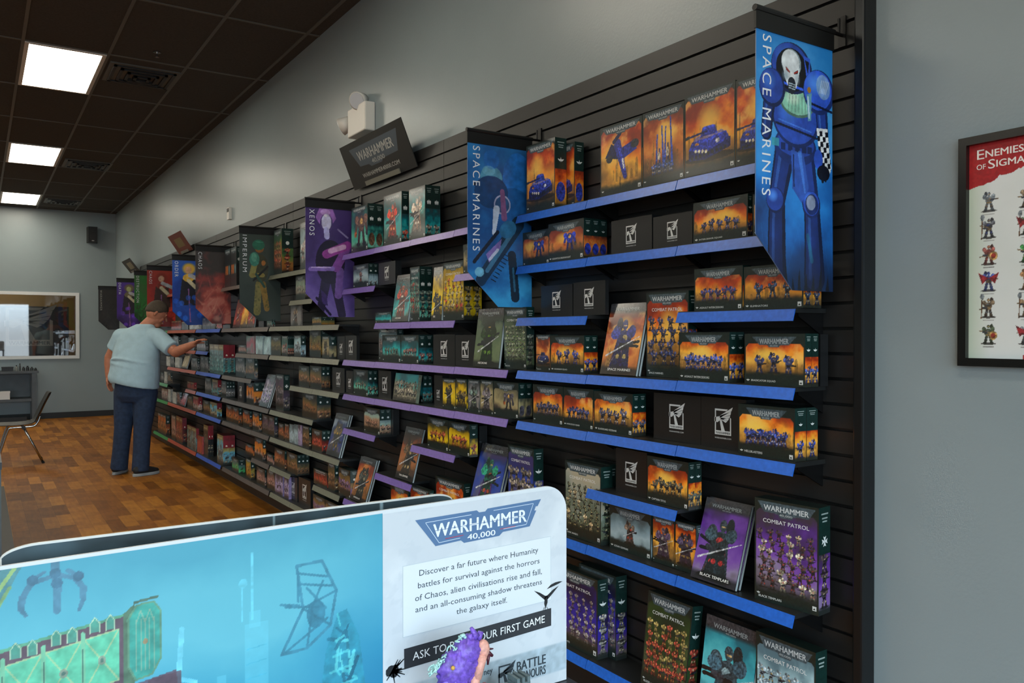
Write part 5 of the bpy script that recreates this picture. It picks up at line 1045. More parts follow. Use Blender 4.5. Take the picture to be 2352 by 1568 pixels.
def banner(y, text, painter, label, dens, tz, edge='#5c7ca8', tcol='#e4ecf2'):
    dz = -.003*max(0, y - 2); z0 = 1.652 + dz; z1 = 2.372 + dz; zt = 2.412 + dz; w = BX1 - BX0; h = z1 - z0
    t = empty('hanging_banner', (X_SLAT, y, zt), label, 'banner', 'faction banners along the shelf wall')
    cv = Cv(w, h, dens, int(y*100)); cv.gk = .35; cv.g = cv.fbm(45, 4, 77); painter(cv)
    cut_x, cut_z = .155, .150
    def left(Z): return np.where(Z < cut_z, cut_x*(1 - Z/cut_z), .0)
    mb = MB(); o = Vector((X_SLAT, y, zt)); bx = BX0 - X_SLAT; bz = z0 - zt
    # re-map columns so that the slanted corner is part of the cut sheet
    cv2 = cv; Xn = cv.X/w; Lx = left(cv.Y); Xs = Lx + Xn*(w - Lx)
    iy = np.repeat(np.arange(cv.X.shape[0])[:, None], cv.X.shape[1], 1); ix = np.clip(np.round(Xs/w*(cv.X.shape[1]-1)).astype(int), 0, cv.X.shape[1]-1)
    cv.C = cv.C[iy, ix]
    wav = lambda X, Y: .004*np.sin(X*14 + Y*3)*(1 - Y/h)
    f = lambda X, Y, s: np.stack([bx + left(Y) + X/w*(w - left(Y)), wav(X, Y) + s, bz + Y], -1)
    mb.grid(cv, lambda X, Y: f(X, Y, -.001)); mb.grid(cv, lambda X, Y: f(X, Y, .001)[:, ::-1]); 
    n = 24; E = [(0, h)] + [(0, cut_z), (cut_x, 0)]; v = []; 
    for (a, b) in E: v += [(bx + a - .001, -.0015, bz + b), (bx + a - .001, .0015, bz + b)]
    mb.add(v, [(0, 2, 3, 1), (2, 4, 5, 3)], lin(hx(edge)))
    tl, th = tz
    mb.text(text, lambda a, b: (bx + a, -.0022 + wav(np.float64(a), np.float64(b)), bz + b), .025, h - .022, tl, th, tcol, heavy=False, rot=True, space=1.32)
    mb.build('banner_sheet', M['cloth_print'], t)
    mb = MB(); mb.box((bx - .004, -.004, z1 - zt - .012), (BX1 - X_SLAT + .004, .004, -.002), (.02, .02, .02)); mb.bar((bx - .006, 0, .004), (BX1 - X_SLAT + .006, 0, .004), .009, (.02, .02, .02), 10); mb.build('top_rail', M['black'], t)
    mb = MB(); mb.bar((BX1 - X_SLAT, 0, .004), (-.002, 0, .004), .0055, (.02, .02, .02)); mb.bar((-.02, 0, .004), (-.02, 0, .05), .004, (.02, .02, .02)); mb.box((-.006, -.012, -.03), (-.001, .012, .06), (.02, .02, .02)); mb.build('bracket', M['bracket'], t)
banner(1.498, 'SPACE MARINES', lambda cv: art_knight(cv, ['#18386c', '#1c64b4', '#2888dc', '#48a0e4', '#2480cc'], '#2c54c4', '#88c8b0', '#e2ecf2', '#3058b4', 2), 'large bright blue banner with white helmeted knight, nearest the slatwall end', 640, (.44, .036))
banner(3.06, 'SPACE MARINES', lambda cv: art_guns(cv, ['#3ca4e0', '#2470b4', '#184c88', '#2060a0', '#2c80c4']), 'blue banner with crossed guns, at the left end of the near blue-edged bay', 480, (.455, .036))
banner(5.146, 'XENOS', lambda cv: art_xenos(cv, ['#7060a8', '#5c4894', '#483878', '#3c2c64', '#443470']), 'violet banner lettered XENOS with a pale helmet', 360, (.17, .034), '#7c6cb0')
banner(6.74, 'IMPERIUM', lambda cv: art_soldier(cv, ['#384440', '#34403c', '#3c4844', '#3c4a46', '#38443f']), 'dark green banner lettered IMPERIUM with a soldier', 300, (.30, .034), '#3c4844')
banner(8.335, 'CHAOS', lambda cv: art_swirl(cv, ['#c07064', '#a04840', '#7c3c3c', '#4c3c3c', '#3c3a3a', '#403c3c'], '#b85c54', '#c8907c'), 'smoky red and black banner lettered CHAOS', 220, (.165, .036), '#6c4c4c')
banner(9.47, 'ORDER', lambda cv: art_lord(cv, ['#183c88', '#1c4ca8', '#14388c', '#2050b0', '#2c5cb8'], '#d8b048', '#1c1c28', '#c89c78'), 'deep blue banner lettered ORDER with golden halo', 200, (.17, .036))
banner(11.06, 'CHAOS', lambda cv: art_lord(cv, ['#7c1c14', '#b03020', '#a82c1c', '#94241c', '#a83828'], '#8a3020', '#3c241c', '#c8a088'), 'red banner with a dark figure, above the man', 150, (.16, .034), '#8c2c24')
banner(12.05, 'DESTRUCTION', lambda cv: art_swirl(cv, ['#1c4c20', '#246c2c', '#2c8034', '#2c7430', '#386c34'], '#402418', '#50a050'), 'green banner between the red and the violet ones', 150, (.36, .034), '#2c6c34')
banner(13.72, 'DEATH', lambda cv: art_lord(cv, ['#342058', '#4c2c8c', '#48288c', '#442880', '#4c3090'], '#6c6448', '#28202c', '#a0a870'), 'dark violet banner second from the back wall', 140, (.17, .034), '#4c3080')
banner(16.0, 'WARHAMMER', lambda cv: art_swirl(cv, ['#181818', '#1c1b1b', '#22201f', '#282422', '#201e1e'], '#2c2624', '#34302c'), 'black banner hanging closest to the back wall', 140, (.36, .034), '#202020', '#a8a8a0')

# ------------------------------------------------------------------ tilted header signs on the slatwall top
def header_sign(y0, y1, zb, zt_, xt, face, label, texts, acc):
    w = y1 - y0; H = math.hypot(zt_ - zb, 2.14 - xt); a = math.atan2(2.14 - xt, zt_ - zb)
    t = empty('header_sign', (2.14, (y0 + y1)/2, zb), label, 'sign', 'tilted header signs above the shelves', (a, 0, -PI/2))
    mb = MB(); mb.box((-w/2, 0, 0), (w/2, .005, H), lin(hx(face))); P = lambda u, v: (u, -.0012, v); Q = lambda u, v: (u, -.0006, v)
    if acc:
        mb.flat([(-w*.36, H*.86), (w*.40, H*.86), (w*.33, H*.44), (w*.1, H*.42), (w*.07, H*.36), (-w*.1, H*.36), (-w*.13, H*.42), (-w*.27, H*.44)], Q, '#46525c')
    for (s_, u, v, ww, hh, c) in texts:
        if s_ == '#': mb.flat([(u*w - w/2, v*H), ((u + ww)*w - w/2, v*H), ((u + ww)*w - w/2, (v + hh)*H), (u*w - w/2, (v + hh)*H)], Q, c)
        else: mb.text(s_, P, u*w - w/2, v*H, ww*w, hh*H, c)
    mb.build('sign_panel', M['board_print'], t)
    mb = MB(); mb.box((-w*.27, -.008, .0), (w*.27, -.001, .03), lin(hx('#8a8a80'))); mb.build('ticket_holder', mat('holder_clear', '#77776c', .3), t)
    for s_ in (-1, 1):
        mb = MB(); mb.box((s_*w*.2 - .01, .0055, -.004), (s_*w*.2 + .01, .012, H*.5), (.05, .05, .05)); mb.build('strut', M['black'], t)
header_sign(4.268, 5.213, 2.501, 2.771, 2.03, '#1b1d1c', 'black tilted sign with slate logo above the purple-edged bay',
            [('WARHAMMER', .24, .55, .56, .2, '#a8aca8'), ('40,000', .43, .39, .2, .11, '#9ca09c'), ('WARHAMMER40000.COM', .22, .18, .58, .09, '#a0a4a0')], True)
header_sign(10.20, 10.96, 2.535, 2.750, 2.0, '#6c3020', 'brown red tilted sign above the red-edged bay', [('#', .25, .3, .5, .45, '#7c6c40')], False)
header_sign(14.06, 14.90, 2.545, 2.730, 2.0, '#2c2820', 'dark tilted sign with a tan panel, farthest along the shelf wall', [('#', .3, .25, .5, .5, '#8a8468')], False)

# ------------------------------------------------------------------ wall fittings
t = empty('emergency_light', (X_WALL, 5.12, 2.86), 'white twin-headed emergency light behind the black sign', 'emergency light')
mb = MB(); mb.box((-.075, -.15, 0), (-.001, .15, .19), (.8, .8, .8)); o = mb.build('housing', M['plastic_w'], t); bv = o.modifiers.new('bevel', 'BEVEL'); bv.width = .008; bv.segments = 2
for (yy, zz, d) in ((.235, .11, (-.6, .5, -.35)), (-.02, .22, (-.75, -.5, -.3))):
    mb = MB(); c = Vector((-.06, yy, zz)); v = Vector(d).normalized(); mb.bar(c - v*.05, c + v*.03, .045, (.8, .8, .8), 16, .06); mb.bar(c - v*.09, c - v*.05, .02, (.8, .8, .8), 10, .045)
    h_ = mb.build('lamp_head', M['plastic_w'], t, True)
    mb = MB(); mb.bar(c + v*.03, c + v*.034, .052, (.8, .8, .8), 16); mb.build('lens', mat('lens_grey', '#b9bdc4', .15), h_)
t = empty('wall_control', (X_WALL, 8.63, 2.71), 'small white wall control high between the banners and ceiling', 'thermostat')
mb = MB(); mb.box((-.03, -.04, 0), (-.001, .04, .12), (.8, .8, .8)); mb.build('control_cover', M['plastic_w'], t)
mb = MB(); mb.box((-.034, -.03, .075), (-.03, .03, .112), (.03, .03, .03)); mb.build('display', M['black'], t)
t = empty('wall_speaker', (1.78, Y_BACK, 3.36), 'black loudspeaker on a bracket high on the back wall', 'speaker')
mb = MB()
for k_, (a, b) in enumerate(((0, 0),)): pass
pts = [(-.09, -.03), (.09, -.03), (.075, -.2), (-.075, -.2)]
v = [(x, y, -.14) for x, y in pts] + [(x, y, .15) for x, y in pts]; mb.add(v, [(3, 2, 1, 0), (4, 5, 6, 7), (0, 1, 5, 4), (1, 2, 6, 5), (2, 3, 7, 6), (3, 0, 4, 7)], (.02, .02, .02)); mb.build('cabinet', M['black'], t)
mb = MB(); mb.bar((0, -.2, -.03), (0, -.204, -.03), .055, (.02, .02, .02), 18); mb.bar((0, -.2, .08), (0, -.203, .08), .025, (.02, .02, .02), 14); mb.build('driver', mat('speaker_cone', '#1c1c1e', .6), t)
mb = MB(); mb.box((-.02, -.032, -.03), (.02, -.001, .03), (.1, .1, .1)); mb.build('bracket', M['bracket'], t)
mb = MB(); mb.flat([(-.02, -.115), (.02, -.115), (.02, -.10), (-.02, -.10)], lambda a, b: (a, -.201, b), '#a8a8a8'); mb.build('badge', M['board_print'], t)

# ------------------------------------------------------------------ framed poster on the near wall
py0, py1, pz0, pz1 = 1.158, .56, 1.444, 2.041
t = empty('framed_poster', (X_WALL, (py0 + py1)/2, pz0), 'black framed poster of small warriors under a red heading, right edge', 'poster', rot=(0, 0, -PI/2))
w = py0 - py1; h = pz1 - pz0
mb = MB(); f_ = .021
for lo, hi in (((-w/2, 0), (w/2, f_)), ((-w/2, h - f_), (w/2, h)), ((-w/2, f_), (-w/2 + f_, h - f_)), ((w/2 - f_, f_), (w/2, h - f_))): mb.box((lo[0], -.022, lo[1]), (hi[0], -.001, hi[1]), (.02, .02, .02))
mb.build('picture_frame', mat('frame_black_gloss', '#0a0b0b', .25), t)
cv = Cv(w - 2*f_, h - 2*f_, 620, 9, '#d4d8d6'); W, H = cv.w, cv.h
cv.ramp(['#d6dad8', '#d0d6d2', '#dadedc'], 0, H, .5, 6); cv.put(np.clip(1 - cv.X/(W*.1), 0, 1), '#a8bc9c', .55)
edge = (cv.fbm(40, 4, 8) - .5)*.02; cv.put((cv.Y > H*.79 + cv.X*.32 + edge), '#a01f22', 1, .12); cv.put((cv.Y < H*.018 + (cv.X - W*.24)*.05 + edge*.3) & (cv.X > W*.24), '#a01f22', 1, .12)
r = random.Random(4); palm = ['#6c5840', '#4c5058', '#8a6c48', '#3c4c34', '#7c3c34', '#50545c', '#2c8034', '#283c80', '#5c6870', '#a06c3c']
cells = []
for c_ in range(6):
    for k_ in range(7):
        x = W*(.09 + .165*c_); y = H*(.045 + .123*k_)
        if y + .06 < H*.76 + x*.32: cells.append((x, y))
for i, (x, y) in enumerate(cells):
    m_ = palm[(i*7 + 3) % 10]; tr = palm[(i*3 + 5) % 10]; cv.trooper(x, y + .012, .052, m_, tr, dark='#6c5a3c', k=i); 
    if i % 3 == 0: cv.ell(x + .012, y + .034, .010, .011, '#a88850'); cv.ell(x + .012, y + .034, .006, .007, '#7c2c24')
    if i % 3 == 1: cv.seg(x - .018, y + .01, x - .016, y + .066, .0028, '#5c4024'); cv.ell(x - .016, y + .066, .005, .008, '#6c7478')
    if i % 4 == 2: cv.poly([(x, y + .045), (x - .026, y + .06), (x - .016, y + .03)], '#7c2428'); cv.poly([(x, y + .045), (x + .026, y + .06), (x + .016, y + .03)], '#7c2428')
    cv.seg(x - .013, y + .005, x + .013, y + .005, .0022, '#70706c', .8)
mb = MB(); mb.grid(cv, lambda X, Y: np.stack([X - W/2, X*0 - .006, Y + f_], -1)); P = lambda a, b: (a - W/2, -.0068, b + f_)
mb.box((-W/2, -.0058, f_), (W/2, -.001, h - f_), (.5, .5, .5))
for (s_, u, v, ww, hh) in (('E', .020, .516, .018, .0245), ('NEMIES', .041, .518, .092, .018), ('OF', .019, .489, .023, .0135), ('S', .048, .488, .017, .0235), ('IGMAR', .068, .490, .085, .0175)):
    mb.text(s_, P, u, v, ww, hh, '#e8e6e0')
mb.build('poster_print', M['board_print'], t)

# ------------------------------------------------------------------ display table with the printed backboard in the foreground
dark_top = mat('table_dark', '#2b3036', .4, noise=.1, nscale=20)
t = empty('display_table', (.34, .93, 0), 'dark display table under the printed backboard', 'table')
mb = MB(); mb.box((-.62, -.33, .966), (.425, .33, .9965), (.1, .1, .1)); o = mb.build('tabletop', dark_top, t); bv = o.modifiers.new('bevel', 'BEVEL'); bv.width = .004; bv.segments = 2
for x in (-.58, .385):
    for y in (-.29, .29): mb = MB(); mb.box((x - .022, y - .022, 0), (x + .022, y + .022, .9659), (.1, .1, .1)); mb.build('leg', M['black'], t)
BY = 1.0; BZ0 = .9975
shear = lambda u: (u - .75)*.0165
bd = empty('backboard', (.35, BY, BZ0), 'white edged cardboard backboard with teal scene and white text panel, nearest', 'display board', 'folded cardboard backboards')
def BP(k): return lambda u, v: (u - .35, -k, v + shear(u)*(v > BZ0 + .005) - BZ0)
xl, xr, zt = -.02, .7545, 1.2988; R_ = .040
out = [(xl, BZ0), (xr, BZ0)] + [(xr - R_ + R_*math.cos(a), zt - R_ + R_*math.sin(a)) for a in [i*PI/2/10 for i in range(11)]] + [(xl, zt)]
mb = MB(); mb.slab(out, BP(.0), BP(-.004), '#ccd2d6'); mb.build('card', M['board_print'], bd)
# teal picture
w, h = .4485 - xl, .2975
cv = Cv(w, h, 950, 3, '#58b4c8'); cv.gk = .3; cv.g = cv.fbm(120, 3, 77); X = lambda px: px - xl; Z = lambda z: z - BZ0
cv.ramp(['#327a9c', '#3488a8', '#429cb6', '#5eb0c2', '#5aacbe', '#4698ae'], 0, h, .22, 7)
cv.put(np.clip((cv.X - X(.33))/.13, 0, 1)*np.clip(1.15 - cv.Y/h, 0, 1), '#1878a4', .75); cv.put(np.clip(1 - cv.X/.2, 0, 1)*np.clip(1 - cv.Y/h*1.4, 0, 1), '#7890a8', .5)
far = '#6cc8dc'
cv.seg(X(.2768), Z(1.27), X(.2768), Z(1.19), .003, far, .8); cv.put(cv.rect(X(.268), Z(1.0), X(.296), Z(1.185)), far, .35, .2); cv.put(cv.rect(X(.273), Z(1.18), X(.287), Z(1.2)), far, .4); cv.ell(X(.266), Z(1.235), .005, .006, far, a=.5); cv.seg(X(.265), Z(1.23), X(.265), Z(1.19), .0025, far, .6)
for i in range(9): cv.seg(X(.27), Z(1.01 + .018*i), X(.294), Z(1.012 + .018*i), .0012, '#40a4c0', .6)
cv.put(cv.rect(X(.235), Z(1.0), X(.246), Z(1.13)), far, .35); cv.seg(X(.196), Z(1.195), X(.192), Z(1.135), .006, '#78d0e4', .7)
for q in (-1, 1):
    cv.seg(X(.193), Z(1.138), X(.193 + q*.018), Z(1.13), .005, '#70c8e0', .7); cv.seg(X(.193 + q*.018), Z(1.13), X(.193 + q*.017), Z(1.107), .005, '#70c8e0', .7, w1=.002)
st = '#3c8098'
P4 = [(.332, 1.245), (.365, 1.246), (.384, 1.205), (.376, 1.162), (.345, 1.139), (.313, 1.138), (.34, 1.19)]
for i in range(len(P4)): a, b = P4[i], P4[(i + 1) % len(P4)]; cv.seg(X(a[0]), Z(a[1]), X(b[0]), Z(b[1]), .0038, st, .9)
for a, b in (((.335, 1.235), (.372, 1.225)), ((.334, 1.222), (.378, 1.212)), ((.333, 1.24), (.334, 1.2)), ((.34, 1.19), (.384, 1.205)), ((.345, 1.215), (.37, 1.185)), ((.366, 1.22), (.35, 1.185)), ((.318, 1.196), (.36, 1.188)), ((.34, 1.19), (.376, 1.162)), ((.318, 1.14), (.372, 1.172)), ((.345, 1.139), (.352, 1.185)), ((.312, 1.2), (.335, 1.195))): cv.seg(X(a[0]), Z(a[1]), X(b[0]), Z(b[1]), .003, '#387c94', .85)
cv.ell(X(.357), Z(1.18), .012, .018, '#34748c', a=.8)
cv.poly([(X(.386), Z(1.175)), (X(.398), Z(1.178)), (X(.415), Z(1.14)), (X(.433), Z(1.0)), (X(.352), Z(1.0)), (X(.37), Z(1.13))], '#2c88a0', .85)
for i in range(34):
    z_ = cv.rng.uniform(1.0, 1.16); k_ = .45 + (1.17 - z_)*2.2; x_ = .392 + cv.rng.uniform(-.018, .02)*k_; dx = cv.rng.uniform(-.015, .015); cv.seg(X(x_), Z(z_), X(x_ + dx), Z(z_ + cv.rng.uniform(-.004, .03)), cv.rng.uniform(.002, .005), cv.rng.choice(('#1c5c74', '#5cc0c8', '#4cb4c0', '#236c84')), .85)
for i in range(7): cv.seg(X(.36 + .004*i), Z(1.02 + .02*i), X(.43 - .006*i), Z(1.024 + .02*i), .0032, '#58c0c8', .7)
# crane claw
cl = '#4c7c94'
for a, b, ww in (((.068, 1.296), (.069, 1.27), .009), ((.045, 1.276), (.07, 1.281), .0055), ((.07, 1.281), (.088, 1.274), .0055), ((.047, 1.28), (.058, 1.286), .004), ((.08, 1.284), (.09, 1.276), .005), ((.07, 1.28), (.0695, 1.242), .009), ((.046, 1.277), (.0375, 1.262), .007), ((.0375, 1.262), (.0362, 1.25), .0075), ((.0362, 1.25), (.0405, 1.243), .005), ((.088, 1.274), (.0945, 1.262), .007), ((.0945, 1.262), (.0945, 1.25), .0075), ((.0945, 1.25), (.0905, 1.239), .005)): cv.seg(X(a[0]), Z(a[1]), X(b[0]), Z(b[1]), ww, cl, .95, w1=ww*.75)
for q in ((.068, 1.283), (.047, 1.279), (.09, 1.276), (.0695, 1.272)): cv.ell(X(q[0]), Z(q[1]), .0055, .0055, '#406c84')
cv.poly([(X(-.02), Z(1.21)), (X(.02), Z(1.262)), (X(.042), Z(1.305)), (X(.012), Z(1.305)), (X(-.02), Z(1.262))], '#4c7c80', .85); cv.seg(X(-.01), Z(1.235), X(.034), Z(1.3), .004, '#98b468', .8); cv.seg(X(.0), Z(1.228), X(.026), Z(1.275), .0035, '#86a45c', .7); cv.seg(X(-.02), Z(1.262), X(.02), Z(1.3), .006, '#3c6478', .7)
# cargo container with gothic panels
top = lambda u: 1.2135 + .019*(u - .018)/.116 - .006
cv.poly([(X(-.02), Z(1.205)), (X(.134), Z(1.223)), (X(.134), Z(1.14)), (X(-.02), Z(1.1))], '#5c4c58'); cv.poly([(X(-.02), Z(1.0)), (X(.2), Z(1.0)), (X(.19), Z(1.15)), (X(-.02), Z(1.12))], '#5c4454', .8)
cv.poly([(X(-.02), Z(1.2075)), (X(.134), Z(1.2255)), (X(.134), Z(1.2225)), (X(-.02), Z(1.2035))], '#58987c')
for i in range(4):
    x0 = -.0165 + .0373*i; x1 = x0 + .0343; b0 = 1.132 + .0055*i; t0 = 1.188 + .0056*i
    cv.poly([(X(x0), Z(b0)), (X(x1), Z(b0 + .0045)), (X(x1), Z(t0 + .005)), (X(x0), Z(t0))], '#5cb494'); m_ = (x0 + x1)/2
    for a, b in (((x0, b0), (x1, t0 + .005)), ((x0, t0), (x1, b0 + .0045)), ((x0, t0), (x1, t0 + .005)), ((x0, b0), (x1, b0 + .0045))): cv.seg(X(a[0]), Z(a[1]), X(b[0]), Z(b[1]), .0016, '#9cb88c', .9)
    cv.ell(X(m_), Z((b0 + t0)/2 + .002), .004, .005, '#7c8c7c'); cv.ell(X(m_), Z((b0 + t0)/2 + .002), .002, .0025, '#4c6c64')
    cv.seg(X(x0 - .0015), Z(b0 - .004), X(x0 - .0015), Z(t0 + .007), .004, '#70b090'); cv.seg(X(x0 - .0015), Z(b0 + .01), X(x0 - .0015), Z(t0 - .01), .0012, '#345c58')
    for q in (.3, .75):
        xx = x0 + .0343*q; zz = t0 + .006; cv.put(cv.rect(X(xx - .004), Z(zz), X(xx + .004), Z(zz + .01)), '#4c9484', .9); cv.ell(X(xx), Z(zz + .01), .004, .006, '#4c9484')
        cv.seg(X(xx - .0045), Z(zz), X(xx - .0045), Z(zz + .01), .001, '#a8c4a8'); cv.seg(X(xx + .0045), Z(zz), X(xx + .0045), Z(zz + .01), .001, '#a8c4a8'); cv.seg(X(xx - .0045), Z(zz + .01), X(xx), Z(zz + .0165), .001, '#a8c4a8'); cv.seg(X(xx + .0045), Z(zz + .01), X(xx), Z(zz + .0165), .001, '#a8c4a8')
O8 = [(.139, 1.218), (.148, 1.2325), (.166, 1.2335), (.1735, 1.2215), (.1735, 1.168), (.164, 1.151), (.147, 1.148), (.1395, 1.165)]
cv.poly([(X(.134), Z(1.225)), (X(.146), Z(1.235)), (X(.146), Z(1.14)), (X(.134), Z(1.145))], '#50705c'); cv.poly([(X(a), Z(b)) for a, b in O8], '#3c988c')
for i in range(8): a, b = O8[i], O8[(i + 1) % 8]; cv.seg(X(a[0]), Z(a[1]), X(b[0]), Z(b[1]), .0022, '#5c8c74')
for q in (.1475, .1525, .157, .1615, .166): cv.seg(X(q), Z(1.158), X(q), Z(1.216), .0012, '#7ca490', .9)
for q in (.1475, .157): cv.seg(X(q), Z(1.212), X(q + .0045), Z(1.226), .0011, '#7ca490', .9); cv.seg(X(q + .009), Z(1.212), X(q + .0045), Z(1.226), .0011, '#7ca490', .9)
cv.ell(X(.157), Z(1.19), .0025, .0035, '#8a7c60'); cv.seg(X(.146), Z(1.236), X(.17), Z(1.2385), .003, '#4c6c60'); cv.poly([(X(.16), Z(1.0)), (X(.16), Z(1.145)), (X(.195), Z(1.148)), (X(.2), Z(1.0))], '#54404c', .8)
mb = MB(); mb.grid(cv, lambda X_, Y_: np.stack([X_ + xl - .35, X_*0 - .0006, np.minimum(Y_ + BZ0, 1.2965) + shear(X_ + xl)*(Y_ > .005) - BZ0], -1)); mb.build('picture', M['board_print'], bd)
# white text panel
mb = MB(); cv = Cv(.7535 - .4488, .296, 330, 5, '#e2e7ea'); cv.ramp(['#ccd1d6', '#c6ccd2', '#d0d5d9', '#c2c8ce'], 0, .296, .8, 12); cv.put((cv.fbm(50, 5, 3) > .62), '#b4bcc4', .25)
cv.put(((cv.Y > .018) & (cv.Y < .060)), '#a3b3bd', .95, .12)
def rc(X_, Y_):
    lim = np.where(X_ > xr - R_, zt - R_ + np.sqrt(np.maximum(R_**2 - (X_ - xr + R_)**2, 0)) - .0012, zt - .0012); return np.minimum(Y_, lim)
mb.grid(cv, lambda X_, Y_: np.stack([X_ + .4488 - .35, X_*0 - .0006, rc(X_ + .4488, Y_ + BZ0) + shear(X_ + .4488)*(Y_ > .005) - BZ0], -1))
k1, k2, k3 = BP(.0009), BP(.0012), BP(.0015)
LG = [(.4965, 1.2790), (.594, 1.2795), (.598, 1.2760), (.608, 1.2760), (.612, 1.2796), (.7062, 1.2812), (.700, 1.2715), (.6965, 1.2715), (.694, 1.2655), (.6975, 1.2655), (.6855, 1.2432), (.638, 1.2420), (.632, 1.2372), (.573, 1.2362), (.568, 1.2405), (.5277, 1.2388)]
mb.flat(LG, k1, '#4f6f96');
for a, b in (((.512, 1.2735), (.585, 1.2745)), ((.622, 1.2755), (.692, 1.2765)), ((.692, 1.2765), (.679, 1.2470)), ((.679, 1.2470), (.639, 1.2462)), ((.5665, 1.2442), (.533, 1.2428)), ((.533, 1.2428), (.512, 1.2735))):
    d = Vector((b[0] - a[0], b[1] - a[1])).normalized()*.0004; mb.flat([(a[0] - d.y, a[1] + d.x), (a[0] + d.y, a[1] - d.x), (b[0] + d.y, b[1] - d.x), (b[0] - d.y, b[1] + d.x)], k2, '#c3d2e0')
mb.text('WARHAMMER', k3, .5236, 1.2512, .1552, .0182, '#dfe4e8'); mb.flat([(.523, 1.2602), (.680, 1.2602), (.680, 1.2608), (.523, 1.2608)], BP(.0017), '#4f6f96'); mb.text('40,000', k3, .578, 1.2383, .0465, .0092, '#dfe4e8')
for a, b in ((.543, .572), (.633, .660)): mb.flat([(a, 1.2464), (b, 1.2470), (b, 1.2479), (a, 1.2473)], k2, '#b03040')
mb.flat([(.4776, 1.1228), (.7252, 1.1258), (.7240, 1.2228), (.4776, 1.2196)], k1, '#b4bfc6'); mb.flat([(.4782, 1.1234), (.7246, 1.1264), (.7234, 1.2222), (.4782, 1.2190)], BP(.00105), '#d6dce0')
for (s_, x0, x1, base, dsc, asc) in (('Discover a far future where Humanity', .5024, .7008, 1.2016, .0022, .0085), ('battles for survival against the horrors', .5004, .7032, 1.1850, .0022, .0082), ('of Chaos, alien civilisations rise and fall,', .4960, .7075, 1.1685, .0014, .0082), ('and an all-consuming shadow threatens', .4965, .7076, 1.1527, .0022, .0082), ('the galaxy itself.', .5603, .6452, 1.1372, .0022, .0082)):
    mb.text(s_, k2, x0, base - dsc, x1 - x0, dsc + asc, '#33414c', heavy=False)
mb.flat([(.4797, 1.0793), (.7250, 1.0866), (.7250, 1.1134), (.4795, 1.1071)], k1, '#2b2e33')
mb.text('ASK TO PLAY YOUR FIRST GAME', lambda a, b: k2(a, b + (a - .4925)*.025), .4925, 1.0885, .2204, .0110, '#f0f2f4', heavy=False)
emblem(mb, k2, .6306, 1.0140, .0270, .0330, '#2e3840', '#a3b3bd', False)
mb.text('BATTLE', k2, .6624, 1.0322, .0518, .0136, '#2e3840'); mb.text('HONOURS', k2, .6624, 1.0165, .0518, .0130, '#2e3840'); mb.text('ney', k2, .6055, 1.0375, .0145, .0088, '#2e3840')
bk = '#1c2024'
def bird(cx, cz, s):
    mb.flat([(cx - .1*s, cz), (cx - .5*s, cz + .35*s), (cx - 1.05*s, cz + .85*s), (cx - .55*s, cz + .62*s), (cx, cz + .25*s)][::-1], k2, bk); mb.flat([(cx + .1*s, cz), (cx + .5*s, cz + .3*s), (cx + 1.1*s, cz + .8*s), (cx + .6*s, cz + .62*s), (cx, cz + .25*s)], k2, bk); mb.flat([(cx - .12*s, cz + .3*s), (cx - .16*s, cz - .25*s), (cx - .05*s, cz - .6*s), (cx + .12*s, cz - .2*s), (cx + .12*s, cz + .3*s)], k2, bk)
bird(.7155, 1.1275, .0215)
mb.flat([(.7323, 1.1465), (.7165, 1.1435), (.724, 1.149), (.7325, 1.151), (.74, 1.1512), (.7462, 1.1502), (.739, 1.148)][::-1], k2, bk)
for a, b in (((.7115, 1.117), (.709, 1.112)), ((.7135, 1.117), (.7125, 1.112)), ((.716, 1.117), (.719, 1.112))): mb.flat([a, (a[0] + .0008, a[1]), (b[0] + .0008, b[1]), b][::-1], k2, bk)
r = random.Random(3); C_ = (.4625, 1.0815)
mb.flat([(C_[0] + math.cos(i*PI/9)*.0105*r.uniform(.7, 1.15), C_[1] + math.sin(i*PI/9)*.009*r.uniform(.7, 1.15)) for i in range(18)], k2, bk)
for i in range(13):
    a = r.uniform(-2.8, 1.2); L_ = r.uniform(.012, .021); p = (C_[0] + math.cos(a)*L_, C_[1] + math.sin(a)*L_); n_ = (-math.sin(a)*.0005, math.cos(a)*.0005); mb.flat([(C_[0] + n_[0]*3, C_[1] + n_[1]*3), (C_[0] - n_[0]*3, C_[1] - n_[1]*3), (p[0] - n_[0], p[1] - n_[1]), (p[0] + n_[0], p[1] + n_[1])], k2, bk)
mb.build('text_panel', M['board_print'], bd)
# second leaf behind, dark print with a white cut edge
b2 = empty('backboard', (.31, 1.09, BZ0), 'dark printed cardboard backboard with white cut edge, standing behind the front one', 'display board', 'folded cardboard backboards')
x0, x1, zt2, r2 = .019, .605, 1.2866, .03
out = [(x0, BZ0), (x1, BZ0)] + [(x1 - r2 + r2*math.cos(a), zt2 - .4*r2 + .4*r2*math.sin(a)) for a in [i*PI/2/8 for i in range(9)]] + [(x0 + r2*1.3 - r2*1.3*math.sin(a), zt2 - .5*r2 + .5*r2*math.cos(a)) for a in [i*PI/2/8 for i in range(9)]]
mb = MB(); mb.slab(out, lambda u, v: (u - .31, 0, v - BZ0), lambda u, v: (u - .31, .004, v - BZ0), '#dfe0dc'); mb.build('card', M['board_print'], b2)
cv = Cv(x1 - x0 - .004, .287, 420, 8, '#1c2a30'); cv.ramp(['#18242a', '#22323a', '#1a282e', '#2a3a40'], 0, .287, .8, 9)
for q in (.135, .31, .465, .468, .535): cv.put((abs(cv.X - q) < .0006), '#98b0b8', .8)
for i in range(12): cv.ell(cv.rng.uniform(0, .58), .287 - cv.rng.uniform(0, .03), .03, .018, '#4c6470', a=.5, soft=1)
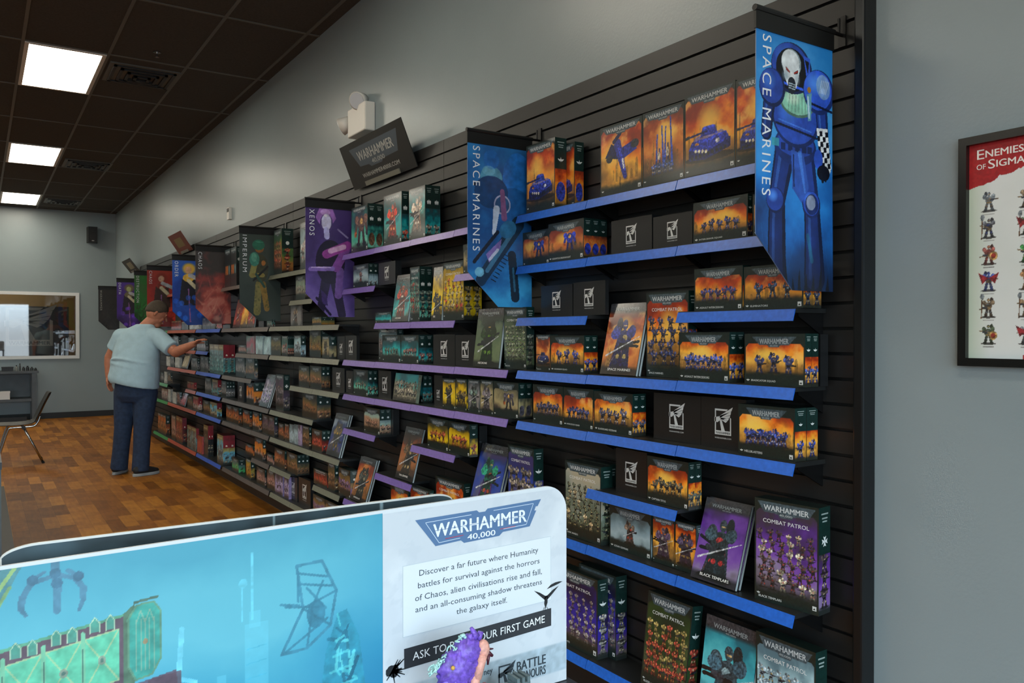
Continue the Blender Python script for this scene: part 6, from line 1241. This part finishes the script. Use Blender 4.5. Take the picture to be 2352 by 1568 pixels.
def rc2(X_, Y_):
    l1 = np.where(X_ > x1 - r2, zt2 - .4*r2 + .4*np.sqrt(np.maximum(r2**2 - (X_ - x1 + r2)**2, 0)), zt2); q = x0 + r2*1.3
    l2 = np.where(X_ < q, zt2 - .5*r2 + .5*r2*np.sqrt(np.maximum(1 - ((q - X_)/(r2*1.3))**2, 0)), zt2); return np.minimum(Y_, np.minimum(l1, l2) - .0024)
mb = MB(); mb.grid(cv, lambda X_, Y_: np.stack([X_ + x0 + .002 - .31, X_*0 - .0006, rc2(X_ + x0 + .002, Y_ + BZ0) - BZ0], -1)); mb.build('print', M['board_print'], b2)

# painted miniature in front of the board
def smat(name, c, rough=.45, n=.25, sc=90): return mat(name, c, rough, noise=n, nscale=sc)
mn = empty('miniature', (.512, .9, .9972), 'painted miniature with a purple crest and teal wisps before the white panel', 'miniature')
def MP(x, z, y=0): return (x - .512, y, z - .9972)
mb = MB(); mb.bar((0, 0, 0), (0, 0, .004), .03, (.1, .1, .1), 24); mb.bar((0, 0, .004), (0, 0, .0065), .03, (.1, .1, .1), 24, .028); mb.build('base', M['black'], mn)
mb = MB()
for (x, z, rx, rz, ry) in ((.505, 1.045, .014, .03, .014), (.512, 1.068, .017, .016, .015), (.522, 1.075, .014, .012, .013), (.503, 1.02, .010, .02, .01), (.522, 1.02, .010, .02, .01)): mb.ball(MP(x, z), (rx, ry, rz), (.5, .4, .5), 14, 10, lambda d: 1 + .12*math.sin(9*d[0] + 7*d[2]))
mb.build('body', smat('mini_purple_dark', '#43306a'), mn, True)
mb = MB(); ring = lambda d: 1 + .10*math.sin(16*d[0] - 11*d[2]) + .05*math.sin(31*d[2] + 9*d[0])
mb.ball(MP(.5085, 1.104), (.029, .015, .026), (.4, .3, .6), 40, 26, ring); mb.ball(MP(.521, 1.122), (.021, .013, .019), (.4, .3, .6), 34, 22, ring); mb.ball(MP(.499, 1.084), (.019, .013, .022), (.4, .3, .6), 34, 22, ring)
for i in range(8):
    x, z = .482 + .0062*i, 1.096 + .0072*i; mb.bar(MP(x + .009, z - .008), MP(x - .0025 + .0008*i, z + .0045, .004), .0055, (.4, .3, .6), 8, .0022)
for i in range(3): mb.bar(MP(.526 + .006*i, 1.134), MP(.524 + .0085*i, 1.1445), .003, (.4, .3, .6), 8, .0038)
mb.build('crest', smat('mini_purple', '#6f4fb4', .42, .38, 170), mn, True)
mb = MB(); mb.ball(MP(.541, 1.124, -.006), (.0085, .008, .012), (.8, .6, .5), 16, 12); mb.ball(MP(.534, 1.103, -.006), (.007, .008, .013), (.8, .6, .5), 14, 10); mb.ball(MP(.5265, 1.086, -.008), (.007, .008, .010), (.8, .6, .5), 14, 10); mb.bar(MP(.538, 1.118, -.01), MP(.529, 1.09, -.01), .006, (.8, .6, .5), 10); mb.build('face', smat('mini_pink', '#d89c8c', .5, .2, 240), mn, True)
mb = MB(); mb.bar(MP(.545, 1.12, -.008), MP(.5535, 1.113, -.008), .0035, (.3, .1, .1), 8, .002); mb.bar(MP(.5475, 1.116, -.008), MP(.5465, 1.103, -.008), .003, (.3, .1, .1), 8, .0012); mb.bar(MP(.548, 1.122, -.006), MP(.556, 1.121, -.006), .002, (.3, .1, .1), 8, .0008); mb.build('jaw', smat('mini_maroon', '#4c1c28'), mn, True)
mb = MB(); r = random.Random(8)
for i in range(26):
    s_ = r.random(); x = .471 + .042*s_; z = 1.110 + .031*s_ + r.uniform(-.004, .005); mb.tube([MP(x, z, r.uniform(-.004, .006)), MP(x + r.uniform(-.006, .004), z - .004, r.uniform(-.004, .006)), MP(x - .007, z - .008 + r.uniform(-.004, .004), r.uniform(-.004, .006))], .0011, (.6, .8, .8), 6)
for i in range(9): x = .512 + .0025*i; mb.ball(MP(x, 1.140 + .004*math.sin(i), .003), (.0028, .003, .0022), (.6, .8, .8), 8, 6)
mb.build('wisps', smat('mini_teal', '#a9d2cc', .5, .3, 260), mn, True)
mb = MB(); mb.ball(MP(.512, 1.078, -.012), (.011, .008, .0085), (.9, .85, .9), 16, 10); mb.ball(MP(.525, 1.074, -.014), (.009, .007, .007), (.9, .85, .9), 14, 9); mb.ball(MP(.503, 1.07, -.012), (.008, .006, .006), (.9, .85, .9), 12, 8); mb.build('robe', smat('mini_white', '#dcd0dc'), mn, True)
mb = MB(); mb.ball(MP(.541, 1.07, -.008), (.0085, .008, .011), (.8, .2, .1), 14, 9); mb.bar(MP(.532, 1.045, -.006), MP(.54, 1.072, -.006), .007, (.8, .2, .1), 8); mb.build('arm_guard', smat('mini_red', '#b8383c'), mn, True)
mb = MB(); mb.ball(MP(.5335, 1.0775, -.014), (.005, .005, .006), (.8, .6, .2), 12, 8); mb.ball(MP(.492, 1.113, -.014), (.0028, .0028, .0028), (.8, .6, .2), 10, 8); mb.build('gem', smat('mini_gold', '#d8a84c'), mn, True)
ru = empty('ruin_model', (.595, .93, .9972), 'small grey castle ruin model beside the miniature', 'model')
mb = MB()
for (x, w_, z) in ((-.03, .022, .036), (-.006, .02, .044), (.014, .022, .056)):
    mb.box((x, -.012, 0), (x + w_, .012, z), (.3, .35, .35))
    for q in range(3): mb.box((x + q*w_/2.6, -.0125, z - .0005), (x + q*w_/2.6 + w_*.2, .0125, z + .007), (.3, .35, .35))
mb.box((-.035, -.02, 0), (.045, .02, .004), (.3, .35, .35)); mb.build('ruin_walls', smat('ruin_grey', '#5c6a6c', .7), ru)

# ------------------------------------------------------------------ the man at the shelves
fabric = mat('tshirt_blue', '#a9c6d2', .85, noise=.06, nscale=14, bump=.35, bscale=14)
denim = mat('denim', '#22344f', .85, noise=.22, nscale=28, bump=.15, bscale=40)
skin = mat('skin', '#b9785c', .55, noise=.10, nscale=22); hairm = mat('hair_brown', '#4a4034', .8, noise=.25, nscale=120, bump=.5, bscale=160)
shoe = mat('shoe_black', '#1a1d20', .6); sole = mat('sole_grey', '#9aa0a2', .6)
FX = Vector((.62, .78, 0)); RX = Vector((.78, -.62, 0))
man = empty('person', (1.40, 9.68, 0), 'heavy set person in pale blue T-shirt and jeans reaching into the shelves', 'person')
O_ = Vector((1.40, 9.68, 0))
def V3(x, y, z): return Vector((x, y, z)) - O_
def remesh(o, vox, it=4):
    m = o.modifiers.new('merge', 'REMESH'); m.mode = 'VOXEL'; m.voxel_size = vox; m.use_smooth_shade = True
    s_ = o.modifiers.new('relax', 'SMOOTH'); s_.factor = .5; s_.iterations = it
def capsule(mb, p, q, r1, r2):
    mb.bar(p, q, r1, (.5, .5, .5), 16, r2); mb.ball(tuple(p), (r1,)*3, (.5, .5, .5), 16, 10); mb.ball(tuple(q), (r2,)*3, (.5, .5, .5), 16, 10)
def chain(mb, pts):
    for (a, ra), (b, rb) in zip(pts[:-1], pts[1:]): capsule(mb, a, b, ra, rb)
mb = MB()
hc = V3(1.640, 9.632, 1.760); ff = Vector((.80, -.02, -.42)).normalized(); up = Vector((.36, -.02, .93)).normalized(); up = (up - ff*up.dot(ff)).normalized(); sd = ff.cross(up)
HS = 1.10
def H(f, u, s): return hc + (ff*f + up*u + sd*s)*HS
mb.ball((0, 0, 0), (1, 1, 1), (.5, .5, .5), 28, 20); vv = mb.v[-1]
mb.v[-1] = np.array([tuple(H(v[0]*.098, v[2]*.108 + .012, v[1]*.078)) for v in vv])
chain(mb, [(H(.03, -.05, 0), .066), (H(.058, -.098, 0), .040)])               # jaw
for s_ in (-1, 1):
    capsule(mb, H(-.012, .008, s_*.079), H(-.016, -.028, s_*.077), .014, .010)   # ears
    capsule(mb, H(.086, .022, s_*.03), H(.088, .022, s_*.045), .010, .009)      # brow
    mb.ball(tuple(H(.084, .006, s_*.034)), (.012,)*3, (.5, .5, .5), 10, 8); capsule(mb, H(.07, -.03, s_*.035), H(.06, -.055, s_*.038), .022, .018)
chain(mb, [(H(.096, .010, 0), .010), (H(.118, -.026, 0), .014)])               # nose
capsule(mb, H(.098, -.058, -.018), H(.098, -.058, .018), .008, .008); capsule(mb, H(.096, -.069, -.015), H(.096, -.069, .015), .008, .008)
chain(mb, [(V3(1.622, 9.636, 1.70), .062), (V3(1.570, 9.645, 1.655), .064), (V3(1.515, 9.655, 1.58), .075), (V3(1.46, 9.66, 1.45), .11), (V3(1.445, 9.655, 1.25), .12), (V3(1.435, 9.65, 1.0), .12)])
for s_ in (-1, 1): chain(mb, [(V3(1.435, 9.65, .96) + RX*s_*.09, .11), ((V3(1.315, 9.75, .50) if s_ < 0 else V3(1.489, 9.58, .50)), .068), ((V3(1.277, 9.80, .10) if s_ < 0 else V3(1.462, 9.58, .10)), .042)])
shR, elR, wrR = V3(1.630, 9.52, 1.500), V3(1.775, 9.30, 1.335), V3(1.895, 9.005, 1.425)
shL, elL, wrL = V3(1.312, 9.80, 1.500), V3(1.205, 9.90, 1.275), V3(1.195, 9.90, 1.065)
capsule(mb, V3(1.46, 9.66, 1.50), shR, .09, .075); capsule(mb, V3(1.46, 9.66, 1.50), shL, .09, .075)
chain(mb, [(shR, .072), (elR, .054), (elR.lerp(wrR, .35), .052), (wrR, .033)]); chain(mb, [(shL, .072), (elL, .052), (elL.lerp(wrL, .35), .050), (wrL, .033)])
def hand(wr, d, palm_n, curl):
    d = d.normalized(); n_ = (palm_n - d*palm_n.dot(d)).normalized(); s_ = d.cross(n_)
    for k in (-1.5, -.5, .5, 1.5): capsule(mb, wr + s_*k*.011 + d*.01, wr + d*.085 + s_*k*.020, .015, .0135)
    for k, L_ in ((-1.5, .066), (-.5, .078), (.5, .083), (1.5, .074)):
        b0 = wr + d*.088 + s_*k*.0205; p1 = b0 + (d*math.cos(curl*.4) + n_*math.sin(curl*.4))*L_*.45; p2 = p1 + (d*math.cos(curl) + n_*math.sin(curl))*L_*.32; p3 = p2 + (d*math.cos(curl*1.5) + n_*math.sin(curl*1.5))*L_*.25
        chain(mb, [(b0, .0098), (p1, .0092), (p2, .0085), (p3, .0072)])
    t0 = wr + d*.025 + s_*.028; t1 = t0 + (d*.5 + s_*.62 + n_*.35)*.045; t2 = t1 + (d*.8 + s_*.15 + n_*.45)*.034; chain(mb, [(wr + d*.012 + s_*.014, .016), (t0, .0145), (t1, .0115), (t2, .009)])
hand(wrR, Vector((.50, -.74, .46)), Vector((.3, -.25, -.8)), .55); hand(wrL, Vector((.05, .02, -1)), Vector((.7, -.6, 0)), .5)
o = mb.build('body', skin, man); remesh(o, .0055, 3)
mb = MB(); mb.ball((0, 0, 0), (1, 1, 1), (.3, .3, .2), 30, 20); vv = mb.v[-1]; keep = []
for v in vv:
    f, s_, u = v; k = 1.0
    lim = -.42 + (f + 1)*.36 if f < .35 else .07 + .62*(f - .35)
    p = H(f*.108 - .004, max(u, lim)*.119 + .014, s_*.088) if u > lim else H(f*.090, lim*.100 + .008, s_*.072)
    keep.append(tuple(p))
mb.v[-1] = np.array(keep); mb.build('hair', hairm, man, True)
def loft(mb, rings, n=32, cap=(True, True)):
    v = []; 
    for c, a, b, tilt in rings:
        for i in range(n):
            t = 2*PI*i/n; ct, st = math.cos(t), math.sin(t); v.append(tuple(c + RX*a*ct + FX*b*st + Vector((0, 0, tilt*ct))))
    f = []
    for j in range(len(rings) - 1):
        for i in range(n): f.append((j*n + i, j*n + (i + 1) % n, (j + 1)*n + (i + 1) % n, (j + 1)*n + i))
    if cap[0]: f.append(tuple(range(n - 1, -1, -1)))
    if cap[1]: f.append(tuple(range((len(rings) - 1)*n, len(rings)*n)))
    mb.add(v, f, (.6, .7, .8))
mb = MB()
loft(mb, [(V3(1.415, 9.665, .985), .262, .225, -.055), (V3(1.412, 9.662, 1.03), .266, .230, -.050), (V3(1.425, 9.665, 1.11), .262, .232, -.02), (V3(1.432, 9.668, 1.22), .256, .222, 0), (V3(1.446, 9.668, 1.36), .250, .190, 0), (V3(1.462, 9.668, 1.47), .240, .160, 0), (V3(1.475, 9.665, 1.545), .205, .130, 0), (V3(1.500, 9.660, 1.600), .145, .105, 0), (V3(1.528, 9.655, 1.640), .088, .080, .0)])
capsule(mb, V3(1.475, 9.66, 1.50), shR, .105, .098); capsule(mb, V3(1.46, 9.67, 1.50), shL, .105, .095)
mb.bar(shR, shR.lerp(elR, .80), .095, (.6, .7, .8), 20, .088); mb.bar(shL, shL.lerp(elL, .62), .092, (.6, .7, .8), 20, .084)
r = random.Random(2)
for i in range(5):       # soft folds around the waist and under the arm
    z = 1.04 + .05*i; mb.tube([V3(1.425, 9.665, z) + RX*(.245*math.cos(t)) - FX*(.215*abs(math.sin(t))) + Vector((0, 0, .03*math.sin(t*2 + i))) for t in [.3 + k*.42 for k in range(7)]], .013, (.6, .7, .8), 8)
for i in range(4): mb.tube([V3(1.60 - .02*i, 9.50 + .02*i, 1.44 - .03*i), V3(1.52 - .02*i, 9.475 + .01*i, 1.34 - .05*i), V3(1.44, 9.46, 1.26 - .05*i)], .012, (.6, .7, .8), 8)
o = mb.build('tshirt', fabric, man); remesh(o, .011, 5)
mb = MB()
loft(mb, [(V3(1.435, 9.66, 1.04), .205, .175, -.03), (V3(1.435, 9.66, .95), .222, .190, -.02), (V3(1.435, 9.66, .86), .215, .175, 0), (V3(1.435, 9.66, .80), .19, .14, 0)])
for (hip, kn, an, s_) in ((V3(1.435, 9.66, .90) + RX*-.112, V3(1.318, 9.755, .50), V3(1.280, 9.80, .055), -1), (V3(1.435, 9.66, .90) + RX*.108, V3(1.487, 9.59, .50), V3(1.462, 9.575, .05), 1)):
    chain(mb, [(hip, .128), (hip.lerp(kn, .5), .112), (kn, .092), (kn.lerp(an, .5), .086)]); mb.bar(kn.lerp(an, .5), an, .086, (.2, .3, .4), 18, .090)
o = mb.build('jeans', denim, man); remesh(o, .011, 4)
def shoe_at(heel, d, name):
    d = d.normalized(); s_ = Vector((-d.y, d.x, 0)); L_ = .31
    def prof(t): return .040 + .014*math.sin(min(t*1.2, 1)*PI) if t < .9 else .034
    mb = MB(); ring = []
    for z, k in ((0, 1.0), (.032, 1.0)):
        for t in [i/23 for i in range(24)]:
            a = 2*PI*t; ring.append(tuple(heel + d*(L_/2 + math.cos(a)*L_/2*k) + s_*(math.sin(a)*.049*(1.12 if math.cos(a) > .1 else .95)*k) + Vector((0, 0, z))))
    f = [(i, (i + 1) % 24, 24 + (i + 1) % 24, 24 + i) for i in range(24)] + [tuple(range(23, -1, -1)), tuple(range(24, 48))]; mb.add(ring, f, (.6, .6, .6))
    sh = MB(); chain(sh, [(heel + d*.05 + Vector((0, 0, .065)), .043), (heel + d*.14 + Vector((0, 0, .062)), .046), (heel + d*.23 + Vector((0, 0, .044)), .038), (heel + d*.275 + Vector((0, 0, .040)), .028)]); capsule(sh, heel + d*.06 + Vector((0, 0, .075)), heel + d*.075 + Vector((0, 0, .115)), .045, .045)
    q = sh.build(name, shoe, man); remesh(q, .008, 2); so = mb.build('sole', sole, q); bv = so.modifiers.new('b', 'BEVEL'); bv.width = .006; bv.segments = 2
shoe_at(V3(1.215, 9.745, .001), Vector((.55, .83, 0)), 'shoe'); shoe_at(V3(1.375, 9.515, .001), Vector((.95, .38, 0)), 'shoe')

# ------------------------------------------------------------------ chair, work bench and table at the left edge
blackp = mat('chair_plastic', '#141516', .4); steel = mat('bench_steel', '#54595c', .45, metal=.4, noise=.1, nscale=8)
ch = empty('stacking_chair', (.42, 11.33, 0), 'black plastic chair with chrome legs facing left', 'chair')
def C3(x, y, z): return (x - .42, y - 11.33, z)
mb = MB(); prof = [(.735, .84), (.715, .80), (.665, .70), (.625, .60), (.590, .53), (.555, .485), (.49, .468), (.38, .462), (.27, .466), (.17, .468), (.11, .452)]
ny = 13; v = []
for k, (x, z) in enumerate(prof):
    for j in range(ny):
        u = j/(ny - 1)*2 - 1; hw = .215*(1 - .12*max(0, (3 - k))/3*abs(u)); bow = .035*u*u*(1 if k < 5 else .3); v.append(C3(x - (bow if k < 5 else 0), 11.33 + u*hw, z + (bow if k >= 5 else 0)))
f = [(k*ny + j, k*ny + j + 1, (k + 1)*ny + j + 1, (k + 1)*ny + j) for k in range(len(prof) - 1) for j in range(ny - 1)]; mb.add(v, f, (.05, .05, .05))
o = mb.build('seat_shell', blackp, ch, True); s_ = o.modifiers.new('thick', 'SOLIDIFY'); s_.thickness = .012; ss = o.modifiers.new('sub', 'SUBSURF'); ss.levels = 1; ss.render_levels = 1
for y in (11.135, 11.525):
    mb = MB(); mb.tube([C3(.610, y, .56), C3(.590, y, .50), C3(.545, y, .448), C3(.44, y, .440), C3(.32, y, .436), C3(.285, y, .41), C3(.22, y, .20), C3(.165, y, .004)], .0125, (.7, .7, .7), 10); mb.build('leg', M['chrome'], ch, True)
    mb = MB(); mb.bar(C3(.44, y, .435), C3(.640, y, .004), .0125, (.7, .7, .7), 10); l_ = mb.build('leg', M['chrome'], ch, True)
    mb = MB(); mb.bar(C3(.632, y, .024), C3(.642, y, .0), .016, (.05, .05, .05), 10); mb.build('foot_cap', blackp, l_)
    mb = MB(); mb.bar(C3(.44, y - .018, .436), C3(.44, y + .018, .436), .022, (.05, .05, .05), 12); mb.build('hub', blackp, ch)
mb = MB(); mb.bar(C3(.44, 11.135, .44), C3(.44, 11.525, .44), .011, (.7, .7, .7), 10); mb.build('crossbar', M['chrome'], ch)
be = empty('work_bench', (-.05, 16.66, 0), 'grey steel work bench below the back window', 'bench')
mb = MB(); mb.box((-1.0, -.30, .855), (.93, .30, .893), (.3, .3, .3)); mb.build('bench_top', steel, be)
for x in (-.95, .86):
    for y in (-.26, .26): mb = MB(); mb.box((x - .035, y - .035, 0), (x + .035, y + .035, .854), (.3, .3, .3)); mb.build('leg', steel, be)
mb = MB(); mb.box((-.91, -.28, .37), (.82, .28, .415), (.3, .3, .3)); mb.build('lower_shelf', steel, be)
mb = MB(); mb.box((-.91, .285, .42), (.82, .298, .85), (.3, .3, .3)); mb.build('back_panel', steel, be)
t = empty('storage_tray', (-.1, 16.64, 0), 'long black tray on the floor under the work bench', 'tray')
mb = MB(); mb.box((-.72, -.21, .0), (.80, .20, .10), (.03, .03, .03)); mb.build('tray_body', M['black'], t)
for (x, w_, h_, c, lb, nm, ct) in ((.42, .17, .075, '#17181a', 'black box on the bench, left end of its row', 'storage_box', 'box'), (.555, .035, .10, '#8a8c88', 'pale bottle on the bench beside the black box', 'paint_bottle', 'bottle'), (.605, .03, .13, '#4c5050', 'taller grey bottle on the bench', 'paint_bottle', 'bottle'), (.66, .045, .07, '#34383a', 'dark pot on the bench, fourth along', 'paint_pot', 'pot'), (.72, .05, .085, '#2c2f31', 'dark pot on the bench, fifth along', 'paint_pot', 'pot'), (.785, .05, .065, '#3a3e40', 'dark pot on the bench, sixth along', 'paint_pot', 'pot'), (.84, .04, .05, '#2a2c2e', 'small dark pot at the right end of the bench', 'paint_pot', 'pot')):
    t = empty(nm, (x, 16.55, .8932), lb, ct, 'small items on the work bench'); mm = mat('bench_' + nm, c, .45)
    mb = MB()
    if nm == 'storage_box': mb.box((-w_/2, -.06, 0), (w_/2, .06, h_*.75), (.1, .1, .1)); mb.build('box_body', mm, t); mb = MB(); mb.box((-w_/2 - .004, -.064, h_*.75), (w_/2 + .004, .064, h_), (.1, .1, .1)); mb.build('lid', mm, t)
    else: mb.bar((0, 0, 0), (0, 0, h_*.7), w_/2, (.2, .2, .2), 14); mb.bar((0, 0, h_*.7), (0, 0, h_*.78), w_/2, (.2, .2, .2), 14, w_*.28); mb.build('container', mm, t); mb = MB(); mb.bar((0, 0, h_*.78), (0, 0, h_), w_*.28, (.2, .2, .2), 12); mb.build('cap', M['black'], t)
t = empty('storage_box', (.36, 16.45, .4152), 'pale box on the lower shelf of the work bench', 'box')
mb = MB(); mb.box((-.1, -.08, 0), (.09, .08, .11), (.6, .6, .6)); mb.build('box_body', M['white'], t); mb = MB(); mb.box((-.104, -.084, .11), (.094, .084, .14), (.6, .6, .6)); mb.build('lid', M['white'], t)
gt = empty('gaming_table', (-.55, 7.6, 0), 'dark gaming table cut off by the left frame edge', 'table')
mb = MB(); mb.box((-.60, -1.72, .70), (.668, 1.70, .745), (.1, .1, .1)); mb.build('tabletop', dark_top, gt)
mb = MB(); mb.box((-.60, -1.70, .06), (.664, -1.66, .699), (.1, .1, .1)); mb.build('end_panel', steel, gt)
mb = MB(); mb.box((-.60, -1.655, .06), (.62, 1.68, .699), (.02, .02, .02)); mb.build('table_body', M['black'], gt)
mb = MB(); mb.box((-.62, -1.3, 0), (.752, 1.7, .058), (.02, .02, .02)); mb.build('plinth', M['black'], gt)
